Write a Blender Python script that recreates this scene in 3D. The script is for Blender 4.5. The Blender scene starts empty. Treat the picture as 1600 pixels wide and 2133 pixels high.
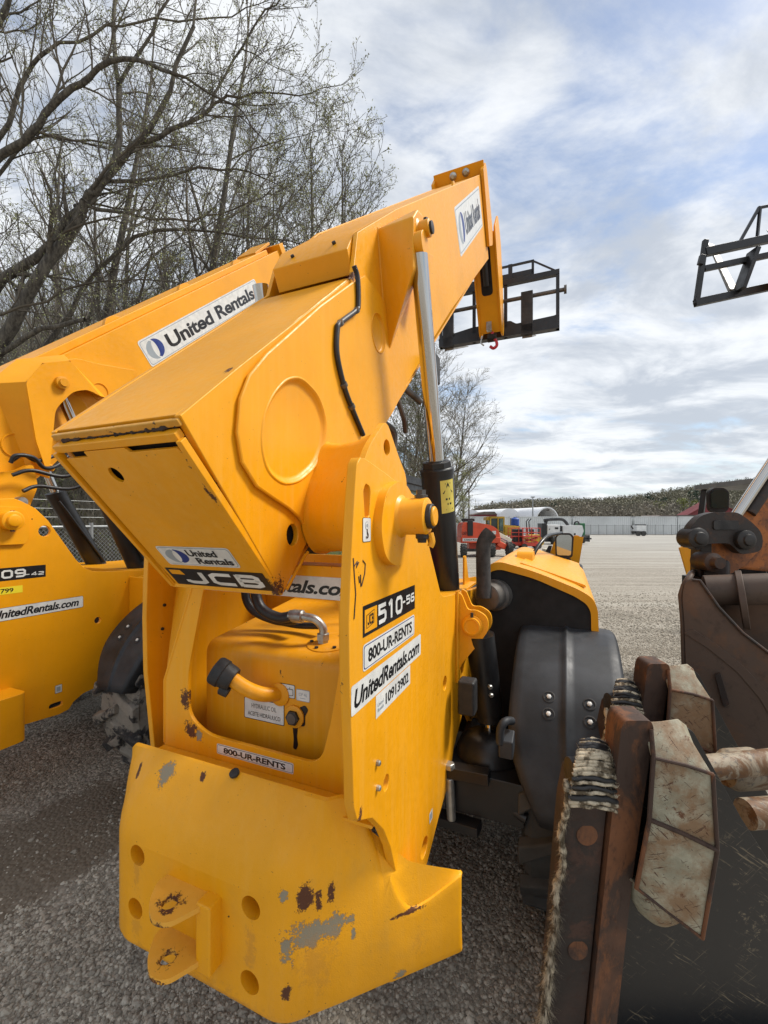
import bpy, bmesh, math, random
import numpy as np
from mathutils import Vector, Matrix, noise
from mathutils.geometry import tessellate_polygon

C = bpy.context.scene.collection
sc = bpy.context.scene
R = math.radians
YAW = R(23.1)                       # heading of the parked machines

# ------------------------------------------------------------------ camera
cam = bpy.data.cameras.new('camera'); camo = bpy.data.objects.new('camera', cam); C.objects.link(camo)
camo.location = (0, 0, 1.9); camo.rotation_euler = (R(90), 0, 0)
cam.sensor_fit = 'HORIZONTAL'; cam.sensor_width = 36; cam.lens = 36 * 890 / 1600
cam.shift_y = 19.5 / 1600; cam.clip_start = .02; cam.clip_end = 4000
sc.camera = camo

# ------------------------------------------------------------------ light
SUN_AZ, SUN_EL = R(78), R(52)       # azimuth clockwise from +Y
sun = bpy.data.lights.new('sun', 'SUN'); sun.energy = 2.9; sun.angle = R(14); sun.color = (1, .95, .87)
so = bpy.data.objects.new('sun', sun); C.objects.link(so)
so.rotation_euler = Vector((-math.sin(SUN_AZ)*math.cos(SUN_EL), -math.cos(SUN_AZ)*math.cos(SUN_EL), -math.sin(SUN_EL))).to_track_quat('-Z', 'Y').to_euler()

sc.view_settings.view_transform = 'Standard'; sc.view_settings.look = 'None'
sc.view_settings.exposure = 0.50; sc.view_settings.gamma = 1; sc.view_settings.use_curve_mapping = False
sc.cycles.max_bounces = 6; sc.cycles.diffuse_bounces = 3; sc.cycles.glossy_bounces = 3
sc.cycles.transmission_bounces = 4; sc.cycles.transparent_max_bounces = 8
sc.cycles.use_denoising = True

# ------------------------------------------------------------------ node helper
class NT:
    def __init__(s, tree): s.t = tree; s.n = tree.nodes; s.l = tree.links
    def new(s, typ, **kw):
        n = s.n.new(typ)
        for k, v in kw.items():
            if k == 'inp':
                for a, b in v.items(): s.set(n, a, b)
            else: setattr(n, k, v)
        return n
    def set(s, n, a, b):
        if isinstance(b, bpy.types.NodeSocket): s.l.new(b, n.inputs[a])
        else: n.inputs[a].default_value = b
    def math(s, op, a, b=0., c=0., clamp=False):
        n = s.new('ShaderNodeMath', operation=op, use_clamp=clamp)
        s.set(n, 0, a); s.set(n, 1, b)
        if op in ('MULTIPLY_ADD', 'SMOOTH_MIN'): s.set(n, 2, c)
        return n.outputs[0]
    def noise(s, vec, scale, detail=4, rough=.55, dist=0):
        n = s.new('ShaderNodeTexNoise', inp={'Scale': scale, 'Detail': detail, 'Roughness': rough, 'Distortion': dist})
        if vec is not None: s.l.new(vec, n.inputs['Vector'])
        return n.outputs['Fac']
    def ramp(s, f, a, b, lo=0., hi=1.):
        n = s.new('ShaderNodeMapRange', interpolation_type='SMOOTHSTEP', inp={'Value': f, 'From Min': a, 'From Max': b, 'To Min': lo, 'To Max': hi})
        return n.outputs[0]
    def mix(s, f, a, b, mode='MIX'):
        n = s.new('ShaderNodeMix', data_type='RGBA', blend_type=mode)
        s.set(n, 0, f)
        for i, v in ((6, a), (7, b)):
            if isinstance(v, bpy.types.NodeSocket): s.l.new(v, n.inputs[i])
            else: n.inputs[i].default_value = (*v, 1) if len(v) == 3 else v
        return n.outputs[2]
    def mapping(s, vec, scale=(1, 1, 1), loc=(0, 0, 0), rot=(0, 0, 0)):
        n = s.new('ShaderNodeMapping', inp={'Scale': scale, 'Location': loc, 'Rotation': rot}); s.l.new(vec, n.inputs[0])
        return n.outputs[0]

def tmap(t, vec, rot, scale):      # rotate first, then stretch
    n = t.new('ShaderNodeMapping', vector_type='TEXTURE', inp={'Scale': tuple(1/q for q in scale), 'Rotation': rot}); t.l.new(vec, n.inputs[0]); return n.outputs[0]
# ------------------------------------------------------------------ world
w = bpy.data.worlds.new('World'); sc.world = w; w.use_nodes = True
t = NT(w.node_tree); t.n.clear()
sky = t.new('ShaderNodeTexSky', sky_type='NISHITA', sun_disc=False, sun_elevation=SUN_EL, sun_rotation=SUN_AZ, air_density=1.0, dust_density=1.2)
g = t.new('ShaderNodeTexCoord').outputs['Generated']
sep = t.new('ShaderNodeSeparateXYZ', inp={0: g})
zc = t.math('ADD', t.math('MAXIMUM', sep.outputs[2], 0.0), .16)
pc = t.new('ShaderNodeCombineXYZ', inp={0: t.math('DIVIDE', sep.outputs[0], zc), 1: t.math('DIVIDE', sep.outputs[1], zc), 2: 0.}).outputs[0]
mp = t.mapping(pc, loc=(3.1, 1.7, 4.0), rot=(0, 0, R(-25)), scale=(1.0, 1.5, 1))
big = t.noise(mp, .62, 3, .5, .25)
det = t.noise(mp, 2.1, 9, .60, .3)
dens = t.math('ADD', t.math('MULTIPLY', big, .52), t.math('MULTIPLY', det, .48))
cover = t.ramp(dens, .372, .515)
shade = t.noise(t.mapping(pc, loc=(8, 3, 1), scale=(1, 1.4, 1)), 1.7, 8, .6, .35)
ccol = t.mix(t.ramp(shade, .36, .62), (4.9, 5.3, 5.9), (8.4, 8.6, 8.8))
skyc = t.mix(1., sky.outputs[0], (1.22, 1.27, 1.28), 'MULTIPLY')
hz = t.ramp(sep.outputs[2], -.02, .22, .75, 0.)
skyc = t.mix(hz, skyc, (6.2, 6.9, 7.6))
col = t.mix(t.math('MULTIPLY', cover, .93), skyc, ccol)
bg = t.new('ShaderNodeBackground', inp={'Color': col, 'Strength': .086})
out = t.new('ShaderNodeOutputWorld'); t.l.new(bg.outputs[0], out.inputs[0])

# ------------------------------------------------------------------ materials
MATS = {}
def mat_base(name):
    m = bpy.data.materials.new(name); m.use_nodes = True; t = NT(m.node_tree); t.n.clear()
    b = t.new('ShaderNodeBsdfPrincipled'); o = t.new('ShaderNodeOutputMaterial'); t.l.new(b.outputs[0], o.inputs[0])
    MATS[name] = m
    return m, t, b
def obj_co(t): return t.new('ShaderNodeTexCoord').outputs['Object']
def bump(t, b, h, dist=.002, strength=.5):
    n = t.new('ShaderNodeBump', inp={'Distance': dist, 'Strength': strength}); t.l.new(h, n.inputs['Height']); t.l.new(n.outputs[0], b.inputs['Normal'])
def simple(name, col, rough=.5, metal=0., var=.12, scale=6., bmp=0., spec=.5, bscale=120):
    m, t, b = mat_base(name); co = obj_co(t)
    n = t.noise(co, scale, 5)
    dk = tuple(c*(1-var*1.6) for c in col); lt = tuple(min(1, c*(1+var)) for c in col)
    t.set(b, 'Base Color', t.mix(t.ramp(n, .3, .7), dk, lt)); t.set(b, 'Metallic', metal); t.set(b, 'Specular IOR Level', spec)
    t.set(b, 'Roughness', t.ramp(t.noise(co, scale*3, 3), .3, .7, max(.03, rough-.07), rough+.07))
    if bmp: bump(t, b, t.noise(co, bscale, 3), bmp, .6)
    return m
def paint(name, col, fade=(.78, .44, .09), rough=.40, chips=.0, dirt=.35, streak=.5, scuffs=(), bmp=.0004, grime=.0):
    """machine paint: dust film, rain streaks, fine orange peel, rust chips and given scuffs"""
    m, t, b = mat_base(name); co = obj_co(t)
    n1 = t.noise(co, 1.7, 5, .6); n2 = t.noise(t.mapping(co, scale=(26, 26, 1.1)), 1.6, 5, .65); n3 = t.noise(co, 45, 4, .6)
    c = t.mix(t.ramp(n1, .35, .7), col, tuple(x*.86 for x in col))
    d = t.math('MULTIPLY', t.ramp(n2, .42, .75), streak*.5); c = t.mix(d, c, fade)
    d2 = t.math('MULTIPLY', t.ramp(t.noise(co, 5.5, 7, .7), .5, .8), dirt*.5); c = t.mix(d2, c, tuple(x*.62 for x in fade))
    # fine specks
    sp = t.ramp(t.noise(co, 150, 2, .5), .735, .76); c = t.mix(t.math('MULTIPLY', sp, .75), c, (.16, .07, .02))
    rgh = t.ramp(n3, .3, .7, rough-.06, rough+.1)
    mask = None
    if chips:
        a = t.noise(co, 17, 6, .72, .4); k = t.ramp(a, .735-chips*.1, .75-chips*.1)
        c = t.mix(k, c, (.055, .025, .012)); mask = k
    for sc_ in scuffs:
        p, r, cc = sc_[:3]; amt = sc_[3] if len(sc_) > 3 else 1.
        vd = t.new('ShaderNodeVectorMath', operation='SUBTRACT'); t.l.new(co, vd.inputs[0]); vd.inputs[1].default_value = p
        vs = t.new('ShaderNodeVectorMath', operation='DIVIDE'); t.l.new(vd.outputs[0], vs.inputs[0]); vs.inputs[1].default_value = r
        ln = t.new('ShaderNodeVectorMath', operation='LENGTH'); t.l.new(vs.outputs[0], ln.inputs[0])
        e = t.math('SUBTRACT', t.math('ADD', t.math('SUBTRACT', 1., ln.outputs['Value']), t.math('ADD', t.math('MULTIPLY', t.noise(co, 30, 6, .75), 2.6), t.math('MULTIPLY', t.noise(co, 150, 5, .8), 1.5))), 2.3)
        k = t.math('MULTIPLY', t.ramp(e, .12, .17 if amt == 1. else .6), amt); c = t.mix(k, c, cc)
        e2 = t.math('SUBTRACT', t.ramp(e, .03, .10), k, clamp=True); c = t.mix(t.math('MULTIPLY', e2, .6 if amt == 1. else 0.), c, (.10, .045, .015))
        rgh = t.math('ADD', rgh, t.math('MULTIPLY', k, .25), clamp=True)
    t.set(b, 'Base Color', c); t.set(b, 'Roughness', rgh); t.set(b, 'Specular IOR Level', .36)
    bump(t, b, t.math('ADD', t.noise(co, 260, 2), t.math('MULTIPLY', t.noise(co, 38, 3), 1.2)), bmp, .5)
    return m
YEL = (.86, .365, .004)
GR = (.27, .23, .16); RU = (.10, .035, .015)
paint('yellow_paint', YEL, chips=.40, streak=.45, dirt=.35, scuffs=(((-.28, -1.2, 1.226), (.03, .05, .05), RU), ((-.25, -1.2, 1.112), (.05, .05, .04), RU), ((-.21, -1.2, 1.10), (.02, .05, .03), GR), ((.25, -1.36, 1.71), (.03, .05, .06), RU), ((.25, -1.60, 1.98), (.02, .03, .06), RU), ((.26, -.90, 2.87), (.03, .05, .04), RU), ((.56, -1.43, 1.15), (.02, .02, .05), RU), ((.55, -1.47, 1.5), (.012, .02, .05), RU), ((.24, -1.53, 2.29), (.02, .03, .02), RU), ((-.1, -.9, 3.3), (.04, .05, .04), RU), ((.66, -1.19, 1.86), (.03, .03, .02), RU), ((.44, -.55, 3.12), (.01, .03, .04), RU)))
paint('yellow_clean', (.87, .36, .003), chips=.0, dirt=.15, streak=.12)
paint('yellow_dark', (.76, .315, .004), chips=.55, dirt=.7)
paint('worn_edge', (.62, .30, .03), chips=1.5, dirt=.9)
GR = (.27, .23, .16); RU = (.10, .035, .015); RUN = (.42, .19, .04)
paint('casting_yellow', (.88, .385, .004), chips=.35, dirt=.55, streak=.28, bmp=.0012, scuffs=(
    ((.40, -1.36, .745), (.12, .12, .055), GR), ((.345, -1.43, .71), (.03, .03, .05), GR), ((.375, -1.39, .845), (.035, .035, .05), RU), ((.405, -1.36, .825), (.014, .014, .04), RU),
    ((.432, -1.335, .84), (.014, .014, .045), RU), ((.33, -1.43, .865), (.025, .03, .022), GR), ((.48, -1.29, .70), (.014, .014, .022), GR), ((.34, -1.42, .60), (.02, .03, .03), RU),
    ((.24, -1.50, .59), (.03, .03, .03), GR), ((.58, -1.18, .52), (.03, .03, .02), GR), ((.60, -1.17, .70), (.09, .09, .010), RU),
    ((-.20, -1.35, 1.04), (.04, .05, .05), GR), ((-.33, -1.36, 1.03), (.012, .04, .05), RU), ((-.05, -1.34, 1.06), (.015, .02, .02), RU),
    ((-.235, -1.435, .755), (.03, .03, .10), RUN, .35), ((.228, -1.435, .70), (.035, .03, .14), RUN, .4), ((.40, -1.36, .66), (.10, .10, .16), RUN, .3), ((-.24, -1.435, .57), (.04, .03, .09), RUN, .3), ((.1, -1.40, .52), (.4, .1, .05), RUN, .3), ((.62, -1.12, .60), (.05, .05, .12), RUN, .25)))
paint('hitch_paint', (.82, .40, .04), chips=.5, dirt=.8, scuffs=(((-.01, -1.57, .782), (.13, .030, .016), RU), ((-.02, -1.57, .622), (.14, .034, .016), RU), ((-.02, -1.55, .60), (.16, .045, .03), RU), ((-.005, -1.505, .79), (.045, .05, .03), RU), ((-.012, -1.505, .62), (.045, .05, .03), RU)))
simple('black_paint', (.012, .012, .013), .38, 0, .2, 4, .0003)
simple('black_rubber', (.02, .02, .021), .6, 0, .25, 12, .001)
simple('hose_rubber', (.018, .018, .02), .45, 0, .2, 30, .0008, bscale=300)
simple('soot', (.05, .046, .043), .8, 0, .3, 20, .0015, bscale=200)
simple('dark_steel', (.035, .032, .03), .5, .3, .3, 9, .001)
simple('fender_plastic', (.030, .033, .038), .52, 0, .32, 5.2, .0006, spec=.35, bscale=300)
simple('muffler_steel', (.12, .11, .10), .5, .4, .3, 8, .0005)
simple('zinc', (.45, .45, .42), .38, .8, .2, 20)
simple('glass_dark', (.03, .05, .045), .06, 0, .1, 3)
simple('white_print', (.68, .68, .65), .40, 0, .08, 22)
simple('grey_print', (.30, .34, .37), .4, 0, .05, 5)
simple('blue_print', (.012, .035, .20), .4, 0, .05, 5)
simple('black_print', (.01, .01, .011), .35, 0, .1, 5)
simple('yellow_print', (.80, .65, .03), .4, 0, .05, 5)
simple('safety_yellow', (.75, .62, .12), .4, 0, .1, 5)
simple('red_plastic', (.55, .02, .03), .4, 0, .1, 5)
simple('pink_plastic', (.70, .06, .14), .5, 0, .1, 5)
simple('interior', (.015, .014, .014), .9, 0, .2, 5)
simple('green_tint', (.10, .17, .14), .12, 0, .3, 5)
simple('hi_vis', (.60, .62, .02), .8, 0, .2, 20)
m, t, b = mat_base('chrome'); co = obj_co(t)
t.set(b, 'Base Color', (.52, .50, .47, 1)); t.set(b, 'Metallic', 1.); t.set(b, 'Roughness', .07)
m, t, b = mat_base('mirror_glass'); t.set(b, 'Base Color', (.38, .40, .40, 1)); t.set(b, 'Metallic', 1.); t.set(b, 'Roughness', .03)
m, t, b = mat_base('cab_glass'); t.set(b, 'Base Color', (.55, .68, .62, 1)); t.set(b, 'Roughness', .04); t.set(b, 'Transmission Weight', .75); t.set(b, 'IOR', 1.1)
def rusty(name, base, rust=(.16, .055, .02), amt=.5, scale=7, stretch=(1, 1, 1), rough=.75, dark=(.03, .016, .012)):
    m, t, b = mat_base(name); co = obj_co(t); v = t.mapping(co, scale=stretch)
    a = t.noise(v, scale, 8, .7, .6); f = t.noise(v, scale*6, 6, .7, .3)
    c = t.mix(t.ramp(a, .62-amt*.3, .72-amt*.3), base, rust)
    c = t.mix(t.math('MULTIPLY', t.ramp(f, .5, .7), .8), c, dark)
    c = t.mix(t.math('MULTIPLY', t.ramp(t.noise(co, 3, 5), .5, .8), .6), c, tuple(x*1.9 for x in rust))
    t.set(b, 'Base Color', c); t.set(b, 'Roughness', rough); t.set(b, 'Specular IOR Level', .35)
    bump(t, b, t.math('ADD', a, t.math('MULTIPLY', f, .5)), .003, .6)
rusty('rust_bar', (.055, .034, .026), (.15, .062, .028), .42, 6, (1, 1, .45))
rusty('rust_brown', (.032, .025, .022), (.065, .035, .026), .35, 7)
m, t, b = mat_base('pale_rust'); co = obj_co(t)
def lines(rot, sc_, lo, hi, ns=2.2): return t.ramp(t.noise(tmap(t, co, rot, sc_), ns, 5, .65, .7), lo, hi)
c = t.mix(t.ramp(t.noise(co, 14, 6, .65), .35, .65), (.24, .225, .16), (.37, .35, .26))
c = t.mix(t.math('MULTIPLY', t.ramp(t.noise(co, 6, 6, .7), .42, .62), .85), c, (.20, .105, .045))
k = t.math('MAXIMUM', lines((.3, R(48), 0), (7, 7, 50), .60, .64), lines((0, R(-38), .4), (8, 8, 60), .61, .65)); k = t.math('MULTIPLY', k, t.ramp(t.noise(co, 9, 4), .42, .55))
k = t.math('MAXIMUM', k, t.ramp(t.noise(co, 60, 6, .75), .64, .69)); c = t.mix(k, c, (.085, .035, .016)); c = t.mix(t.ramp(t.noise(co, 8, 8, .8, .5), .60, .64), c, (.12, .05, .022))
t.set(b, 'Base Color', c); t.set(b, 'Roughness', .65); bump(t, b, t.math('SUBTRACT', t.noise(co, 40, 6, .7), t.math('MULTIPLY', k, .6)), .003, .7)
rusty('bucket_steel', (.095, .066, .05), (.12, .07, .045), .4, 3, rough=.6, dark=(.06, .042, .034))
rusty('orange_worn', (.40, .13, .03), (.22, .08, .03), .45, 6, rough=.55, dark=(.07, .03, .015))
rusty('tube_worn', (.30, .25, .18), (.14, .07, .03), .5, 10, (1, 1, 1), .6, (.04, .04, .045))
m, t, b = mat_base('scratched_black'); co = obj_co(t)
s1 = t.noise(tmap(t, co, (0, R(35), 0), (5, 5, 90)), 2.2, 4, .6, .6); s2 = t.noise(tmap(t, co, (0, R(-50), 0), (4, 4, 70)), 2.0, 4, .6, .8); pt = t.ramp(t.noise(co, 6, 5, .6), .45, .62)
k = t.math('MULTIPLY', t.math('MAXIMUM', t.ramp(s1, .60, .66), t.ramp(s2, .62, .68)), pt); k = t.math('MAXIMUM', k, t.math('MULTIPLY', t.ramp(t.noise(co, 22, 8, .8), .58, .64), t.ramp(t.noise(co, 3.2, 3), .52, .62)))
t.set(b, 'Base Color', t.mix(t.math('MULTIPLY', k, .75), (.011, .012, .014), (.22, .18, .12))); t.set(b, 'Roughness', .45)
rusty('iron_wear', (.035, .028, .024), (.07, .035, .02), .35, 9, rough=.5)
m, t, b = mat_base('mud_rubber'); co = obj_co(t)
k = t.ramp(t.noise(co, 6.5, 7, .65, .3), .46, .53); c = t.mix(k, (.022, .022, .024), (.26, .235, .20)); c = t.mix(t.ramp(t.noise(co, 30, 5), .4, .8, 0, .5), c, (.16, .14, .12))
t.set(b, 'Base Color', c); t.set(b, 'Roughness', .85); bump(t, b, t.noise(co, 28, 6, .7), .015, .8)
m, t, b = mat_base('rope_fibre'); co = obj_co(t)
k = t.ramp(t.noise(co, 40, 5, .6), .40, .60); t.set(b, 'Base Color', t.mix(k, (.10, .075, .045), (.52, .45, .33))); t.set(b, 'Roughness', .95); bump(t, b, t.noise(co, 150, 4, .7), .004, .8)
m, t, b = mat_base('bark'); co = obj_co(t)
k = t.noise(t.mapping(co, scale=(9, 9, 2)), 2, 6, .65); t.set(b, 'Base Color', t.mix(t.ramp(k, .35, .65), (.05, .043, .036), (.14, .125, .10))); t.set(b, 'Roughness', .95); bump(t, b, k, .02, .8)
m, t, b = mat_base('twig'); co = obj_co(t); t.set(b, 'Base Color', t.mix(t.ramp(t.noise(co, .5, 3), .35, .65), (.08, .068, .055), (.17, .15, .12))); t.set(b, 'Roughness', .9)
m, t, b = mat_base('far_twig'); co = obj_co(t); t.set(b, 'Base Color', t.mix(t.ramp(t.noise(co, .6, 3), .35, .65), (.12, .105, .08), (.21, .185, .14))); t.set(b, 'Roughness', .9)  # lightened in the colour to make up for backlight and hill haze
def leafmat(name, a, b_):
    m, t, b = mat_base(name); oi = obj_co(t); t.set(b, 'Base Color', t.mix(t.ramp(t.noise(oi, 1.3, 5), .35, .65), a, b_)); t.set(b, 'Roughness', .7)
    t.set(b, 'Subsurface Weight', 0.)
leafmat('bud_leaf', (.22, .24, .10), (.38, .40, .19))
leafmat('brush_leaf', (.07, .085, .03), (.16, .16, .06))
leafmat('far_leaf', (.13, .125, .08), (.22, .20, .13))  # lightened so the colour stands in for haze over the hill
leafmat('evergreen_leaf', (.035, .055, .035), (.07, .095, .055))
leafmat('spring_leaf', (.14, .16, .04), (.24, .25, .07))
# gravel ground
m, t, b = mat_base('gravel_ground'); co = obj_co(t)
vo = t.new('ShaderNodeTexVoronoi', inp={'Scale': 46.}); t.l.new(co, vo.inputs['Vector'])
pv = t.new('ShaderNodeSeparateColor', inp={0: vo.outputs['Color']}).outputs[0]
c = t.mix(t.ramp(pv, 0., 1.), (.22, .19, .15), (.50, .45, .375))
c = t.mix(t.ramp(vo.outputs['Distance'], .45, .75, 0, .65), c, (.07, .06, .05))
bigp = t.noise(co, .35, 6, .6, .3); c = t.mix(t.ramp(bigp, .52, .70, 0, .55), c, (.19, .165, .13))
stk = t.noise(t.mapping(co, rot=(0, 0, R(-15)), scale=(.05, .9, 1)), 2.2, 6, .65, .2)
c = t.mix(t.ramp(stk, .42, .62, 0, .65), c, (.40, .37, .315)); rut = t.noise(t.mapping(co, rot=(0, 0, R(12)), scale=(.03, .55, 1)), 5., 5, .6, .5); c = t.mix(t.ramp(rut, .55, .66, 0, .4), c, (.20, .18, .145))
# brown mud strip beside the counterweight
sx = t.new('ShaderNodeSeparateXYZ', inp={0: co})
dx = t.math('ADD', sx.outputs[0], 1.95); dy = t.math('SUBTRACT', sx.outputs[1], 2.55)
dd = t.math('SQRT', t.math('ADD', t.math('POWER', t.math('DIVIDE', t.math('SUBTRACT', dx, t.math('MULTIPLY', dy, .35)), .60), 2.), t.math('POWER', t.math('DIVIDE', dy, .85), 2.)))
mm = t.math('ADD', dd, t.math('MULTIPLY', t.noise(co, 4, 6, .7), 1.1)); mk = t.ramp(mm, 1.15, 1.6, 1., 0.)
c = t.mix(t.math('MULTIPLY', mk, .9), c, (.155, .125, .092))
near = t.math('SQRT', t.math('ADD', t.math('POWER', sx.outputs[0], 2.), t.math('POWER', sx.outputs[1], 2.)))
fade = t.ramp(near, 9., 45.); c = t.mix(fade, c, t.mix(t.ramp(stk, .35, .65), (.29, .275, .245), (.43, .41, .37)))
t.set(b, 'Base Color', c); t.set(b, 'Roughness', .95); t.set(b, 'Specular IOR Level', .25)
bump(t, b, t.math('SUBTRACT', t.math('MULTIPLY', t.noise(co, 5, 5), .8), vo.outputs['Distance']), .02, .55)
m, t, b = mat_base('stone'); oi = t.new('ShaderNodeObjectInfo'); at = t.new('ShaderNodeAttribute', attribute_type='INSTANCER', attribute_name='tone')
c = t.mix(at.outputs['Fac'], (.20, .178, .145), (.60, .55, .46)); c = t.mix(t.ramp(t.noise(obj_co(t), 1.5, 4), .4, .7, 0, .4), c, (.20, .165, .12))
t.set(b, 'Base Color', c); t.set(b, 'Roughness', .85); t.set(b, 'Specular IOR Level', .3)
simple('corrugated_white', (.62, .64, .64), .5, 0, .08, .3)
simple('tent_white', (.78, .79, .80), .6, 0, .04, .2)
simple('tent_inside', (.28, .24, .19), .8, 0, .2, .5)
simple('barn_red', (.16, .022, .025), .7, 0, .12, .5)
simple('roof_brown', (.14, .115, .10), .8, 0, .2, .5)
simple('lift_orange', (.72, .085, .03), .45, 0, .1, 2)
simple('lift_cream', (.62, .58, .45), .5, 0, .1, 2)
simple('scissor_red', (.60, .06, .035), .5, 0, .1, 2)
simple('dirty_yellow', (.55, .33, .02), .5, 0, .2, 2)
simple('machine_white', (.70, .71, .70), .45, 0, .08, 2)
simple('machine_green', (.02, .13, .05), .5, 0, .1, 2)
simple('deep_green', (.012, .06, .035), .35, 0, .2, 4)
simple('blue_plastic', (.02, .07, .32), .5, 0, .1, 2)
simple('tyre_grey', (.055, .055, .052), .85, 0, .2, 6)
simple('galvanised', (.30, .31, .31), .5, .5, .1, 8)
simple('house_white', (.55, .55, .53), .7, 0, .1, .3)
simple('house_grey', (.26, .26, .27), .7, 0, .1, .3)
simple('hill_ground', (.075, .07, .045), .95, 0, .4, .02)
simple('wood_pole', (.10, .08, .065), .9, 0, .2, 2)
simple('fork_steel', (.22, .20, .17), .5, .2, .2, 5)

# ------------------------------------------------------------------ geometry helpers
ORG = {}
def tagit(o, label=None, cat=None, group=None, kind=None):
    if label: o['label'] = label
    if cat: o['category'] = cat
    if group: o['group'] = group
    if kind: o['kind'] = kind
    return o
def yw(x, s, z=0.):                  # yard frame (right, forward, up) -> world
    return Vector((s*math.sin(YAW)+x*math.cos(YAW), s*math.cos(YAW)-x*math.sin(YAW), z))
def thing(name, label, cat, org=(0, 0, 0), yard=False, rz=0., group=None):
    """Empty at the thing's base; part coordinates are given in the same frame as org"""
    o = bpy.data.objects.new(name, None); C.objects.link(o); o.empty_display_size = .2
    if yard: o.location = yw(*org); o.rotation_euler = (0, 0, -YAW)
    else: o.location = org; o.rotation_euler = (0, 0, rz)
    tagit(o, label, cat, group); ORG[o] = Vector(org) if (yard or rz == 0) else Vector((0, 0, 0))
    if rz != 0 and not yard: ORG[o] = Vector((0, 0, 0))
    return o

class MB:
    def __init__(s): s.v = []; s.f = []; s.m = []
    def add(s, vs, fs, mat=0):
        k = len(s.v); s.v += [tuple(p) for p in vs]; s.f += [tuple(i+k for i in f) for f in fs]; s.m += [mat]*len(fs); return s
    def plate(s, outer, a, b, axis='w', holes=(), mat=0):
        def P(p, d):
            return (d, p[0], p[1]) if axis == 'w' else ((p[0], d, p[1]) if axis == 's' else (p[0], p[1], d))
        loops = [list(outer)] + [list(h) for h in holes]
        flat = [p for l in loops for p in l]; n = len(flat)
        tri = tessellate_polygon([[Vector((p[0], p[1], 0)) for p in l] for l in loops])
        vs = [P(p, a) for p in flat] + [P(p, b) for p in flat]
        fs = [tuple(x) for x in tri] + [tuple(i+n for i in reversed(x)) for x in tri]
        k = 0
        for l in loops:
            L = len(l)
            for i in range(L): j = (i+1) % L; fs.append((k+i, k+j, k+j+n, k+i+n))
            k += L
        return s.add(vs, fs, mat)
    def box(s, x0, x1, y0, y1, z0, z1, mat=0):
        v = [(x, y, z) for x in (x0, x1) for y in (y0, y1) for z in (z0, z1)]
        return s.add(v, [(0, 1, 3, 2), (4, 6, 7, 5), (0, 4, 5, 1), (2, 3, 7, 6), (0, 2, 6, 4), (1, 5, 7, 3)], mat)
    def beam(s, p0, p1, w, h, up=(0, 0, 1), mat=0, w2=None, h2=None):
        p0 = Vector(p0); p1 = Vector(p1); d = (p1-p0).normalized(); u = Vector(up); x = d.cross(u)
        if x.length < 1e-4: x = d.cross(Vector((1, 0, 0)))
        x.normalize(); u = x.cross(d); w2 = w2 or w; h2 = h2 or h; v = []
        for p, ww, hh in ((p0, w, h), (p1, w2, h2)):
            for a, c in ((-1, -1), (1, -1), (1, 1), (-1, 1)): v.append(p+x*a*ww/2+u*c*hh/2)
        return s.add(v, [(0, 1, 2, 3), (7, 6, 5, 4)]+[(i, (i+1) % 4+0, (i+1) % 4+4, i+4) for i in range(4)], mat)
    def tube(s, path, r, n=10, mat=0, caps=True):
        path = [Vector(p) for p in path]; rs = r if isinstance(r, (list, tuple)) else [r]*len(path)
        v = []; prev = None
        for i, p in enumerate(path):
            d = (path[min(i+1, len(path)-1)]-path[max(i-1, 0)]).normalized()
            if prev is None:
                x = d.cross(Vector((0, 0, 1)));  x = x if x.length > .05 else d.cross(Vector((1, 0, 0)))
            else: x = prev-d*prev.dot(d)
            x.normalize(); prev = x; y = d.cross(x)
            for k in range(n):
                a = 2*math.pi*k/n; v.append(p+(x*math.cos(a)+y*math.sin(a))*rs[i])
        f = [(i*n+k, i*n+(k+1) % n, (i+1)*n+(k+1) % n, (i+1)*n+k) for i in range(len(path)-1) for k in range(n)]
        if caps: f += [tuple(range(n-1, -1, -1)), tuple(range((len(path)-1)*n, len(path)*n))]
        return s.add(v, f, mat)
    def cyl(s, p0, p1, r, r1=None, n=20, mat=0): return s.tube([p0, p1], [r, r if r1 is None else r1], n, mat)
    def lathe(s, c, axis, prof, n=32, mat=0):
        c = Vector(c); a = Vector(axis).normalized(); x = a.cross(Vector((0, 0, 1)))
        if x.length < .05: x = Vector((1, 0, 0))
        x.normalize(); y = a.cross(x); v = []
        for (d, r) in prof:
            for k in range(n):
                g = 2*math.pi*k/n; v.append(c+a*d+(x*math.cos(g)+y*math.sin(g))*r)
        f = [(i*n+k, i*n+(k+1) % n, (i+1)*n+(k+1) % n, (i+1)*n+k) for i in range(len(prof)-1) for k in range(n)]
        f += [tuple(range(n-1, -1, -1)), tuple(range((len(prof)-1)*n, len(prof)*n))]
        return s.add(v, f, mat)
    def mesh(s, name, mats, org=Vector((0, 0, 0)), smooth=38, normals=True):
        me = bpy.data.meshes.new(name)
        me.from_pydata([(p[0]-org.x, p[1]-org.y, p[2]-org.z) for p in s.v], [], s.f)
        for m in (mats if isinstance(mats, (list, tuple)) else [mats]): me.materials.append(MATS[m])
        if len(me.polygons) != len(s.m): print('BAD', name)
        me.polygons.foreach_set('material_index', s.m)
        if normals:
            bm = bmesh.new(); bm.from_mesh(me); bmesh.ops.remove_doubles(bm, verts=bm.verts, dist=1e-5)
            bmesh.ops.recalc_face_normals(bm, faces=bm.faces); bm.to_mesh(me); bm.free(); me.validate()
        if smooth:
            me.polygons.foreach_set('use_smooth', [True]*len(me.polygons)); me.set_sharp_from_angle(angle=R(smooth))
        return me
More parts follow.
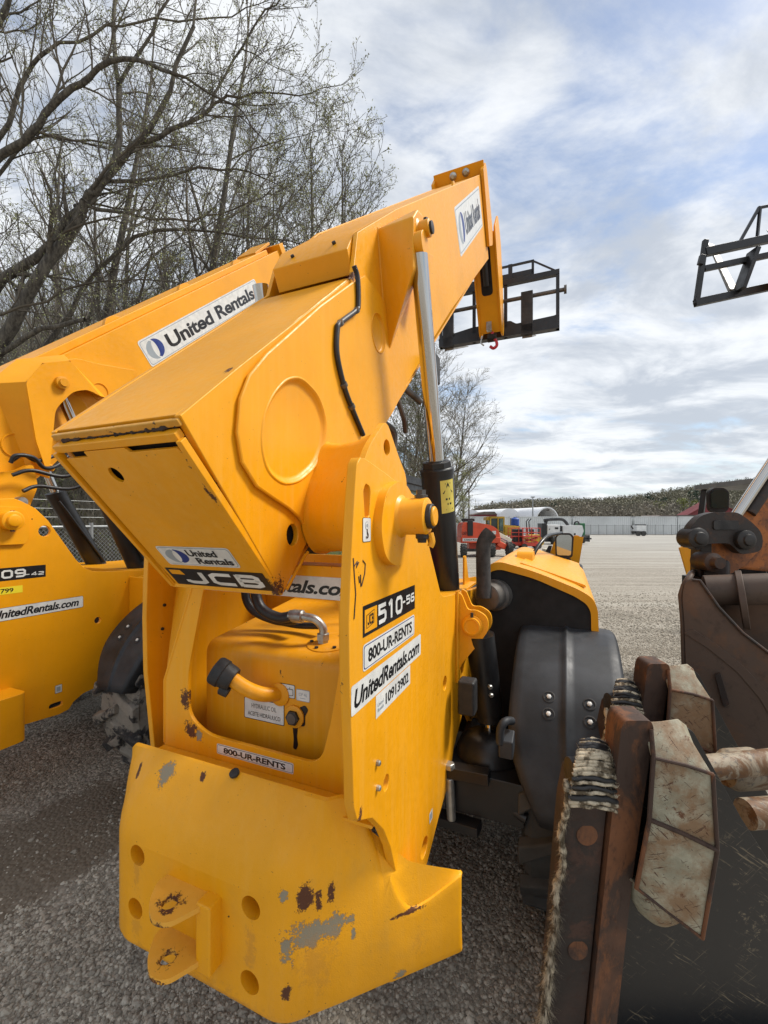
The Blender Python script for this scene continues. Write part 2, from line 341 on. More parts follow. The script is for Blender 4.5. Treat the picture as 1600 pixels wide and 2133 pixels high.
    def build(s, name, mats, parent=None, bevel=0., smooth=38, label=None, org=None, segs=2):
        root = parent
        while root is not None and root.parent is not None: root = root.parent
        o = bpy.data.objects.new(name, s.mesh(name, mats, org if org is not None else (ORG.get(root, Vector((0, 0, 0))) if root else Vector((0, 0, 0))), smooth))
        C.objects.link(o)
        if parent is not None: o.parent = parent
        if bevel:
            b = o.modifiers.new('bevel', 'BEVEL'); b.width = bevel; b.segments = segs; b.limit_method = 'ANGLE'; b.angle_limit = R(40); b.harden_normals = True
        if label: o['label'] = label
        return o
def circ(x, y, r, n=20, ry=None): return [(x+r*math.cos(2*math.pi*i/n), y+(ry or r)*math.sin(2*math.pi*i/n)) for i in range(n)]
def rpoly(pts, r, n=5):
    """round every corner of a 2-D polygon; r is one radius or a list"""
    out = []; N = len(pts); rr = r if isinstance(r, (list, tuple)) else [r]*N
    for i in range(N):
        p = Vector(pts[i][:2]); a = Vector(pts[i-1][:2]); b = Vector(pts[(i+1) % N][:2])
        u = (a-p); v = (b-p); d = min(rr[i], u.length*.45, v.length*.45)
        if d < 1e-4: out.append(tuple(p)); continue
        u.normalize(); v.normalize(); p0 = p+u*d; p1 = p+v*d
        for k in range(n+1):
            q = k/n; out.append(tuple((1-q)**2*p0+2*q*(1-q)*p+q*q*p1))
    return out
def rrect(x, y, w, h, r, n=4): return rpoly([(x, y), (x+w, y), (x+w, y+h), (x, y+h)], r, n)
def spline(pts, n=8):
    pts = [Vector(p) for p in pts]; out = []; P = [pts[0]*2-pts[1]]+pts+[pts[-1]*2-pts[-2]]
    for i in range(1, len(P)-2):
        for k in range(n):
            q = k/n; a, b, c, d = P[i-1:i+3]
            out.append(.5*((2*b)+(c-a)*q+(2*a-5*b+4*c-d)*q*q+(3*b-a-3*c+d)*q**3))
    out.append(pts[-1]); return out

# ------------------------------------------------------------------ lettering
_tc = {}
def text2d(s, bold=.02, shear=0.):
    k = (s, bold, shear)
    if k not in _tc:
        cu = bpy.data.curves.new('t', 'FONT'); cu.body = s; cu.offset = bold; cu.shear = shear; cu.resolution_u = 3; cu.space_character = .96
        ob = bpy.data.objects.new('t', cu); C.objects.link(ob)
        me = bpy.data.meshes.new_from_object(ob.evaluated_get(bpy.context.evaluated_depsgraph_get()))
        v = [(p.co.x, p.co.y) for p in me.vertices]; f = [tuple(p.vertices) for p in me.polygons]
        bpy.data.objects.remove(ob); bpy.data.curves.remove(cu); bpy.data.meshes.remove(me); _tc[k] = (v, f)
    return _tc[k]
GL = {  # blocky stroke letters on a 0..1 wide, 0..1 high grid
 'J': [[(.05, .30), (.05, .18), (.2, .09), (.65, .09), (.80, .2), (.80, 1)]], 'C': [[(.95, .90), (.3, .90), (.12, .76), (.12, .24), (.3, .10), (.95, .10)]],
 'B': [[(.12, .0), (.12, 1)], [(.12, .91), (.72, .91), (.86, .80), (.86, .62), (.72, .52), (.12, .52)], [(.72, .52), (.90, .42), (.90, .2), (.74, .09), (.12, .09)]],
 '5': [[(.92, .91), (.12, .91), (.12, .56), (.75, .56), (.88, .46), (.88, .2), (.74, .09), (.08, .09)]], '1': [[(.2, .78), (.5, .95), (.55, .95)], [(.55, 1), (.55, 0)]],
 '0': [[(.12, .5), (.12, .24), (.27, .09), (.73, .09), (.88, .24), (.88, .76), (.73, .91), (.27, .91), (.12, .76), (.12, .5)]],
 '6': [[(.88, .91), (.28, .91), (.12, .76), (.12, .24), (.27, .09), (.75, .09), (.88, .2), (.88, .42), (.75, .52), (.14, .52)]],
 '9': [[(.12, .09), (.72, .09), (.88, .24), (.88, .76), (.73, .91), (.25, .91), (.12, .8), (.12, .58), (.25, .48), (.86, .48)]],
 '4': [[(.68, 0), (.68, .95), (.12, .36), (.12, .28), (.98, .28)]], '2': [[(.1, .91), (.75, .91), (.88, .8), (.88, .60), (.12, .26), (.12, .09), (.92, .09)]], '-': [[(.25, .45), (.85, .45)]]}
def strokes(s, th=.19, asp=.8):
    v = []; f = []; x = 0
    for ch in s:
        for pl in GL[ch]:
            P = [Vector((p[0]*asp, p[1])) for p in pl]; L = []
            for i, p in enumerate(P):
                d0 = (p-P[i-1]).normalized() if i else (P[1]-p).normalized(); d1 = (P[i+1]-p).normalized() if i < len(P)-1 else d0
                n = Vector((-(d0+d1).y, (d0+d1).x)).normalized(); k = 1/max(.5, n.dot(Vector((-d0.y, d0.x))))
                L.append((p+n*th/2*k, p-n*th/2*k))
            b = len(v)
            for a, c in L: v += [(a.x+x, a.y), (c.x+x, c.y)]
            f += [(b+2*i, b+2*i+1, b+2*i+3, b+2*i+2) for i in range(len(L)-1)]
        x += asp+.12
    return v, f
def decal(parent, O, X, Y, layers, label=None, name='decal', step=.00035):
    O = Vector(O); X = Vector(X).normalized(); Y = Vector(Y).normalized(); N = X.cross(Y).normalized(); mb = MB(); mats = []; lv = 0
    for L in layers:
        kind = L[0]; m = L[-1]
        if m not in mats: mats.append(m)
        mi = mats.index(m)
        if kind == 'poly': v = list(L[1]); f = [tuple(x) for x in tessellate_polygon([[Vector((p[0], p[1], 0)) for p in v]])]
        elif kind == 'rect': v = rrect(*L[1:6]) if L[5] > 0 else [(L[1], L[2]), (L[1]+L[3], L[2]), (L[1]+L[3], L[2]+L[4]), (L[1], L[2]+L[4])]; f = [tuple(range(len(v)))]
        else:
            src = text2d(L[1], L[6], L[7]) if kind == 'text' else strokes(L[1], L[6], L[7]); v, f = src
            x0 = min(p[0] for p in v); x1 = max(p[0] for p in v); y0 = min(p[1] for p in v); y1 = max(p[1] for p in v)
            v = [(L[2]+(p[0]-x0)/(x1-x0)*L[4], L[3]+(p[1]-y0)/(y1-y0)*L[5]) for p in v]
        lv += 1; h = step*lv
        mb.add([O+X*p[0]+Y*p[1]+N*h for p in v], f, mi)
    root = parent
    while root.parent is not None: root = root.parent
    me = mb.mesh(name, mats, ORG.get(root, Vector((0, 0, 0))), 0, False)
    # make faces look outwards
    n = Vector((0, 0, 0))
    bm = bmesh.new(); bm.from_mesh(me)
    for fc in bm.faces:
        fc.normal_update()
        if fc.normal.dot(N) < 0: fc.normal_flip()
    bm.to_mesh(me); bm.free()
    o = bpy.data.objects.new(name, me); C.objects.link(o); o.parent = parent
    if label: o['label'] = label
    return o
def crescents(cx, cy, r, sx=1.):
    """the ring emblem: left and right crescents"""
    out = []
    for sgn, m in ((-1, 'grey_print'), (1, 'blue_print')):
        a = [(cx+sgn*r*sx*math.cos(t_), cy+r*math.sin(t_)) for t_ in [(-1.35+2.9*i/14) if sgn > 0 else (-1.55+2.9*i/14) for i in range(15)]]
        bb = [(cx+sgn*(r*sx*.30*math.cos(t_)) - sgn*r*.02, cy+r*.84*math.sin(t_)+sgn*.06*r) for t_ in [1.5-3.0*i/14 for i in range(15)]]
        out.append(('poly', a+bb, m))
    return out
def ur_plate(w, h, r=.012):
    return [('rect', 0, 0, w, h, r, 'white_print'), ('rect', h*.05, h*.05, w-h*.1, h*.9, r, 'grey_print'), ('rect', h*.075, h*.075, w-h*.15, h*.85, r*.9, 'white_print')]
def copy_tree(o, parent=None):
    c = o.copy(); C.objects.link(c)
    if parent is not None: c.parent = parent
    for ch in list(o.children): copy_tree(ch, c)
    return c

# ================================================================== telehandler, main
def lerp(a, b, k): return a+(b-a)*k
def prect(c, n): return c
class YM:   # small helper that fixes root and offsets everything by (dx, ds)
    pass
def fender(root, x0, x1, sc_, zc, rad, a0, a1, name='fender', bolts=None, label=None):
    """moulded mudguard: arc over the wheel, crowned top, centre ridge, rolled sides"""
    mb = MB(); na = 26; prof = []
    W = x1-x0
    base = [(0, -.11), (0, -.05), (.012, -.012), (.045, 0), (.12, .004), (.42, .006), (.47, .008), (.49, .018), (.51, .018), (.53, .008), (.58, .006), (.88, .004), (.955, 0), (.988, -.012), (1, -.05), (1, -.11)]
    v = []
    for i in range(na+1):
        k = i/na; a = lerp(a0, a1, k); tp = 1
        if k < .28: tp = .55+.45*math.sin(min(1, k/.28)*math.pi/2)
        for (q, h) in base:
            x = x0+W*(1-tp)*.62+W*tp*q if True else 0
            r = rad+h; v.append((x, sc_-r*math.cos(a)*(1.0), zc+r*math.sin(a)))
    m_ = len(base); f = [(i*m_+j, i*m_+j+1, (i+1)*m_+j+1, (i+1)*m_+j) for i in range(na) for j in range(m_-1)]
    mb.add(v, f)
    o = mb.build(name, 'fender_plastic', root, smooth=50, label=label)
    sol = o.modifiers.new('solid', 'SOLIDIFY'); sol.thickness = .006; sol.offset = -1
    if bolts:
        for (q, a) in bolts:
            x = x0+W*q; ca, sa = -math.cos(a), math.sin(a); r = rad+.005
            c = Vector((x, sc_+r*ca, zc+r*sa)); n = Vector((0, ca, sa))
            b2 = MB(); b2.lathe(c, n, [(-.004, .026), (.002, .026), (.003, .021), (-.001, .018)], 20, 0); b2.lathe(c, n, [(-.002, .010), (.006, .010), (.008, .007)], 6, 1)
            b2.build('bolt', ['black_rubber', 'white_print'], o)
    return o
def tyre_wheel(root, x0, x1, s_, z_, R_, rimr, mat='mud_rubber', lugs=18, rimmat='yellow_dark'):
    wd = x1-x0; c = (x0, s_, z_); mb = MB()
    pr = [(.04*wd, rimr), (0.0, rimr+.05), (0.0, R_*.80), (.05*wd, R_*.91), (.12*wd, R_*.945), (.88*wd, R_*.945), (.95*wd, R_*.91), (wd, R_*.80), (wd, rimr+.05), (wd*.96, rimr)]
    mb.lathe(c, (1, 0, 0), pr, 48)
    for i in range(lugs):
        for side in (0, 1):
            a = 2*math.pi*(i+.5*side)/lugs; da = 2*math.pi/lugs*.30
            xa, xb = (x0-.004, x0+wd*.56) if side == 0 else (x0+wd+.004, x0+wd*.44); vs = []
            for (xx, sh) in ((xa, 0), (lerp(xa, xb, .5), .5), (xb, 1.)):
                for (rr_, q) in ((R_*.92, -1.0), (R_, -.7), (R_, .7), (R_*.92, 1.0)):
                    an = a+sh*.20+q*da*(.62 if sh else .95); vs.append((xx, s_+rr_*math.sin(an), z_+rr_*math.cos(an)))
            fs = []
            for k in range(2):
                for j in range(4): fs.append((k*4+j, k*4+(j+1) % 4, (k+1)*4+(j+1) % 4, (k+1)*4+j))
            fs += [(0, 1, 2, 3), (11, 10, 9, 8)]; mb.add(vs, fs)
    w_ = bpy.data.objects.new('wheel', None); C.objects.link(w_); w_.parent = root
    mb.build('tyre', mat, w_, .010 if R_ > .5 else 0, smooth=35)
    r2 = MB(); r2.lathe(c, (1, 0, 0), [(.06*wd, rimr), (.10*wd, rimr-.02), (.35*wd, rimr-.05), (.4*wd, rimr*.45), (.6*wd, rimr*.45), (.62*wd, rimr-.06), (.9*wd, rimr-.02), (.94*wd, rimr)], 32)
    r2.build('rim', rimmat, w_)
    return w_
def oval_disc(root, c, rx, rz, d, mat, name='cap', n=24): pass

def build_main():
    T = thing('telehandler', 'yellow telehandler nearest the camera, 510-56 on its side plate, boom raised', 'telehandler', (-1.05, 2.4, 0), True, group='yellow telehandlers parked on the gravel')
    Y = 'yellow_paint'
    # ---- side plates
    out = [(1.46, .60), (1.31, .684), (1.26, .76), (1.215, .83), (1.175, .93), (1.12, 1.02), (1.045, 1.10), (.955, 1.15), (.935, 1.20), (.931, 1.297), (.915, 1.479), (.910, 1.654), (.924, 1.825), (.938, 1.943), (.954, 2.045), (.972, 2.062), (1.00, 2.064), (1.125, 2.043), (1.416, 1.985), (1.44, 1.965), (1.509, 1.875), (1.634, 1.721), (1.70, 1.635), (1.735, 1.595), (1.778, 1.578), (2.094, 1.544), (2.486, 1.513), (4.3, 1.35), (4.3, .70), (2.85, .70), (2.772, .749), (2.39, .763), (2.181, .953), (1.947, .846), (1.885, .747), (1.703, .689), (1.569, .628), (1.50, .600)]
    slot = [(1.013+.020*math.cos(a), 1.975+.022*math.sin(a)) for a in [i*math.pi/8 for i in range(9)]]+[(1.0, 1.925), (1.000, 1.915), (1.013, 1.905), (1.026, 1.915), (1.028, 1.93)]
    holes = [slot, circ(1.143, 1.142, .020, 14, .022), circ(1.505, .70, .040, 16, .032), circ(1.794, 1.204, .030, 14, .030)]
    P = MB().plate(out, -.508, -.48, 'w', holes).build('side_plate', Y, T, .0035)
    for (a, z) in ((1.075, 1.235), (1.077, 1.165)):
        MB().lathe((-.482, a, z), (1, 0, 0), [(0, .008), (.010, .008), (.013, .005)], 8).build('screw', 'zinc', P)
    out2 = [(1.30, .62), (1.275, .94), (1.24, 1.28), (1.235, 1.5), (1.243, 1.735), (1.26, 1.98), (1.30, 2.02), (1.42, 1.98), (1.70, 1.62), (1.78, 1.578), (4.3, 1.35), (4.3, .7), (2.2, .7), (1.7, .65)]
    P2 = MB().plate(out2, -1.618, -1.592, 'w').build('side_plate', Y, T, .0035)
    for (a, z) in ((1.32, 1.54), (1.31, 1.44), (1.37, 1.26)):
        MB().lathe((-1.592, a, z), (1, 0, 0), [(0, .007), (.006, .007), (.007, .004)], 8).build('screw', 'dark_steel', P2)
    # ---- rear frame sheet with the big opening
    op = rpoly([(-1.235, 1.66), (-1.315, 1.33), (-1.315, 1.165), (-1.22, 1.112), (-.735, 1.108), (-.695, 1.26), (-.665, 1.42), (-.668, 1.66)], [.03, .05, .07, .05, .06, .03, .03, .05], 6)
    sh = [(-1.44, 1.02), (-1.44, 1.28), (-1.30, 1.64), (-1.27, 1.755), (-.509, 1.755), (-.509, 1.02)]
    hl = [circ(-.555, 1.075, .018, 16, .026), circ(-.60, 1.16, .006, 8), circ(-.63, 1.095, .006, 8)]
    F = MB().plate(sh, 1.195, 1.21, 's', [op]+hl).build('rear_frame', Y, T, .003)
    MB().add([(-1.44, 1.200, 1.02), (-1.44, 1.200, 1.28), (-1.592, 1.40, 1.32), (-1.592, 1.40, 1.02), (-1.30, 1.200, 1.64), (-1.27, 1.200, 1.755), (-1.592, 1.40, 1.79), (-1.592, 1.39, 1.66)],
             [(0, 1, 2, 3), (1, 4, 7, 2), (4, 5, 6, 7)]).build('flange', Y, F)
    MB().tube([(-1.44, 1.198, 1.04), (-1.44, 1.198, 1.28), (-1.30, 1.198, 1.64), (-1.27, 1.198, 1.75)], .006, 8).build('weld_bead', Y, F)
    MB().box(-1.44, -.509, 1.105, 1.194, 1.022, 1.032).build('ledge', Y, T, .002)
    MB().box(-1.26, -.509, 1.20, 1.30, 1.745, 1.755).build('top_flange', Y, F, .002)
    decal(F, (-1.235, 1.1945, 1.648), (1, 0, 0), (0, 0, 1), [('rect', 0, 0, .70, .072, 0, 'white_print'), ('text', 'UnitedRentals.com', .02, .014, .62, .044, .03, .28, 'black_print')], label='white strip reading UnitedRentals.com on the rear cross member')
    decal(F, (-1.172, 1.1945, 1.054), (1, 0, 0), (0, 0, 1), [('rect', 0, 0, .334, .037, .006, 'white_print'), ('rect', .003, .003, .328, .031, .005, 'black_print'), ('rect', .0045, .0045, .325, .028, .004, 'white_print'), ('text', '800-UR-RENTS', .032, .008, .27, .0205, .03, 0, 'black_print')], label='white 800-UR-RENTS sticker under the opening')
    # ---- hydraulic tank behind the opening
    tk = MB(); pr = rpoly([(1.30, .98), (1.30, 1.415), (1.95, 1.50), (1.95, .98)], [.02, .05, .05, .02], 6)
    tk.plate(pr, -1.33, -.56, 'w'); K = tk.build('hydraulic_tank', 'yellow_dark', T, .006, segs=2)
    n = MB().tube(spline([(-.975, 1.31, 1.262), (-1.01, 1.255, 1.272), (-1.06, 1.225, 1.295), (-1.125, 1.205, 1.335)], 6), .026, 18); n.lathe((-.972, 1.300, 1.262), (0, -1, 0), [(-.01, .042), (.006, .042), (.010, .030)], 20)
    n.build('filler_neck', 'yellow_dark', K)
    cp = MB().lathe((-1.115, 1.206, 1.330), (-.74, -.25, .42), [(-.01, .040), (.0, .044), (.030, .046), (.034, .050), (.062, .050), (.070, .046), (.074, .030)], 24)
    cp.lathe((-1.115, 1.19, 1.285), (-.74, -.25, .42), [(0, .018), (.03, .02), (.035, .014)], 12); cp.build('filler_cap', 'black_rubber', K)
    sg = MB().lathe((-.905, 1.30, 1.193), (0, -1, 0), [(0, .040), (.008, .040), (.012, .030)], 20, 0); sg.lathe((-.905, 1.289, 1.193), (0, -1, 0), [(0, .027), (.012, .027), (.014, .022)], 6, 1); sg.lathe((-.905, 1.275, 1.193), (0, -1, 0), [(0, .019), (.002, .019)], 16, 2)
    sg.build('sight_glass', ['yellow_dark', 'dark_steel', 'muffler_steel'], K)
    st = MB().plate(rpoly([(-.913, 1.075), (-.900, 1.072), (-.892, 1.09), (-.897, 1.12), (-.893, 1.155), (-.915, 1.155), (-.910, 1.11)], .006), 1.2982, 1.2995, 's')
    st.plate(rpoly([(-.880, 1.16), (-.862, 1.165), (-.862, 1.20), (-.848, 1.225), (-.862, 1.240), (-.886, 1.228)], .008), 1.2982, 1.2995, 's'); st.build('oil_stain', 'black_print', K, smooth=0)
    decal(K, (-1.137, 1.2992, 1.148), (1, 0, 0), (0, 0, 1), [('rect', 0, 0, .185, .080, .005, 'black_print'), ('rect', .0025, .0025, .18, .075, .004, 'white_print'), ('text', 'HYDRAULIC OIL', .035, .044, .115, .017, .0, 0, 'black_print'), ('text', 'ACEITE HIDRÁULICO', .018, .014, .150, .020, .0, 0, 'black_print')], label='white sticker reading HYDRAULIC OIL ACEITE HIDRAULICO')
    decal(K, (-.975, 1.2992, 1.255), (1, 0, 0), (0, 0, 1), [('rect', 0, 0, .07, .05, .006, 'black_print'), ('rect', .002, .002, .066, .046, .005, 'white_print'), ('rect', .009, .010, .022, .026, 0, 'black_print'), ('rect', .011, .012, .018, .024, 0, 'white_print'), ('rect', .037, .010, .026, .024, .004, 'black_print'), ('rect', .039, .012, .022, .020, .003, 'white_print'), ('poly', circ(.020, .022, .006, 12), 'black_print'), ('poly', circ(.020, .022, .004, 12), 'white_print'), ('rect', .047, .032, .002, .008, 0, 'black_print')], label='pictogram sticker with oil can and tank symbols')
    decal(K, (-.900, 1.2992, 1.252), (1, 0, 0), (0, 0, 1), [('rect', 0, 0, .058, .042, .006, 'grey_print'), ('rect', .002, .002, .054, .038, .005, 'white_print'), ('text', 'OP 46', .012, .018, .034, .012, .0, 0, 'grey_print'), ('rect', .017, .010, .024, .002, 0, 'grey_print')], label='small white sticker reading OP 46')
    # return hoses and elbow
    e = MB(); e.lathe((-.84, 1.43, 1.425), (0, -.13, 1), [(0, .085), (.010, .085), (.012, .080)], 28, 0)
    for i in range(6):
        a = i*1.047+.3; e.lathe((-.84+.068*math.cos(a), 1.43+.068*math.sin(a), 1.435+.068*math.sin(a)*.13), (0, 0, 1), [(0, .008), (.008, .008)], 6, 1)
    e.build('tank_cover', ['yellow_dark', 'dark_steel'], K)
    el = MB(); el.lathe((-.86, 1.42, 1.432), (0, 0, 1), [(0, .022), (.012, .022), (.014, .026), (.036, .026), (.038, .018)], 6, 0)
    el.tube(spline([(-.86, 1.42, 1.46), (-.862, 1.42, 1.49), (-.885, 1.41, 1.520), (-.92, 1.40, 1.530), (-.95, 1.395, 1.532)], 6), .016, 14); el.lathe((-.935, 1.398, 1.531), (-1, -.05, 0), [(0, .020), (.004, .025), (.045, .025), (.05, .022), (.06, .022)], 14, 0)
    el.build('elbow_fitting', 'zinc', K)
    MB().tube(spline([(-.985, 1.395, 1.53), (-1.05, 1.39, 1.52), (-1.13, 1.38, 1.56), (-1.17, 1.40, 1.66), (-1.18, 1.45, 1.80), (-1.16, 1.52, 1.95)], 8), .021, 14).build('hose', 'hose_rubber', K)
    MB().tube(spline([(-.99, 1.44, 1.505), (-1.1, 1.45, 1.49), (-1.22, 1.44, 1.53), (-1.265, 1.45, 1.62), (-1.27, 1.5, 1.78), (-1.25, 1.6, 1.95)], 8), .018, 14).build('hose', 'hose_rubber', K)
    MB().tube(spline([(-.90, 1.48, 1.48), (-1.05, 1.49, 1.47), (-1.19, 1.48, 1.50), (-1.235, 1.49, 1.62), (-1.24, 1.55, 1.9)], 8), .014, 14).build('hose', 'hose_rubber', K)
    wv = MB().tube(spline([(-1.02, 1.62, 1.62), (-1.10, 1.60, 1.63), (-1.16, 1.60, 1.60)], 4), .008, 8, 0); wv.cyl((-1.09, 1.60, 1.628), (-1.01, 1.62, 1.645), .012, n=12, mat=1); wv.tube(spline([(-1.01, 1.62, 1.645), (-.93, 1.63, 1.66), (-.86, 1.66, 1.62), (-.80, 1.68, 1.55)], 6), .006, 8, 0)
    wv.build('sensor_lead', ['hose_rubber', 'zinc'], K)
    # bulkhead and machinery seen behind the tank
    MB().plate(rpoly([(-1.59, .9), (-1.59, 1.72), (-.93, 1.72), (-.86, 1.60), (-.86, .9)], [0, .02, .05, .05, 0]), 2.0, 2.015, 's').build('bulkhead', 'yellow_dark', T, .003)
    rb = MB(); rb.lathe((-.98, 2.1, 1.45), (1, 0, 0), [(0, .20), (.02, .26), (.30, .26), (.33, .20)], 28, 0); rb.lathe((-1.0, 2.1, 1.45), (1, 0, 0), [(0, .15), (.37, .15)], 20, 1)
    rb.build('fan_guard', ['red_plastic', 'interior'], T)
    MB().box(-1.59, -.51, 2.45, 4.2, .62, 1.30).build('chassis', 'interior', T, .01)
    MB().box(-1.55, -.55, 4.2, 6.3, .55, 1.05).build('front_chassis', 'yellow_dark', T, .02)
    # ---- pivot boss and pin on the right plate
    pad = rpoly([(1.08, 1.985), (1.205, 2.030), (1.31, 1.985), (1.345, 1.88), (1.28, 1.785), (1.165, 1.765), (1.075, 1.80), (1.045, 1.885)], .05, 6)
    pb = MB().plate(pad, -.4805, -.455); B = pb.build('boss_plate', Y, P, .006, segs=3)
    pin = MB(); pc_ = (-.46, 1.205, 1.915)
    pin.lathe(pc_, (1, 0, 0), [(-.02, .068), (.004, .066), (.012, .058), (.016, .055), (.085, .055), (.088, .051), (.088, .034)], 36, 0)
    pin.lathe((-.40, 1.205, 1.915), (1, 0, 0), [(.0, .037), (.040, .037), (.043, .034)], 28, 1); pin.lathe((-.375, 1.205, 1.915), (1, 0, 0), [(.0, .029), (.022, .029), (.025, .026)], 24, 0)
    pin.lathe((-.395, 1.205, 1.965), (0, 0, 1), [(0, .020), (.012, .021), (.014, .015), (.028, .015)], 6, 2); pin.lathe((-.392, 1.205, 1.865), (0, 0, -1), [(0, .020), (.015, .020), (.018, .015), (.028, .013)], 6, 1)
    pin.tube(spline([(-.37, 1.215, 1.865), (-.365, 1.218, 1.84), (-.37, 1.215, 1.825)], 3), .010, 8, 0)
    pin.build('pivot_pin', [Y, 'dark_steel', 'muffler_steel'], P)
    # ---- decals on the right plate   (X runs forward, Y up)
    Xf = (0, 1, 0)
    decal(P, (-.4795, .986, 1.601), Xf, (0, 0, 1), [('rect', 0, 0, .408, .081, 0, 'black_print'), ('rect', .010, .009, .078, .060, 0, 'yellow_paint'), ('poly', [(.020, .018), (.070, .026), (.070, .062), (.020, .054)], 'black_print'), ('poly', [(.0225, .0205), (.0675, .028), (.0675, .0595), (.0225, .0525)], 'yellow_paint'), ('glyph', 'JCB', .026, .026, .038, .028, .24, .8, 'black_print'), ('glyph', '510', .094, .012, .188, .058, .22, .95, 'white_print'), ('glyph', '-56', .284, .028, .112, .030, .22, 1.1, 'white_print')], label='black model strip reading JCB 510-56')
    decal(P, (-.4795, .986, 1.512), Xf, (0, 0, 1), [('rect', 0, 0, .403, .070, .012, 'white_print'), ('rect', .005, .004, .393, .062, .010, 'blue_print'), ('rect', .0075, .0065, .388, .057, .009, 'white_print'), ('text', '800-UR-RENTS', .030, .016, .345, .037, .03, 0, 'black_print')], label='white 800-UR-RENTS sticker on the side plate')
    decal(P, (-.4795, .921, 1.424), Xf, (0, 0, 1), [('rect', 0, 0, .537, .074, .008, 'white_print'), ('text', 'UnitedRentals.com', .016, .012, .505, .048, .03, .25, 'black_print')], label='white UnitedRentals.com sticker on the side plate')
    decal(P, (-.4795, 1.067, 1.358), Xf, (0, 0, 1), [('rect', 0, 0, .279, .063, 0, 'white_print'), ('text', 'United', .012, .028, .042, .010, .01, 0, 'grey_print'), ('text', 'Rentals', .012, .014, .042, .010, .01, 0, 'grey_print'), ('text', '10913902', .068, .014, .192, .033, .015, 0, 'black_print')], label='white number sticker reading 10913902')
    decal(P, (-.4795, .984, 1.846), Xf, (0, 0, 1), [('rect', 0, 0, .050, .064, .006, 'black_print'), ('rect', .002, .0015, .046, .061, .005, 'white_print'), ('poly', circ(.025, .043, .011, 16), 'grey_print'), ('poly', circ(.025, .043, .0095, 16), 'white_print'), ('poly', circ(.025, .043, .005, 12), 'grey_print'), ('poly', [(.023, .034), (.027, .034), (.028, .026), (.033, .020), (.032, .012), (.024, .009), (.017, .014), (.019, .016), (.024, .013), (.029, .016), (.024, .022)], 'black_print')], label='small white sticker with a lifting hook symbol')
    decal(P, (-.4795, 1.565, .745), Xf, (0, 0, 1), [('rect', 0, 0, .040, .040, .003, 'white_print'), ('rect', .008, .008, .024, .024, 0, 'grey_print')])
    sc_ = MB()
    for path in ([(.932, 1.81), (.938, 1.765), (.945, 1.72), (.936, 1.66)], [(.938, 1.79), (.953, 1.80), (.948, 1.785), (.962, 1.797)], [(.985, 1.800), (1.0, 1.79), (.996, 1.765), (.978, 1.735)], [(.962, 1.762), (.966, 1.745)], [(.972, 1.765), (.974, 1.735)]):
        sc_.tube([(-.4796, a, z) for a, z in path], .0022, 5)
    sc_.build('scratch', 'rust_brown', P)
    # ---- lug for the tilt ram, right
    for sa in (2.0, 2.10):
        MB().plate(rpoly([(-.479, 1.565), (-.455, 1.555), (-.425, 1.482), (-.385, 1.487), (-.335, 1.46), (-.328, 1.40), (-.36, 1.35), (-.462, 1.215), (-.472, 1.15), (-.479, 1.15)], [.005, .01, .02, .02, .05, .04, .02, .03, .01, .002], 6), sa, sa+.016, 's').build('ram_lug', Y, T, .003)
    MB().tube([(-.474, 1.992, 1.14), (-.474, 1.992, 1.57)], .008, 8).build('weld_bead', Y, T); MB().tube([(-.474, 2.022, 1.14), (-.474, 2.022, 1.57)], .007, 8).build('weld_bead', Y, T)
    MB().lathe((-.403, 2.0, 1.413), (0, -1, 0), [(-.12, .030), (-.002, .030), (.0, .048), (.012, .048), (.015, .040), (.028, .040), (.030, .033), (.026, .030)], 30).build('ram_pin', Y, T)
    MB().cyl((-.403, 1.985, 1.455), (-.403, 1.985, 1.475), .007, n=8).build('grease_nipple', 'dark_steel', T)
    r_ = MB(); r_.cyl((-.38, 2.06, 1.36), (-.345, 2.10, .98), .068, n=26); r_.lathe((-.395, 2.02, 1.40), (0, 1, 0), [(0, .05), (.07, .05)], 20)
    r_.cyl((-.345, 2.10, .98), (-.343, 2.10, .94), .06, n=24); r_.build('ram_barrel', 'black_paint', T)
    MB().cyl((-.343, 2.10, .95), (-.335, 2.08, .78), .024, n=20).build('ram_rod', 'chrome', T)
    # tail lamp box beside the ram
    MB().box(-.44, -.365, 1.85, 1.93, 1.05, 1.20).build('lamp_box', 'black_rubber', T, .012, segs=3)
    for i, (a, z) in enumerate(((2.0, 1.14), (2.03, 1.09), (2.08, 1.05))): MB().lathe((-.325, a, z), (.6, -.8, 0), [(0, .011), (.012, .011), (.016, .007)], 6).build('bolt', 'zinc', T)
    # ---- axle and steering knuckle (black)
    a = MB(); a.beam((-1.9, 2.45, .62), (-.2, 2.45, .62), .26, .26); a.box(-.50, -.16, 1.86, 2.4, .62, .80); a.lathe((-.34, 2.06, .80), (0, 0, 1), [(0, .15), (.04, .14), (.08, .11), (.10, .05)], 28)
    a.lathe((-.15, 2.45, .62), (1, 0, 0), [(0, .22), (.08, .22), (.12, .12)], 24); a.beam((-.52, 1.85, .80), (-.30, 1.85, .81), .06, .05); a.tube([(-.47, 1.83, .78), (-.46, 1.83, .60)], .02, 10, 1); a.beam((-.54, 1.86, .575), (-.34, 1.84, .585), .07, .04)
    a.tube([(-.30, 1.9, .70), (-.15, 1.87, .66)], .022, 12, 0); a.lathe((-.47, 1.83, .80), (0, 0, 1), [(0.02, .026), (.04, .026), (.045, .02)], 6, 1)
    a.build('rear_axle', ['black_paint', 'zinc'], T, .006)
    # ---- wheels and mudguards
    for x0 in (-.20, -2.30):
        tyre_wheel(T, x0+.02, x0+.40, 2.45, .62, .62, .31, 'mud_rubber' if x0 < -1 else 'tyre_grey')
    for x0 in (-.20, -2.30): tyre_wheel(T, x0+.02, x0+.40, 5.25, .62, .62, .31, 'tyre_grey')
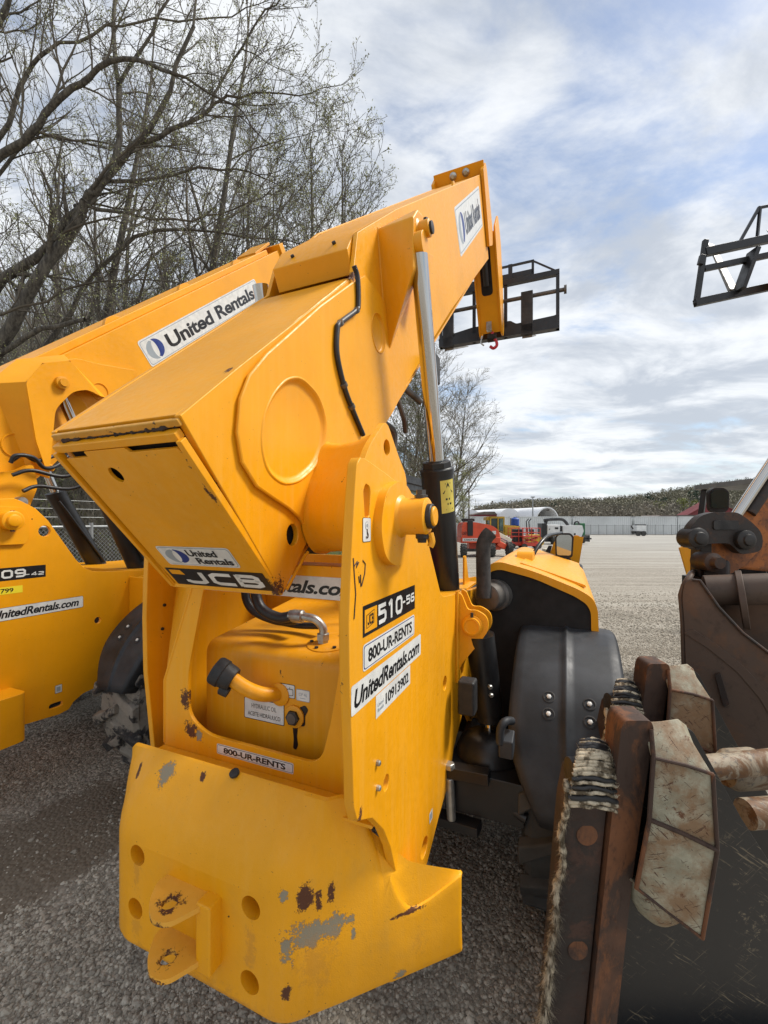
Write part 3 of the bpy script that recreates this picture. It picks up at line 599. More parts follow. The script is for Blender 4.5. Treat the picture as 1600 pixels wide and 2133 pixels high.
    fender(T, -.235, .235, 2.45, .64, .69, R(6), R(118), bolts=((.355, R(46.5)), (.355, R(40.5)), (.69, R(46)), (.69, R(40))), label='grey mudguard over the right rear wheel')
    fender(T, -2.30, -1.88, 2.45, .70, .74, R(5), R(125))
    fender(T, -.22, .17, 5.25, .70, .72, R(20), R(150), label='grey mudguard over the right front wheel')
    hn = MB().tube(spline([(-.20, 1.80, 1.09), (-.222, 1.75, 1.105), (-.238, 1.73, 1.08), (-.24, 1.73, 1.02)], 5), .016, 10); hn.plate([(1.72, .97), (1.72, 1.04), (1.79, 1.06), (1.80, .99)], -.245, -.19); hn.build('mudguard_stay', 'fender_plastic', T, .006)
    # ---- engine pod: hood shell, open rear showing black
    zx = [(-.43, 1.60), (-.40, 1.66), (-.34, 1.675), (-.16, 1.63), (.06, 1.545), (.125, 1.505), (.15, 1.45), (.155, 1.30)]
    hs = MB(); th = .035; inn = [(-.43, 1.56), (-.39, 1.618), (-.34, 1.632), (-.16, 1.590), (.045, 1.505), (.098, 1.47), (.118, 1.43), (.12, 1.30)]
    loop = rpoly(zx+inn[::-1], [.01, .03, .06, .1, .05, .05, .05, .004, .004, .04, .05, .05, .05, .05, .02, .01], 4)
    hs.plate(loop, 2.45, 4.0, 's'); H = hs.build('engine_hood', Y, T, .008, segs=3)
    hl2 = MB(); hl2.plate(rpoly([(-.25, 1.66), (-.06, 1.60), (.10, 1.545), (.10, 1.53), (-.06, 1.585), (-.25, 1.64)], .01), 2.62, 3.98, 's'); hl2.build('hood_lid', Y, H, .006)
    MB().plate(rpoly([(2.9, 1.62), (2.95, 1.70), (3.10, 1.70), (3.14, 1.62)], .03), -.30, -.20).build('hood_catch', Y, H, .006)
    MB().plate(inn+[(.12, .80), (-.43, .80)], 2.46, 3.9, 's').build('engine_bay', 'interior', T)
    mf = MB(); mf.lathe((-.395, 2.34, 1.49), (0.25, 1, -.02), [(0, .062), (.004, .070), (.05, .072), (.09, .074), (.10, .088), (.30, .090), (.305, .098), (.325, .098), (.33, .09), (.6, .09)], 32)
    M_ = mf.build('muffler', 'muffler_steel', T)
    ex = spline([(-.41, 2.33, 1.49), (-.41, 2.33, 1.56), (-.412, 2.33, 1.70), (-.410, 2.33, 1.775), (-.395, 2.335, 1.815), (-.375, 2.345, 1.84)], 6)
    e = MB(); e.tube(ex, .0385, 22, 0, False); e.tube([ex[-1], ex[-3]], .034, 22, 1, False); e.lathe(tuple(ex[-2]-Vector((0,0,.005))), (.6, .25, .75), [(0, .033), (.002, .033)], 20, 1); e.build('exhaust_pipe', ['soot', 'interior'], M_)
    # low bracket between exhaust and cylinder
    MB().box(-.70, -.50, 1.9, 2.6, 1.52, 1.535).build('deck_plate', Y, T, .003)
    MB().plate(rpoly([(2.45, 1.50), (2.45, 1.70), (2.50, 1.70), (2.56, 1.56), (2.8, 1.54), (2.8, 1.50)], .02), -.55, -.54).build('bracket', Y, T, .002)
    # ---- mirror
    mr = MB().tube(spline([(-.22, 3.3, 1.60), (-.22, 3.3, 1.66), (-.14, 3.5, 1.78), (-.04, 3.95, 1.80)], 6), .014, 10); MR = mr.build('mirror_arm', 'black_paint', T)
    mh = MB(); mh.plate(rpoly([(-.085, 1.60), (-.09, 1.77), (-.06, 1.80), (.035, 1.80), (.06, 1.77), (.05, 1.60), (.02, 1.585), (-.06, 1.585)], .025, 5), 3.96, 4.01, 's', mat=0); mh.plate(rpoly([(-.073, 1.61), (-.077, 1.76), (-.055, 1.785), (.03, 1.785), (.045, 1.76), (.037, 1.61)], .02, 5), 3.952, 3.961, 's', mat=1)
    mh.build('mirror', ['black_rubber', 'mirror_glass'], MR)
    # ---- front stabiliser leg folded up
    sg = MB(); sg.plate(rpoly([(-.30, 1.12), (-.15, 1.62), (-.10, 1.70), (.02, 1.70), (.03, 1.60), (-.03, 1.20), (-.10, 1.10)], .03, 4), 5.75, 5.77, 's'); sg.plate(rpoly([(-.06, 1.18), (.02, 1.66), (.10, 1.74), (.16, 1.72), (.12, 1.50), (.02, 1.12), (-.03, 1.10)], .03, 4), 5.60, 5.62, 's')
    sg.beam((.05, 5.60, 1.12), (.14, 5.60, 1.72), .03, .10); S_ = sg.build('stabiliser', 'yellow_clean', T, .006)
    MB().lathe((.02, 5.60, 1.42), (0, -1, 0), [(0, .04), (.03, .04)], 16).build('stabiliser_pin', 'dark_steel', S_)
    MB().plate([(-.42, 1.15), (-.20, 1.60), (-.16, 1.60), (-.28, 1.1)], 5.6, 5.7, 's').build('stabiliser_hose', 'black_rubber', S_)
    # ---- cab (far side)
    cb = MB(); cpr = rpoly([(2.75, 1.1), (2.75, 1.95), (2.95, 2.30), (4.25, 2.30), (4.45, 1.9), (4.5, 1.1)], [.02, .06, .12, .12, .06, .02], 5)
    for (xa, xb) in ((-2.22, -2.17), (-1.42, -1.37)): cb.plate(cpr, xa, xb, 'w', [rpoly([(2.82, 1.3), (2.82, 1.92), (3.0, 2.2), (4.2, 2.2), (4.36, 1.9), (4.4, 1.3)], .08, 5)])
    cb.box(-2.2, -1.4, 2.73, 2.80, 1.1, 1.5); cb.beam((-2.18, 2.78, 1.5), (-2.18, 2.95, 2.27), .05, .05); CB = cb.build('cab', 'black_paint', T, .004)
    MB().plate(rpoly([(2.85, 2.26), (2.9, 2.33), (4.3, 2.33), (4.35, 2.26)], .03), -2.24, -1.35).build('cab_roof', 'fender_plastic', CB, .01)
    MB().plate(rpoly([(2.82, 1.3), (2.82, 1.92), (3.0, 2.2), (4.2, 2.2), (4.36, 1.9), (4.4, 1.3)], .08, 5), -1.398, -1.392).build('window', 'cab_glass', CB, smooth=0)
    MB().add([(-2.17, 2.79, 1.5), (-1.42, 2.79, 1.5), (-1.42, 2.93, 2.2), (-2.17, 2.93, 2.2)], [(0, 1, 2, 3)]).build('rear_window', 'cab_glass', CB, smooth=0)
    MB().box(-2.05, -1.55, 3.2, 3.35, 1.2, 1.9).build('seat', 'hi_vis', CB, .05, segs=3)
    # jacket and parts glimpsed over the cross member
    MB().beam((-1.62, 3.4, 1.25), (-1.52, 3.4, 1.62), .04, .04).build('grab_rail', 'hi_vis', CB)
    # left hand lift rams
    rr = MB(); rr.cyl((-1.42, 2.05, 2.1), (-1.42, 2.27, 1.42), .085, n=26); rr.cyl((-1.43, 1.75, 3.1), (-1.42, 2.06, 2.1), .04, n=20, mat=1); rr.build('lift_ram', ['black_paint', 'chrome'], T)
    build_counterweight(T); build_boom(T); build_ram(T); build_carriage(T, 5.62, -.83)
    return T

def build_counterweight(T):
    # perimeter stations (x, s), inward direction and wall-top height; the body is lofted along it
    def arc(p0, p1, p2, r, n=8):
        a = (Vector(p0)-Vector(p1)).normalized(); b = (Vector(p2)-Vector(p1)).normalized(); return [tuple((1-k)**2*(Vector(p1)+a*r)+2*k*(1-k)*Vector(p1)+k*k*(Vector(p1)+b*r)) for k in [i/n for i in range(n+1)]]
    half = [(-.95, .965), (-.86, .965)]+arc((-1.05, .965), (-.715, .965), (-.318, 1.362), .055)
    for k in np.linspace(.16, .955, 34): half.append((lerp(-.715, -.318, k), lerp(.965, 1.362, k)))
    half += [(-.319, 1.361), (-.314, 1.368), (-.313, 1.376), (-.320, 1.384)]
    A = [(-2.1-x, s) for x, s in half[::-1]]+[(-1.05, .965)]+half
    def ztop(x, s):
        lft = .045 if x < -1.05 else 0.
        x = -1.05+abs(x+1.05)+lft
        if s > 1.362: return .750
        if x > -.66:
            k = (x+.66)/(.66-.318)
            pts = [(0, 0.985), (.12, .985), (.28, .985), (.38, .965), (.45, .90), (.52, .80), (.57, .745), (.62, .710), (.68, .704), (.78, .715), (.9, .735), (1, .752), (1.2, .752)]
            for (a, za), (b, zb) in zip(pts, pts[1:]):
                if k <= b: return lerp(za, zb, (k-a)/(b-a))
        return .985
    v = []; m_ = 0; N = len(A)
    for i, (x, s) in enumerate(A):
        z1 = ztop(x, s); wing = z1 < .86; zr = .848+(z1-.985) if not wing else z1-.03
        d = (Vector(A[min(i+1, N-1)])-Vector(A[max(i-1, 0)])).normalized(); nrm = Vector((-d.y, d.x)); nrm = nrm if nrm.dot(Vector((-1.05, 1.7))-Vector((x, s))) > 0 else -nrm
        drop = z1-.985
        if x > -.62:      # end of the body / wing: inner line follows the plate
            ins = Vector((-.51-(x+.318)*.0, 1.60)) if s > 1.2 else Vector((-.52, 1.14+(s-1.06)*1.6))
        sg_ = 1 if x > -1.05 else -1
        if wing: nrm = Vector((0, 1))
        elif abs(x+1.05) > .14: nrm = nrm.lerp(Vector((-sg_, max(0, (1.085-s)/.12))).normalized(), min(1, (abs(x+1.05)-.14)/.22)).normalized()
        prof = []
        def add(inward, z): prof.append((x+nrm.x*inward, s+nrm.y*inward, z))
        add(.16 if not wing else max(.012, 1.372-s), .50); add(.03 if not wing else .011, .50); add(.008, .506); add(0, .525); add(0, .72 if not wing else (.525+zr)/2); add(0, min(zr, .985)-0.0)
        if z1 > .86:
            dz = z1-.985; kk = lerp(1, .38, min(1, max(0, (s-.98)/.09)))
            add(.007*kk, .895+dz); add(.022*kk, .940+dz); add(.047*kk, .986+dz); add(.082*kk, 1.038+dz*1.1)
            bx, bs = x+nrm.x*.125*kk, 1.085
            bx = -1.05+max(-.525, min(.525, bx+1.05)); yb = bs if s < 1.085 else s
            prof.append((bx, yb-.010, 1.086+dz*1.4)); prof.append((bx, yb, 1.092+dz*1.4)); prof.append((bx, yb+.004, 1.070+dz)); prof.append((bx, yb+.008, .98+dz))
        else:
            h = z1; r = .012
            kr = min(1, max(0, (abs(x+1.05)-.53)/.20)); xr = -1.05+sg_*lerp(.572, .728, kr); sr = lerp(1.235, 1.385, kr); ze = lerp(.858, .757, kr)
            add(.001, h-.012); add(.004, h-.004); add(.012, h)
            for fq in (.25, .5, .75, .97): prof.append((lerp(x+nrm.x*.012, xr, fq), lerp(s+.012, sr, fq), lerp(h, ze, fq)-.010*math.sin(fq*math.pi)*(1-kr)))
            prof.append((xr, sr+.012, ze-.02))
        v += prof; m_ = len(prof)
    flat = lambda i: abs(A[i][1]-.965) < 1e-6 and abs(A[i][0]+1.05) < .2801
    f = [(i*m_+j, i*m_+j+1, (i+1)*m_+j+1, (i+1)*m_+j) for i in range(N-1) for j in range(m_-1) if not (j in (3, 4) and flat(i) and flat(i+1))]
    f += [(i*m_+m_-1, i*m_, (i+1)*m_, (i+1)*m_+m_-1) for i in range(N-1)]
    f += [tuple(range(m_-1, -1, -1)), tuple((N-1)*m_+j for j in range(m_))]
    mb = MB().add(v, f); HO = ((-1.285, .812), (-1.295, .635), (-.822, .805), (-.826, .592)); fx = [A[i][0] for i in range(N) if flat(i)]
    rect = [(min(fx), .525), (max(fx), .525), (max(fx), .848), (min(fx), .848)]; loops = [rect]+[circ(x_, z_, .033, 26) for x_, z_ in HO]; allp = [q for l in loops for q in l]
    mb.add([(q[0], .965, q[1]) for q in allp], [tuple(t_) for t_ in tessellate_polygon([[Vector((q[0], q[1], 0)) for q in l] for l in loops])])
    for x_, z_ in HO:
        c1 = circ(x_, z_, .033, 26); mb.add([(q[0], .965, q[1]) for q in c1]+[(q[0], 1.04, q[1]) for q in c1], [(i, (i+1) % 26, (i+1) % 26+26, i+26) for i in range(26)]+[tuple(range(26, 52))])
    o = mb.build('counterweight', 'casting_yellow', T, smooth=30)
    MB().lathe((-.98, 1.075, 1.088), (0, -.5, 1), [(0, .016), (.008, .016), (.010, .012)], 18).build('plug', 'black_rubber', o)
    # tow hitch
    for z, dx in ((.79, -.012), (.63, -.018)):
        pl = rpoly([(-1.13+dx, .975), (-1.145+dx, .935), (-1.10+dx, .868), (-1.045+dx, .835), (-.995+dx, .845), (-.95+dx, .925), (-.94+dx, .975)], [0, .03, .04, .05, .04, .03, 0], 5)
        MB().plate(pl, z-.010, z+.005, 'z', [circ(-1.045+dx, .895, .022, 18)]).build('hitch_plate', 'hitch_paint', o, .003)
    MB().box(-.985, -.93, .92, .975, .60, .80).build('hitch_block', 'casting_yellow', o, .006)
    return o

def build_boom(T):
    Y = 'yellow_paint'; a = R(41.7); ex, ez = math.cos(a), math.sin(a)
    TRr = Vector((.687, 2.133)); 
    def bp(d, h): return (TRr.x+ex*d+ez*h, TRr.y+ez*d-ex*h)      # d along the boom, h down from the top line
    # right and left side sheets
    top1 = [bp(0, 0), bp(1.12, 0), bp(1.24, -.135), bp(1.80, -.135), bp(2.0, -.005), bp(4.87, -.02)]
    bot1 = [bp(4.87, .52), bp(1.35, .585), bp(.9, .60), bp(.30, .585), bp(0, .56)]
    B = None
    out = [(.687, 2.133), (.875, 2.305), (1.083, 2.490), (1.513, 2.872), (1.555, 3.077), (1.981, 3.455), (4.313, 5.376), (4.74, 4.77), (3.092, 3.460), (2.157, 2.662), (1.829, 2.37), (1.396, 2.009), (1.188, 1.831), (1.064, 1.688), (1.055, 1.685)]
    hs = [circ(1.67, 2.393, .022, 14, .026), circ(1.107, 1.858, .030, 18, .034)]
    B = MB().plate(out, -.80, -.78, 'w', hs).build('boom', Y, T, .003)
    MB().plate([q for q in out if q not in ((1.513, 2.872), (1.555, 3.077))][:3]+[(1.56, 2.915), (1.61, 3.06)]+[q for q in out if q not in ((1.513, 2.872), (1.555, 3.077))][3:], -1.245, -1.225, 'w').build('side_sheet', Y, B, .003)
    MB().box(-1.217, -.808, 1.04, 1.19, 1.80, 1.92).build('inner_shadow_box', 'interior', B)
    # top sheet, rear part (wide, from the back edge to the hose cover)
    th = .012
    def sheet(p, q, x0, x1, name, m=Y, off=0., lab=None, hh=None):
        d = Vector((q[0]-p[0], q[1]-p[1])).normalized(); n = Vector((-d.y, d.x))*th
        return MB().plate([p, q, (q[0]-n.x, q[1]-n.y), (p[0]-n.x, p[1]-n.y)], x0, x1).build(name, m, B, .002, label=lab)
    sheet((.693, 2.138), (1.52, 2.877), -1.225, -.80, 'top_sheet'); sheet((1.985, 3.45), (4.31, 5.37), -1.225, -.80, 'top_sheet')
    sheet((1.075, 1.700), (4.73, 4.785), -1.225, -.80, 'bottom_sheet')
    # rusty weld ridge along the back edge
    e = MB(); e.beam((-1.235, .692, 2.120), (-.785, .692, 2.120), .012, .018, up=(0, -.7, .7)); e.build('edge_bar', 'worn_edge', B, .003)
    rz_ = random.Random(4); e = MB(); e.tube([(lerp(-1.20, -.80, i/40), .697+rz_.uniform(-.003, .003), 2.112+rz_.uniform(-.003, .003)) for i in range(41)], [.006+rz_.uniform(-.003, .003) for i in range(41)], 6); e.build('weld_bead', 'rust_brown', B)
    e = MB(); e.beam((-1.235, .700, 2.094), (-.795, .700, 2.094), .024, .022, up=(0, -.7, .7)); e.build('edge_bar', Y, B, .003)
    # hump side plates and slanted hose cover
    MB().plate([(1.552, 2.905), (1.505, 2.985), (1.566, 3.088), (1.99, 3.462), (1.99, 3.40), (1.62, 3.0)], -1.165, -.802, 'w').build('hose_cover', 'yellow_clean', B, .004)
    for (x, s_, z) in ((-.88, 1.540, 3.045), (-1.08, 1.535, 3.035)): MB().lathe((x, s_, z), (0, -.85, .5), [(0, .009), (.008, .009), (.010, .006)], 6).build('screw', 'dark_steel', B)
    MB().tube([(-.787, lerp(.70, 1.50, i/16), lerp(2.139, 2.862, i/16)+.001*math.sin(i*2.3)) for i in range(17)], .0042, 7).build('weld_bead', Y, B)
    MB().tube([(-.779, 1.075, 1.694), (-.779, 1.16, 1.775), (-.779, 1.19, 1.80)], .005, 7).build('weld_bead', Y, B)
    # rear end panel
    p0 = Vector((.700, 2.085)); p1 = Vector((1.066, 1.688)); d = (p1-p0); L = d.length; d.normalize(); nn = Vector((-d.y*-1, d.x*-1))
    nback = Vector((d.y, -d.x));  nback = nback if nback.x < 0 else -nback
    def rp(x, k, o_=0.): q = p0+d*k+nback*o_; return (x, q.x, q.y)
    xs0, xs1 = -1.23, -.795
    def panel(pts, o_, mat, name, holes=()):
        flat = [Vector((p[0], p[1], 0)) for p in pts]; loops = [flat]+[[Vector((p[0], p[1], 0)) for p in h] for h in holes]; allp = [p for l in loops for p in l]
        tr = tessellate_polygon(loops); n_ = len(allp); vs = [rp(p.x, p.y, o_) for p in allp]+[rp(p.x, p.y, o_-.010) for p in allp]; fs = [tuple(q) for q in tr]+[tuple(i+n_ for i in reversed(q)) for q in tr]; k = 0
        for l in loops:
            for i in range(len(l)): j = (i+1) % len(l); fs.append((k+i, k+j, k+j+n_, k+i+n_))
            k += len(l)
        return MB().add(vs, fs).build(name, mat, B, .0015)
    panel([(-1.218, .022), (-1.13, .022), (-1.13, .006), (-.98, .006), (-.97, .020), (-.815, .020), (-.803, .04), (-.803, L-.004), (-1.218, L-.004)], .006, 'yellow_paint', 'rear_cover', [circ(-1.08, .082, .020, 20, .024)])
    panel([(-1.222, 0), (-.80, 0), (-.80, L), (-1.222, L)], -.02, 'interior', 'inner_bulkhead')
    e = MB(); e.beam(rp(-.79, .0, .004), rp(-.79, L, .004), .02, .016, up=(1, 0, 0)); e.beam(rp(-1.235, .0, .004), rp(-1.235, L, .004), .02, .016, up=(1, 0, 0)); e.beam(rp(-1.235, L+.002, .004), rp(-.79, L+.002, .004), .014, .014); e.build('edge_trim', Y, B, .002)
    X = (1, 0, 0); Yd = (0, -d.x, -d.y)
    O = rp(-1.255+.03, L*.855, .0065)
    decal(B, rp(-1.165, L*.80, .0065), X, Yd, ur_plate(.29, .084, .012)+crescents(.065, .042, .030, 1.5)+[('text', 'United', .115, .044, .115, .028, .025, 0, 'black_print'), ('text', 'Rentals', .135, .012, .14, .027, .025, 0, 'black_print')], label='white rental company sticker with blue and grey ring on the boom end')
    decal(B, rp(-1.205, L*.985, .0065), X, Yd, [('rect', 0, 0, .395, .082, .004, 'yellow_print' if False else 'black_print'), ('poly', [(.012, .052), (.070, .052), (.062, .074), (.012, .074)], 'yellow_paint'), ('glyph', 'JCB', .058, .010, .315, .060, .27, 1.35, 'white_print')], label='black manufacturer sticker reading JCB on the boom end')
    # doubler plate with rounded end, and the pressed ovals
    dbl = [(1.493, 2.834), (1.25, 2.628), (1.069, 2.457), (.97, 2.365), (.90, 2.285), (.866, 2.214), (.855, 2.127), (.872, 2.055), (.928, 1.998), (1.0, 1.97), (1.069, 1.945), (1.13, 1.915), (1.173, 1.876), (1.20, 1.845), (1.9, 2.42), (2.15, 2.66), (2.4, 2.88), (1.60, 2.92)]
    ov = rpoly([(1.132, 2.354), (1.24, 2.325), (1.292, 2.244), (1.27, 2.150), (1.216, 2.080), (1.119, 2.022), (1.035, 2.008), (.965, 2.040), (.940, 2.110), (.950, 2.19), (.990, 2.26), (1.055, 2.325)], .06, 4); ov2 = circ(1.735, 2.735, .075, 28, .085)
    D = MB().plate(dbl, -.781, -.766, 'w', [[(1.11+(a_-1.11)*.985, 2.18+(b_-2.18)*.985) for a_, b_ in ov], [(1.735+(a_-1.735)*.985, 2.735+(b_-2.735)*.985) for a_, b_ in ov2]]).build('doubler_plate', Y, B, .003)
    wl = MB().tube([(-.771, a_+.0, z_) for a_, z_ in dbl[:14]], .0055, 8); wl.build('weld_bead', Y, B)
    def ring(pts, x, name, r=.007):
        P_ = [Vector((x, p[0], p[1])) for p in pts]; c_ = sum(P_, Vector())/len(P_)
        mbb = MB(); n_ = len(P_); rows = [(1.04, 0), (1.0, .001), (.965, -.006), (.93, -.009)]
        vs = [c_+(p-c_)*k+Vector((h, 0, 0)) for k, h in rows for p in P_]; fs = [(i*n_+j, i*n_+(j+1) % n_, (i+1)*n_+(j+1) % n_, (i+1)*n_+j) for i in range(3) for j in range(n_)]
        return vs, fs
    ov = rpoly([(1.132, 2.354), (1.24, 2.325), (1.292, 2.244), (1.27, 2.150), (1.216, 2.080), (1.119, 2.022), (1.035, 2.008), (.965, 2.040), (.940, 2.110), (.950, 2.19), (.990, 2.26), (1.055, 2.325)], .06, 4)
    # raised rim with sunken floor
    o1 = MB(); c_ = Vector((1.11, 2.18)); n_ = len(ov)
    rows = [(1.03, -.7665), (1.01, -.7630), (.985, -.7632), (.95, -.7700), (.90, -.7765), (.86, -.7778)]
    vs = [(x_, c_.x+(p[0]-c_.x)*k, c_.y+(p[1]-c_.y)*k) for k, x_ in rows for p in ov]; fs = [(i*n_+j, i*n_+(j+1) % n_, (i+1)*n_+(j+1) % n_, (i+1)*n_+j) for i in range(len(rows)-1) for j in range(n_)]+[tuple((len(rows)-1)*n_+j for j in range(n_))]
    o1.add(vs, fs).build('pressed_oval', Y, D, smooth=60)
    o2 = MB(); ov2 = circ(1.735, 2.735, .075, 28, .085)
    c_ = Vector((1.735, 2.735)); n_ = len(ov2); vs = [(x_, c_.x+(p[0]-c_.x)*k, c_.y+(p[1]-c_.y)*k) for k, x_ in rows for p in ov2]; fs = [(i*n_+j, i*n_+(j+1) % n_, (i+1)*n_+(j+1) % n_, (i+1)*n_+j) for i in range(len(rows)-1) for j in range(n_)]+[tuple((len(rows)-1)*n_+j for j in range(n_))]
    o2.add(vs, fs).build('pressed_oval', Y, D, smooth=60)
    # pivot arm: fabricated tube from the boom to the inner side of the frame plate
    pa = rpoly([(1.25, 2.225), (1.36, 2.12), (1.45, 2.05), (1.38, 1.86), (1.27, 1.77), (1.12, 1.76), (1.03, 1.83), (1.02, 1.93), (1.10, 2.10)], [.04, .05, .06, .06, .06, .06, .06, .06, .06], 5)
    MB().plate(pa, -.545, -.525, 'w', [circ(1.255, 2.135, .026, 16)]).build('pivot_plate', Y, B, .004)
    q = rpoly([(1.20, 2.185), (1.30, 2.15), (1.38, 2.02), (1.36, 1.86), (1.25, 1.79), (1.11, 1.80), (1.03, 1.88), (1.05, 1.99)], .05, 5)
    n_ = len(q); c_ = Vector((1.2, 1.93)); vs = [(x_, c_.x+(p[0]-c_.x)*k*(.80+.2*(x_+.775)/.235)+.085*(1-(x_+.775)/.235), c_.y+(p[1]-c_.y)*k) for x_, k in ((-.775, 1.05), (-.76, 1.0), (-.70, .95), (-.62, .95), (-.54, 1.02)) for p in q]
    MB().add(vs, [(i*n_+j, i*n_+(j+1) % n_, (i+1)*n_+(j+1) % n_, (i+1)*n_+j) for i in range(4) for j in range(n_)]).build('pivot_arm', Y, B, smooth=50)
    # lift ram lug: box flaring out of the boom, two cheeks and the pin
    bm = bmesh.new()
    for q in ((-.785, 1.757, 3.215), (-.785, 1.875, 2.68), (-.785, 2.12, 3.52), (-.785, 2.05, 2.95), (-.605, 1.742, 3.215), (-.605, 1.742, 2.99), (-.605, 1.80, 3.285), (-.605, 1.87, 3.305), (-.605, 1.935, 3.28), (-.605, 1.93, 3.20), (-.605, 1.83, 3.03)): bm.verts.new(Vector(q)-ORG[T])
    hr = bmesh.ops.convex_hull(bm, input=list(bm.verts)); bmesh.ops.delete(bm, geom=[q for q in bm.verts if not q.link_faces], context="VERTS"); bmesh.ops.recalc_face_normals(bm, faces=bm.faces); me = bpy.data.meshes.new('lug_box'); bm.to_mesh(me); bm.free(); me.materials.append(MATS[Y]); me.polygons.foreach_set('use_smooth', [True]*len(me.polygons)); me.set_sharp_from_angle(angle=R(30))
    o = bpy.data.objects.new('lug_box', me); C.objects.link(o); o.parent = B; bv = o.modifiers.new('b', 'BEVEL'); bv.width = .010; bv.segments = 3; bv.limit_method = 'ANGLE'; bv.angle_limit = R(25); bv.harden_normals = True
    MB().tube([(-.782, 1.757, 3.22), (-.782, 1.80, 3.02), (-.782, 1.875, 2.67)], .007, 8).build('weld_bead', Y, B)
    MB().plate([(2.08, 3.30), (2.30, 3.38), (2.17, 3.04), (2.08, 3.0), (1.96, 3.12)], -.70, -.68, 'w').build('lug_rib', Y, B, .003)
    pn = MB(); pn.lathe((-.61, 1.82, 3.20), (1, 0, 0), [(-.02, .050), (.006, .048), (.012, .036), (.055, .036), (.058, .03)], 28, 0); pn.lathe((-.556, 1.82, 3.20), (1, 0, 0), [(0, .026), (.014, .026), (.016, .018)], 20, 1)
    pn.lathe((-.575, 1.82, 3.235), (0, 0, 1), [(0, .012), (.012, .012)], 6, 1); pn.build('lug_pin', [Y, 'dark_steel'], B)
    # wiring along the boom side
    wr = [(-.760, 1.484, 2.895), (-.757, 1.510, 2.86), (-.757, 1.516, 2.76), (-.757, 1.495, 2.725), (-.757, 1.365, 2.620), (-.757, 1.346, 2.585), (-.757, 1.345, 2.50), (-.757, 1.395, 2.405), (-.757, 1.456, 2.34), (-.757, 1.560, 2.25)]
    W_ = MB().tube(spline(wr, 6), .010, 10).build('cable', 'hose_rubber', B)
    for p in (wr[3], wr[4], wr[7], wr[8]): MB().cyl(Vector(p)+Vector((0, -.006, .004)), Vector(p)+Vector((0, .006, -.004)), .0145, n=12).build('cable_clip', 'muffler_steel', W_)
    # big sticker near the top of the outer boom
    u = Vector((0, ex, ez)); v_ = Vector((0, -ez, ex))
    q = bp(3.28, .395); O = (-.7795, q[0], q[1])
    decal(B, O, u, v_, ur_plate(1.32, .335, .03)+crescents(.20, .168, .11, 1.15)+[('text', 'United Rentals', .36, .085, .86, .165, .03, 0, 'black_print')], label='white rental company sticker near the boom tip')
    # front collar, cross bracket, ribs
    e = MB(); c0, c1 = bp(4.82, -.07), bp(5.06, -.07); c2, c3 = bp(4.98, .62), bp(4.80, .58)
    e.plate(rpoly([bp(4.78, -.05), bp(4.97, -.09), bp(5.03, -.02), bp(5.05, .50), bp(4.95, .64), bp(4.70, .60)], [.01, .04, .04, .05, .05, .01], 4), -.775, -.745); e.plate(rpoly([bp(4.78, -.05), bp(4.97, -.09), bp(5.03, -.02), bp(5.05, .50), bp(4.95, .64), bp(4.70, .60)], [.01, .04, .04, .05, .05, .01], 4), -1.275, -1.245)
    e.build('boom_collar', 'yellow_clean', B, .004)
    def along(d0, h0, x): q = bp(d0, h0); return (x, q[0], q[1])
    e = MB(); e.beam(along(4.88, -.05, -1.26), along(4.88, -.05, -.75), .02, .13, up=(0, -ez, ex)); e.build('cross_bracket', 'yellow_clean', B, .004)
    for x in (-1.06, -.93): MB().lathe(along(4.868, -.06, x), (0, -ex, -ez), [(0, .036), (.01, .036), (.02, .026), (.03, .018)], 18).build('bolt', 'zinc', B)
    for dd in (2.25, 3.42): MB().plate([bp(dd-.10, -.0), bp(dd, -.09), bp(dd+.03, -.09), bp(dd+.14, .0)], -.80, -.785).build('rib', Y, B, .002)
    # inner section and nose
    def boxb(d0, h0, d1, h1, x0, x1): return [bp(d0, h0), bp(d1, h0), bp(d1, h1), bp(d0, h1)], x0, x1
    pts, x0, x1 = boxb(4.9, .09, 5.35, .50, -1.22, -.86); MB().plate(pts, x0, x1).build('inner_boom', 'yellow_clean', B, .006)
    e = MB(); e.beam(along(1.0, .612, -.83), along(4.95, .56, -.83), .03, .035, up=(0, -ez, ex)); e.tube([along(1.25, .66, -.9), along(3.0, .64, -.9)], .016, 8); e.tube([along(1.25, .70, -1.0), along(3.4, .66, -1.0)], .02, 8)
    e.build('under_rail', 'muffler_steel', B)
    e = MB(); e.tube([along(1.55, .66, -.86), along(1.62, .80, -.80)], .02, 10); e.tube(spline([along(1.30, .64, -.95), along(1.30, .74, -.92), along(1.35, .85, -.90), along(1.25, .98, -.92)], 5), .018, 8); e.tube(spline([along(1.40, .64, -.85), along(1.40, .78, -.84), along(1.42, .88, -.86)], 5), .015, 8)
    e.build('hydraulic_pipes', 'muffler_steel', B)
    MB().box(-.76, -.68, 2.34, 2.44, 2.70, 2.86).build('valve_box', 'dark_steel', B, .008)
    MB().box(-.98, -.80, 1.62, 1.70, 2.12, 2.14).build('pipe_bracket', Y, B, .002)

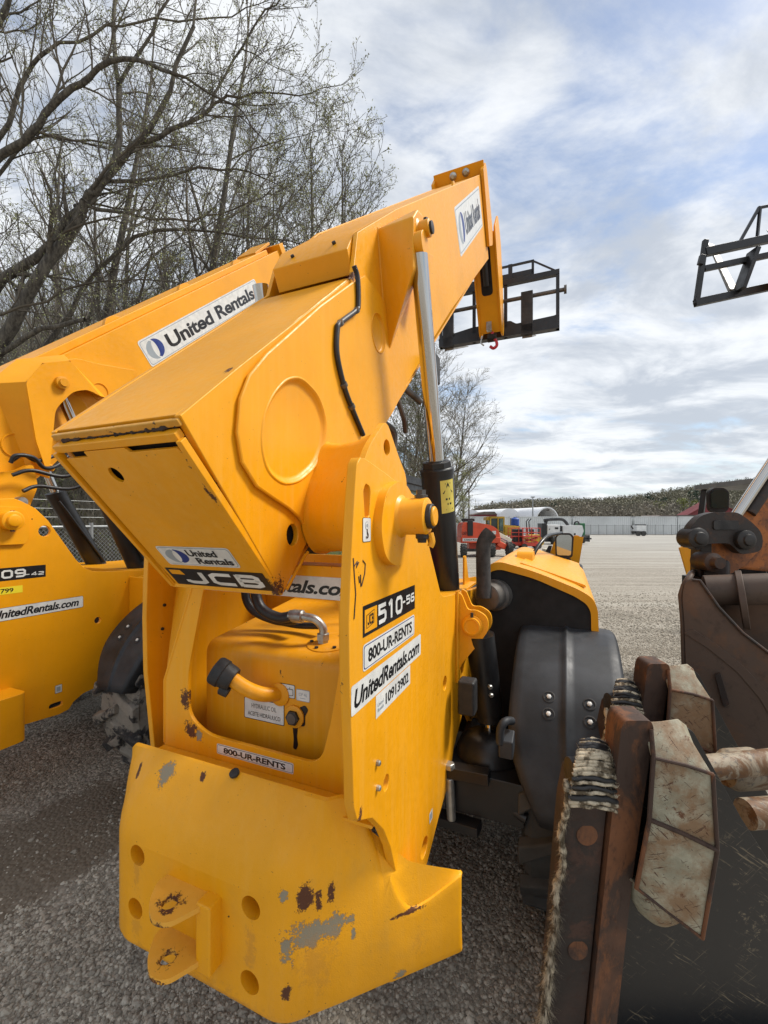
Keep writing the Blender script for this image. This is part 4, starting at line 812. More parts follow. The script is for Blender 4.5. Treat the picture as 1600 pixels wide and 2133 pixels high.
def build_ram(T):
    rm = MB(); p0, p1, p2 = Vector((-.60, 1.80, 3.08)), Vector((-.60, 2.085, 2.165)), Vector((-.61, 2.285, 1.45))
    rm.cyl(p1, p2, .082, n=36); dr = (p0-p1).normalized(); rm.lathe(p1, dr, [(-.03, .085), (.0, .086), (.004, .078), (.006, .076)], 36); rm.lathe(p1+dr*.006, dr, [(0, .074), (.028, .074), (.032, .068)], 8); rm.lathe(p1+dr*.03, dr, [(0, .052), (.012, .050)], 24)
    L = rm.build('lift_ram', 'black_paint', T, smooth=40)
    rd = MB(); rd.cyl(p1, p0, .0385, n=30); rd.build('ram_rod', 'chrome', L)
    MB().lathe(p0+Vector((-.04, 0, .04)), (1, 0, 0), [(0, .055), (.07, .055)], 24).build('rod_eye', 'yellow_paint', L, .004)
    # warning label wrapped on the barrel
    ax = (p1-p2).normalized(); x = Vector((1, 0, 0)); y = ax.cross(x).normalized(); mb = MB(); base = p1-ax*.05
    n = 6; a0, a1 = R(-78+12), R(-10)
    import itertools
    def pt(a, k, r=.0832): return base-ax*k+(x*math.cos(a)+ (y if y.y < 0 else -y)*math.sin(-a))*r
    vs = []; 
    for i in range(n+1):
        a = lerp(a0, a1, i/n); vs += [pt(a, 0), pt(a, .165)]
    mb.add(vs, [(2*i, 2*i+2, 2*i+3, 2*i+1) for i in range(n)], 0)
    def patch(k0, k1, b0, b1): mb.add([pt(lerp(a0, a1, b0), k0, .0838), pt(lerp(a0, a1, b1), k0, .0838), pt(lerp(a0, a1, b1), k1, .0838), pt(lerp(a0, a1, b0), k1, .0838)], [(0, 1, 2, 3)], 1)
    patch(.015, .020, .3, .7); patch(.062, .066, .15, .85); mb.add([pt(lerp(a0, a1, .5), .012, .0838), pt(lerp(a0, a1, .12), .066, .0838), pt(lerp(a0, a1, .2), .066, .0838), pt(lerp(a0, a1, .5), .026, .0838)], [(0, 1, 2, 3)], 1); mb.add([pt(lerp(a0, a1, .5), .012, .0838), pt(lerp(a0, a1, .88), .066, .0838), pt(lerp(a0, a1, .8), .066, .0838), pt(lerp(a0, a1, .5), .026, .0838)], [(0, 1, 2, 3)], 1)
    patch(.09, .10, .3, .6); patch(.115, .125, .4, .7); patch(.145, .15, .3, .8)
    mb.build('warning_label', ['safety_yellow', 'black_print'], L, smooth=60)

def build_carriage(T, s0, xc, nose=True):
    """fork carriage: black frame with backrest, two forks pointing away, yellow nose"""
    K = MB(); bl = 'black_paint'; x0, x1 = xc-.745, xc+.755; zb, zt = 4.24, 4.96
    K.box(x0, x1, s0-.05, s0+.05, zb, zb+.11); K.plate(rpoly([(x0, zb+.10), (x1, zb+.10), (x1, zb+.20), (x1-.05, zb+.17), (xc+.25, zb+.15), (xc+.18, zb+.20), (xc-.3, zb+.20), (x0+.1, zb+.15), (x0, zb+.17)], .02), s0-.02, s0+.02, 's')
    for x in (x0+.02, x1-.02): K.box(x-.02, x+.02, s0-.03, s0+.03, zb, zt)
    K.box(x0, x1, s0-.035, s0+.035, zt-.06, zt); K.box(xc+.10, xc+.14, s0-.02, s0+.02, zb, zt); K.box(xc-.30, xc-.26, s0-.02, s0+.02, zb, zt)
    # load guard (backrest)
    for x in (xc-.42, xc+.16, xc+.44): K.box(x-.015, x+.015, s0+.10, s0+.13, zt, zt+.26)
    K.box(xc-.43, xc+.45, s0+.10, s0+.13, zt+.24, zt+.26); K.box(xc-.43, xc+.45, s0+.10, s0+.13, zt+.08, zt+.145); K.box(xc+.14, xc+.19, s0+.09, s0+.13, zt, zt+.26)
    for sx in (-1, 1): K.beam((xc+sx*.44, s0+.115, zt+.25), (x1-.03 if sx > 0 else x0+.03, s0, zt-.01), .02, .02)
    Kr = K.build('fork_carriage', bl, T, .004, label='black fork carriage at the boom tip')
    F_ = MB(); F_.cyl((x0-.02, s0, zb+.47), (x1+.06, s0, zb+.47), .025, n=14); F_.lathe((x1+.05, s0, zb+.47), (1, 0, 0), [(0, .05), (.03, .05)], 18); F_.build('fork_shaft', 'muffler_steel', Kr)
    for x in (xc-.62, xc+.38):
        f = MB(); f.box(x-.07, x+.07, s0-.05, s0-.0, zb-.02, zb+.52); f.build('fork_shank', 'dark_steel', Kr, .004)
        g_ = MB(); g_.beam((x, s0, zb-.02), (x, s0+1.05, zb-.02+.42), .12, .045, w2=.09, h2=.012); g_.build('fork', 'fork_steel', Kr, .004)
    if nose:
        nx = -.88; N_ = MB()
        N_.plate(rpoly([(4.80, 5.15), (5.02, 5.42), (5.25, 5.24), (5.40, 4.9), (5.55, 4.36), (5.52, 4.22), (5.38, 4.20), (5.12, 4.62)], .05, 4), nx-.12, nx-.10); N_.plate(rpoly([(4.80, 5.15), (5.02, 5.42), (5.25, 5.24), (5.40, 4.9), (5.55, 4.36), (5.52, 4.22), (5.38, 4.20), (5.12, 4.62)], .05, 4), nx+.14, nx+.16)
        N_.add([(nx-.12, 4.83, 5.12), (nx+.16, 4.83, 5.12), (nx+.15, 5.38, 4.23), (nx-.11, 5.38, 4.23)], [(0, 1, 2, 3)])
        No = N_.build('boom_nose', 'yellow_clean', T, .004)
        P_ = MB(); a_ = [(nx-.03, 4.58), (nx+.07, 4.58)]
        # flat near-black patch painting the shade of a slot behind the tilt ram
        def nf(x, k, o_=.004): return (x, lerp(4.83, 5.38, k)-.85*o_, lerp(5.12, 4.23, k)-.52*o_)
        sl = rpoly([(nx-.045, .12), (nx+.085, .12), (nx+.085, .60), (nx-.045, .60)], .045, 5); P_.add([nf(x, k) for x, k in sl], [tuple(range(len(sl)))]); P_.build('nose_slot_shade', 'interior', No, smooth=0)
        P_ = MB(); P_.cyl(nf(nx+.02, .0, .05), nf(nx+.02, .5, .03), .035, n=14); P_.build('tilt_ram', 'black_paint', No)
        H_ = MB(); H2 = MB(); H_.lathe((nx+.04, 5.36, 4.16), (1, 0, 0), [(-.05, .05), (.05, .05)], 16, 0); H2.tube(spline([(nx+.05, 5.34, 4.22), (nx+.05, 5.34, 4.16), (nx+.09, 5.34, 4.11), (nx+.10, 5.34, 4.05), (nx+.06, 5.34, 4.02), (nx+.02, 5.34, 4.05)], 5), .018, 10); H2.build('load_hook', 'red_plastic', No); H3 = MB(); H3.tube([(nx-.08, 5.36, 4.2), (nx-.1, 5.36, 4.12), (nx-.06, 5.36, 4.08)], .01, 8); H3.build('shackle', 'zinc', No)
        MB().box(nx-.02, nx+.04, 5.30, 5.38, 4.24, 4.34).build('hook_block', 'zinc', No)
        H_.build('hook_pulley', 'dark_steel', No)
        D_ = MB(); D_.plate([(-1.20, 1.0), (-1.0, 1.0)], 0, 0) if False else None
    return Kr
build_main()

# ================================================================== telehandler, second (left)
def build_second():
    T = thing('telehandler', 'yellow telehandler at the left edge with 09-42 on its side plate', 'telehandler', (-3.85, 2.8, 0), True, group='yellow telehandlers parked on the gravel')
    Y = 'yellow_clean'
    out = [(1.22, .62), (1.21, 1.7), (1.24, 1.98), (1.40, 2.03), (1.56, 2.045), (1.60, 2.03), (1.68, 1.985), (1.755, 1.905), (1.84, 1.77), (1.93, 1.63), (1.986, 1.565), (2.05, 1.532), (2.15, 1.520), (2.462, 1.500), (3.6, 1.45), (3.6, .72), (2.42, .70), (2.12, .675), (1.98, .66), (1.915, .625), (1.885, .585), (1.82, .575), (1.55, .60)]
    slot = rrect(1.76, .630, .085, .034, .016)
    P = MB().plate(out, -3.225, -3.20, 'w', [circ(1.733, 1.835, .036, 20, .036), circ(2.085, 1.165, .024, 16), slot]).build('side_plate', Y, T, .003)
    for s_, z in ((1.60, 1.95), (1.60, 1.91), (1.575, 1.895), (1.66, 1.915), (2.30, 1.42)): MB().lathe((-3.20, s_, z), (1, 0, 0), [(0, .004), (.001, .004)], 8).build('hole_plug', 'black_print', P)
    MB().plate([(p[0], p[1]) for p in out], -4.48, -4.455, 'w').build('side_plate', Y, T)
    MB().box(-4.4, -3.3, 2.2, 5.9, .6, 1.35).build('chassis', 'interior', T)
    cw = MB(); cw.plate(rpoly([(-4.6, 1.1), (-3.1, 1.1), (-3.02, 1.2), (-3.02, 1.545), (-4.7, 1.545)], .05, 4), .57, .86, 'z'); cw.build('counterweight', Y, T, .02, segs=3)
    # pin boss
    pad = rpoly([(1.40, 1.99), (1.60, 1.99), (1.635, 1.93), (1.635, 1.80), (1.615, 1.755), (1.40, 1.755)], .03, 4)
    MB().plate(pad, -3.20, -3.18).build('boss_plate', Y, P, .004)
    pn = MB(); pn.lathe((-3.18, 1.525, 1.905), (1, 0, 0), [(0, .060), (.05, .060), (.053, .055), (.053, .040), (.07, .036), (.073, .03)], 28, 0); pn.lathe((-3.14, 1.525, 1.955), (0, 0, 1), [(0, .012), (.012, .012)], 6, 1); pn.lathe((-3.14, 1.525, 1.855), (0, 0, -1), [(0, .012), (.018, .012)], 6, 1)
    pn.build('pivot_pin', [Y, 'dark_steel'], P)
    Xf, Z = (0, 1, 0), (0, 0, 1)
    decal(P, (-3.1995, 1.333, 1.531), Xf, Z, [('rect', 0, 0, .406, .080, 0, 'black_print'), ('rect', .010, .009, .075, .060, 0, 'yellow_paint'), ('glyph', '509', .092, .014, .20, .052, .22, 1.1, 'white_print'), ('glyph', '-42', .290, .016, .105, .026, .22, 1.3, 'white_print')], label='black model strip ending in 09-42')
    decal(P, (-3.1995, 1.30, 1.447), Xf, Z, [('rect', 0, 0, .307, .045, 0, 'yellow_print'), ('text', '799', .19, .008, .068, .028, .02, 0, 'black_print')], label='yellow sticker ending in 799')
    decal(P, (-3.1995, 1.42, 1.283), Xf, Z, [('rect', 0, 0, .560, .082, .010, 'black_print'), ('rect', .002, .002, .556, .078, .009, 'white_print'), ('text', 'UnitedRentals.com', .03, .016, .50, .052, .03, .25, 'black_print')], label='white UnitedRentals.com sticker')
    decal(P, (-3.1995, 1.795, .725), Xf, Z, [('rect', 0, 0, .045, .055, .003, 'black_print'), ('rect', .002, .002, .041, .051, .003, 'white_print'), ('rect', .010, .012, .024, .030, 0, 'grey_print')])
    # ram lug
    for x in (-3.14, -3.06): MB().plate(rpoly([(2.34, 1.45), (2.42, 1.47), (2.50, 1.44), (2.52, 1.38), (2.40, 1.14), (2.34, 1.14)], [.01, .03, .04, .04, .02, .01], 4), x, x+.015).build('ram_lug', Y, T, .003)
    MB().box(-3.2, -3.04, 2.33, 2.355, 1.10, 1.46).build('lug_base', Y, T, .006)
    MB().lathe((-3.04, 2.42, 1.395), (1, 0, 0), [(-.14, .03), (0, .03), (.0, .036), (.03, .034)], 20).build('ram_pin', 'black_paint', T)
    fender(T, -2.99, -2.53, 2.58, .60, .75, R(15), R(115), bolts=((.30, R(41)), (.30, R(47.5)), (.68, R(41)), (.68, R(47.5))), label='dark grey mudguard over its right rear wheel')
    tyre_wheel(T, -2.97, -2.57, 2.55, .64, .66, .31, 'mud_rubber'); tyre_wheel(T, -5.1, -4.72, 2.6, .62, .62, .31, 'tyre_grey')
    tyre_wheel(T, -2.96, -2.58, 5.4, .62, .62, .31, 'tyre_grey'); tyre_wheel(T, -5.1, -4.72, 5.4, .62, .62, .31, 'tyre_grey')
    # boom
    a = R(41.5); ex, ez = math.cos(a), math.sin(a)
    def bp(d, h, o=(1.55, 2.745)): return (o[0]+ex*d+ez*h, o[1]+ez*d-ex*h)
    B = MB().plate([bp(-.9, .0), bp(4.2, 0), bp(4.2, .52), bp(-.2, .52), (1.35, 1.90)], -3.98, -3.50, 'w').build('boom', Y, T, .004)
    MB().plate([bp(.2, -.055), bp(3.95, -.055), bp(3.95, .0), bp(.2, .0)], -3.99, -3.555, 'w').build('top_rail', Y, B, .006)
    for dd in (1.2, 2.2, 3.2): MB().plate([bp(dd-.05, -.055), bp(dd, -.09), bp(dd+.08, -.09), bp(dd+.14, -.055)], -3.60, -3.56).build('rib', Y, B, .002)
    e = MB(); q = bp(3.75, -.06); q2 = bp(4.15, -.10); e.beam((-3.75, q[0], q[1]), (-3.75, q2[0], q2[1]), .30, .03); e.build('end_bracket', 'yellow_dark', B, .004)
    q = bp(4.2, 0); q2 = bp(4.2, .52); MB().plate([bp(4.15, -.06), bp(4.25, -.06), bp(4.25, .56), bp(4.15, .56)], -4.0, -3.47).build('boom_collar', Y, B, .004)
    u = Vector((0, ex, ez)); v_ = Vector((0, -ez, ex))
    decal(B, (-3.4985, 2.775, 3.312), u, v_, ur_plate(2.07, .235, .03)+crescents(.15, .118, .085, 1.25)+[('text', 'United Rentals', .32, .050, 1.62, .130, .03, 0, 'black_print')], label='long white rental company sticker on the boom')
    # reinforced side with lift ram bracket
    MB().plate(rpoly([(1.35, 2.0), (1.30, 2.50), (1.80, 3.02), (1.90, 3.055), (2.10, 3.16), (2.25, 3.17), (2.62, 3.23), (2.30, 2.75), (1.90, 2.27), (1.60, 1.98)], [.02, .05, .05, .05, .05, .08, .05, .05, .05, .05], 4), -3.50, -3.475).build('doubler_plate', Y, B, .006)
    br = rpoly([(1.70, 2.84), (1.80, 3.0), (1.98, 3.08), (2.20, 2.88), (2.10, 2.90), (2.0, 2.86), (1.88, 2.70), (1.84, 2.20), (1.76, 2.45)], [.02, .03, .03, .01, .02, .05, .05, .01, .02], 4)
    MB().plate(br, -3.36, -3.345).build('ram_bracket', Y, B, .004)
    w_ = MB(); bb = [(1.80, 3.0), (1.98, 3.08), (2.22, 2.90), (2.5, 3.0)]; w_.add([(-3.35, 1.80, 3.0), (-3.35, 1.98, 3.08), (-3.35, 2.20, 2.88), (-3.49, 2.34, 2.92), (-3.49, 2.02, 3.16), (-3.49, 1.72, 3.02), (-3.35, 1.84, 2.20), (-3.49, 1.76, 2.26), (-3.35, 1.70, 2.84), (-3.49, 1.55, 2.80)], [(0, 1, 4, 5), (1, 2, 3, 4), (0, 8, 9, 5), (8, 6, 7, 9)]); w_.build('bracket_web', Y, B)
    MB().lathe((-3.345, 1.915, 2.895), (1, 0, 0), [(0, .045), (.03, .045), (.032, .030), (.045, .028)], 24).build('ram_pin', 'yellow_dark', B)
    for (s_, z, r) in ((1.70, 2.42, .08), (2.10, 2.945, .05), (2.28, 2.95, .07), (2.03, 2.72, .17)):
        o2 = MB(); ov = circ(s_, z, r, 28); n_ = len(ov); rows = [(1.04, -3.474), (1.0, -3.466), (.93, -3.466), (.88, -3.473)]
        vs = [(x_, s_+(p[0]-s_)*k, z+(p[1]-z)*k) for k, x_ in rows for p in ov]; fs = [(i*n_+j, i*n_+(j+1) % n_, (i+1)*n_+(j+1) % n_, (i+1)*n_+j) for i in range(3) for j in range(n_)]+[tuple(3*n_+j for j in range(n_))]
        o2.add(vs, fs).build('pressed_ring', Y, B, smooth=60)
    for x, p0, p1, p2 in ((-3.40, (1.915, 2.895), (2.20, 2.27), (2.577, 1.46)), (-4.07, (2.0, 2.9), (2.293, 2.133), (2.68, 1.42))):
        rm = MB(); p0, p1, p2 = [Vector((x, *p)) for p in (p0, p1, p2)]; rm.cyl(p1, p2, .075, n=30); rm.lathe(p1, p0-p1, [(-.02, .078), (.02, .078), (.024, .06)], 30); L = rm.build('lift_ram', 'black_paint', T)
        MB().cyl(p1, p0, .034, n=24).build('ram_rod', 'chrome', L)
        MB().tube([p1+Vector((.075, -.02, -.06)), p1+Vector((.085, .02, -.12)), p2+Vector((.085, -.02, .1))], .010, 8).build('ram_pipe', 'black_paint', L)
    MB().box(-4.2, -3.3, 2.40, 3.0, 1.44, 1.50).build('deck_plate', Y, T, .003)
    # pivot area bits and hoses
    MB().plate(rpoly([(1.50, 2.02), (1.50, 2.20), (1.66, 2.24), (1.75, 2.30), (1.78, 2.14), (1.72, 1.97), (1.60, 1.95)], .04, 4), -3.42, -3.36).build('boom_foot', Y, B, .006)
    MB().lathe((-3.36, 1.665, 2.03), (1, 0, 0), [(0, .035), (.05, .03)], 18).build('hose_union', 'zinc', B)
    MB().beam((-3.40, 1.76, 2.33), (-3.36, 1.88, 2.27), .05, .04).build('hose_clamp', Y, B, .006)
    h = MB()
    for k, pts in enumerate(([(-3.32, 1.60, 2.28), (-3.30, 1.62, 2.33), (-3.30, 1.72, 2.33), (-3.32, 1.80, 2.27), (-3.36, 1.92, 2.32), (-3.40, 2.08, 2.50)], [(-3.30, 1.66, 2.10), (-3.30, 1.75, 2.14), (-3.25, 1.95, 2.14), (-3.2, 2.15, 2.30)], [(-3.30, 1.60, 2.20), (-3.28, 1.70, 2.24), (-3.25, 1.90, 2.22), (-3.2, 2.1, 2.36)], [(-3.34, 1.62, 2.3), (-3.34, 1.68, 2.345), (-3.36, 1.78, 2.32), (-3.40, 1.95, 2.40)])): h.tube(spline(pts, 6), .013, 10)
    h.build('hoses', 'hose_rubber', B)
    return T
build_second()

# ================================================================== third telehandler, far right, mostly out of frame (world frame)
def build_third():
    T = thing('telehandler', 'telehandler at the right edge with its black forks raised against the sky', 'telehandler', (4.6, 5.0, 0), group='yellow telehandlers parked on the gravel')
    K = MB()
    def bm(p, q, w, h): K.beam(p, q, w, h)
    y = 5.5
    bm((4.02, y, 4.70), (4.14, y, 5.52), .05, .06); bm((4.0, y, 4.71), (6.0, y, 5.14), .06, .09); bm((4.12, y, 5.15), (6.0, y, 5.55), .05, .07); bm((4.13, y, 5.36), (6.1, y, 5.78), .07, .10)
    bm((4.56, y, 5.46), (4.86, y+.03, 5.97), .03, .035); bm((4.80, y, 5.50), (4.87, y+.03, 5.97), .03, .035); bm((4.86, y+.03, 5.96), (5.9, y, 6.15), .03, .03); bm((5.98, y, 5.1), (6.1, y, 5.8), .05, .06)
    bm((4.72, y-.05, 5.36), (4.53, y-.05, 4.84), .17, .05); bm((5.6, y-.05, 5.55), (5.4, y-.05, 5.0), .17, .05); bm((4.04, y-.04, 5.18), (4.07, y-.04, 5.30), .05, .06)
    Kr = K.build('fork_carriage', 'black_paint', T, .004)
    g_ = MB(); g_.beam((4.52, y+.02, 4.86), (4.93, y+.95, 6.09), .13, .04, up=(0, 1, 0), w2=.11, h2=.012); g_.build('fork', 'fork_steel', Kr, .004)
    g_ = MB(); g_.beam((5.42, y+.02, 5.05), (5.83, y+.95, 6.28), .13, .04, up=(0, 1, 0), w2=.11, h2=.012); g_.build('fork', 'fork_steel', Kr, .004)
    B = MB(); B.beam((5.1, 5.35, 5.2), (6.6, 2.6, 2.4), .4, .5); B.build('boom', 'yellow_clean', T, .01)
    b = MB(); b.box(6.0, 7.2, 4.0, 7.6, .6, 1.3); b.build('chassis', 'interior', T, .02)
    S = MB(); S.plate(rpoly([(3.10, 1.62), (3.16, 1.66), (3.22, 1.62), (3.30, 1.48), (3.36, 1.58), (3.42, 1.60), (3.42, 1.26), (3.24, 1.27), (3.19, 1.33)], .015, 3), 4.48, 4.50, 's'); S.beam((3.11, 4.47, 1.63), (3.21, 4.47, 1.29), .02, .05); S.beam((3.40, 4.47, 1.60), (3.30, 4.47, 1.30), .02, .05)
    So = S.build('stabiliser', 'yellow_clean', T, .004); MB().lathe((3.265, 4.475, 1.455), (0, -1, 0), [(0, .032), (.02, .032), (.024, .02)], 16).build('stabiliser_pin', 'dark_steel', So)
    c = MB(); c.box(3.9, 4.75, 4.3, 5.6, 1.0, 1.2); c.beam((3.98, 4.4, 1.2), (4.05, 4.5, 2.3), .06, .06); c.beam((3.98, 5.5, 1.2), (4.05, 5.4, 2.3), .06, .06); c.beam((4.7, 4.4, 1.2), (4.7, 4.5, 2.3), .06, .06); Cb = c.build('cab', 'black_paint', T, .01)
    MB().plate(rpoly([(3.95, 4.35), (4.8, 4.35), (4.8, 5.5), (3.95, 5.5)], .1), 2.3, 2.36, 'z').build('cab_roof', 'galvanised', Cb, .02)
    MB().add([(4.0, 4.40, 1.2), (4.7, 4.40, 1.2), (4.7, 4.5, 2.3), (4.05, 4.5, 2.3)], [(0, 1, 2, 3)]).build('window', 'cab_glass', Cb, smooth=0)
    MB().box(4.2, 4.5, 4.8, 5.1, 1.2, 1.75).build('seat', 'interior', Cb, .05)
    tyre_wheel(T, 5.6, 5.95, 4.6, .62, .62, .31, 'tyre_grey'); tyre_wheel(T, 7.2, 7.55, 7.2, .62, .62, .31, 'tyre_grey')
build_third()

# ================================================================== digger and its bucket, right edge
def build_digger():
    T = thing('excavator', 'worn orange excavator arm with a brown bucket hanging at the right edge', 'excavator', (2.6, 2.6, 0))
    D = 'iron_wear'
    # bucket: rounded shell, side plate facing the camera-left
    side = rpoly([(1.66, 1.585), (1.70, 1.580), (1.80, 1.44), (1.93, 1.30), (2.08, 1.185), (2.40, 1.02), (2.70, .80), (2.55, .45), (2.2, .44), (1.95, .50), (1.75, .66), (1.655, .86), (1.625, 1.09), (1.618, 1.35), (1.605, 1.50), (1.62, 1.57)], [.02, .02, .1, .1, .1, .1, .05, .1, .1, .1, .1, .1, .1, .1, .05, .03], 4)
    ph = R(38); cp_, sp_ = math.cos(ph), math.sin(ph)
    def bk(x, z, o_=0.):      # outline point -> slanted side plane of the bucket; o_ = distance across the bucket
        a_ = x/2.3; c_ = (z-1.9)/2.3; t_ = (a_*2.3-1.62)/(cp_+a_*sp_); Y_ = 2.3-t_*sp_; return (1.62+t_*cp_+o_*sp_, Y_+o_*cp_, 1.9+c_*Y_)
    def slab(poly, o0, o1, name, mat, par, bev=.003):
        n_ = len(poly); tr = [tuple(t_) for t_ in tessellate_polygon([[Vector((p[0], p[1], 0)) for p in poly]])]
        return MB().add([bk(x, z, o0) for x, z in poly]+[bk(x, z, o1) for x, z in poly], tr+[tuple(i+n_ for i in reversed(t_)) for t_ in tr]+[(i, (i+1) % n_, (i+1) % n_+n_, i+n_) for i in range(n_)]).build(name, mat, par, bev)
    SB = slab(side, 0, .025, 'bucket', 'bucket_steel', T); slab(side, .70, .725, 'side_plate', 'bucket_steel', SB)
    shell = [(1.66, 1.585), (1.62, 1.55), (1.605, 1.50), (1.618, 1.35), (1.625, 1.09), (1.655, .88), (1.75, .67), (1.95, .51), (2.2, .45), (2.55, .47)]
    sh = MB(); n_ = len(shell); sh.add([bk(x, z, o_) for o_ in (.01, .715) for x, z in shell], [(i, i+1, n_+i+1, n_+i) for i in range(n_-1)]); so_ = sh.build('shell', 'bucket_steel', SB, smooth=60).modifiers.new('s', 'SOLIDIFY'); so_.thickness = .02; so_.offset = 1
    e = MB(); e.tube([bk(x, z, -.004) for x, z in [(1.66, 1.585), (1.70, 1.582), (1.80, 1.44), (1.93, 1.30), (2.08, 1.185), (2.40, 1.02)]], .008, 8); e.build('wear_edge', 'iron_wear', SB)
    pts = [(1.615, 1.30), (1.74, 1.22), (1.90, 1.09), (2.02, .95), (2.12, .78)]; slab(pts+[(x+.05, z+.02) for x, z in pts[::-1]], -.006, 0, 'wear_plate', 'bucket_steel', SB, .002)
    slab([(1.78, 1.08), (1.81, 1.09), (1.86, .92), (1.83, .90)], -.02, 0, 'welded_lug', 'rust_brown', SB, .006)
    ct = MB(); ct.cyl(bk(1.72, 1.50, .22), bk(2.5, 1.50, .30), .085, n=24); c0 = Vector(bk(1.92, 1.44, .25)); ct.lathe(c0, Vector(bk(2.1, 1.44, .25))-c0, [(0, .16), (.03, .16)], 28); ct.build('torque_tube', 'bucket_steel', SB, .004)
    slab([(1.70, 1.54), (2.6, 1.54), (2.6, .7), (1.9, .8), (1.68, 1.2)], .45, .47, 'back_web', 'bucket_steel', SB)
    # tipping link
    lk = rpoly([(1.84, 1.76), (1.83, 1.86), (1.90, 1.935), (1.97, 1.955), (2.12, 1.955), (2.20, 1.90), (2.27, 1.83), (2.27, 1.72), (2.14, 1.70), (2.07, 1.77), (1.93, 1.765), (1.88, 1.72)], [.03, .04, .03, .02, .03, .05, .05, .05, .03, .03, .03, .03], 4)
    L = MB().plate(lk, 2.56, 2.62, 's').build('tipping_link', D, T, .014, segs=3)
    MB().plate(rrect(1.97, 1.85, .15, .055, .015), 2.552, 2.562, 's').build('link_recess', 'dark_steel', L, .004)
    for (x, z, r) in ((1.865, 1.80, .062), (2.15, 1.79, .058)): MB().lathe((x, 2.56, z), (0, -1, 0), [(-.08, r), (.03, r), (.04, r*.75), (.042, r*.6), (.055, r*.55), (.058, r*.3)], 24).build('link_pin', 'dark_steel', L, .003)
    s_ = MB(); s_.beam((1.99, 2.68, 1.78), (1.985, 2.68, 1.55), .09, .08); s_.beam((2.03, 2.60, 1.66), (1.98, 2.55, 1.45), .12, .08); s_.build('bucket_ear', D, T, .015, segs=3)
    MB().lathe((1.93, 2.50, 1.66), (0, -1, 0), [(-.12, .055), (.0, .055), (.01, .035), (.05, .033)], 20).build('bucket_pin', D, T)
    # arm and rams
    A_ = MB(); A_.plate(rpoly([(2.0, 1.72), (2.05, 1.58), (2.14, 1.56), (2.24, 1.62), (2.9, 2.3), (3.6, 2.9), (3.6, 3.4), (2.6, 2.42), (2.40, 2.10), (2.27, 1.92), (2.16, 1.84), (2.08, 1.86)], [.04, .05, .05, .05, .05, .01, .01, .05, .05, .05, .05, .04], 4), 2.66, 2.74, 's'); A_.build('dipper_arm', 'orange_worn', T, .012, segs=3)
    MB().plate(rpoly([(2.18, 1.96), (2.26, 2.0), (2.32, 1.93), (2.22, 1.76), (2.14, 1.72)], .03, 4), 2.62, 2.68, 's').build('arm_boss', 'orange_worn', T, .008)
    u = MB(); u.plate([(2.22, 1.60), (3.2, 1.50), (3.6, 2.9), (2.9, 2.5), (2.5, 2.05)], 2.80, 2.9, 's'); u.build('boom', 'orange_worn', T, .02)
    r = MB(); r.cyl((2.12, 2.60, 1.90), (2.75, 2.60, 2.84), .030, n=20, mat=1); r.cyl((2.24, 2.62, 1.95), (3.2, 2.62, 3.36), .035, n=24, mat=0); r.tube([(2.13, 2.6, 1.93), (2.40, 2.60, 2.33), (3.0, 2.6, 3.2)], .014, 8, 0); r.build('bucket_ram', ['iron_wear', 'chrome'], T)
    MB().box(3.9, 5.4, 2.9, 4.6, .25, 1.3).build('chassis', 'interior', T, .05)
    MB().box(3.4, 3.95, 2.7, 3.1, .0, .45).build('blade', 'iron_wear', T, .02)
    m_ = MB(); m_.plate(rpoly([(2.665, 2.0), (2.66, 2.14), (2.70, 2.175), (2.79, 2.175), (2.83, 2.14), (2.825, 2.0), (2.79, 1.97), (2.70, 1.97)], .025, 4), 3.5, 3.53, 's'); m_.plate(rpoly([(2.68, 2.01), (2.675, 2.13), (2.71, 2.16), (2.78, 2.16), (2.815, 2.13), (2.81, 2.01)], .02, 4), 3.492, 3.501, 's', mat=1)
    m_.cyl((2.75, 3.55, 2.0), (3.0, 3.6, 1.4), .015, n=8, mat=0); m_.build('mirror', ['black_rubber', 'glass_dark'], T)
build_digger()

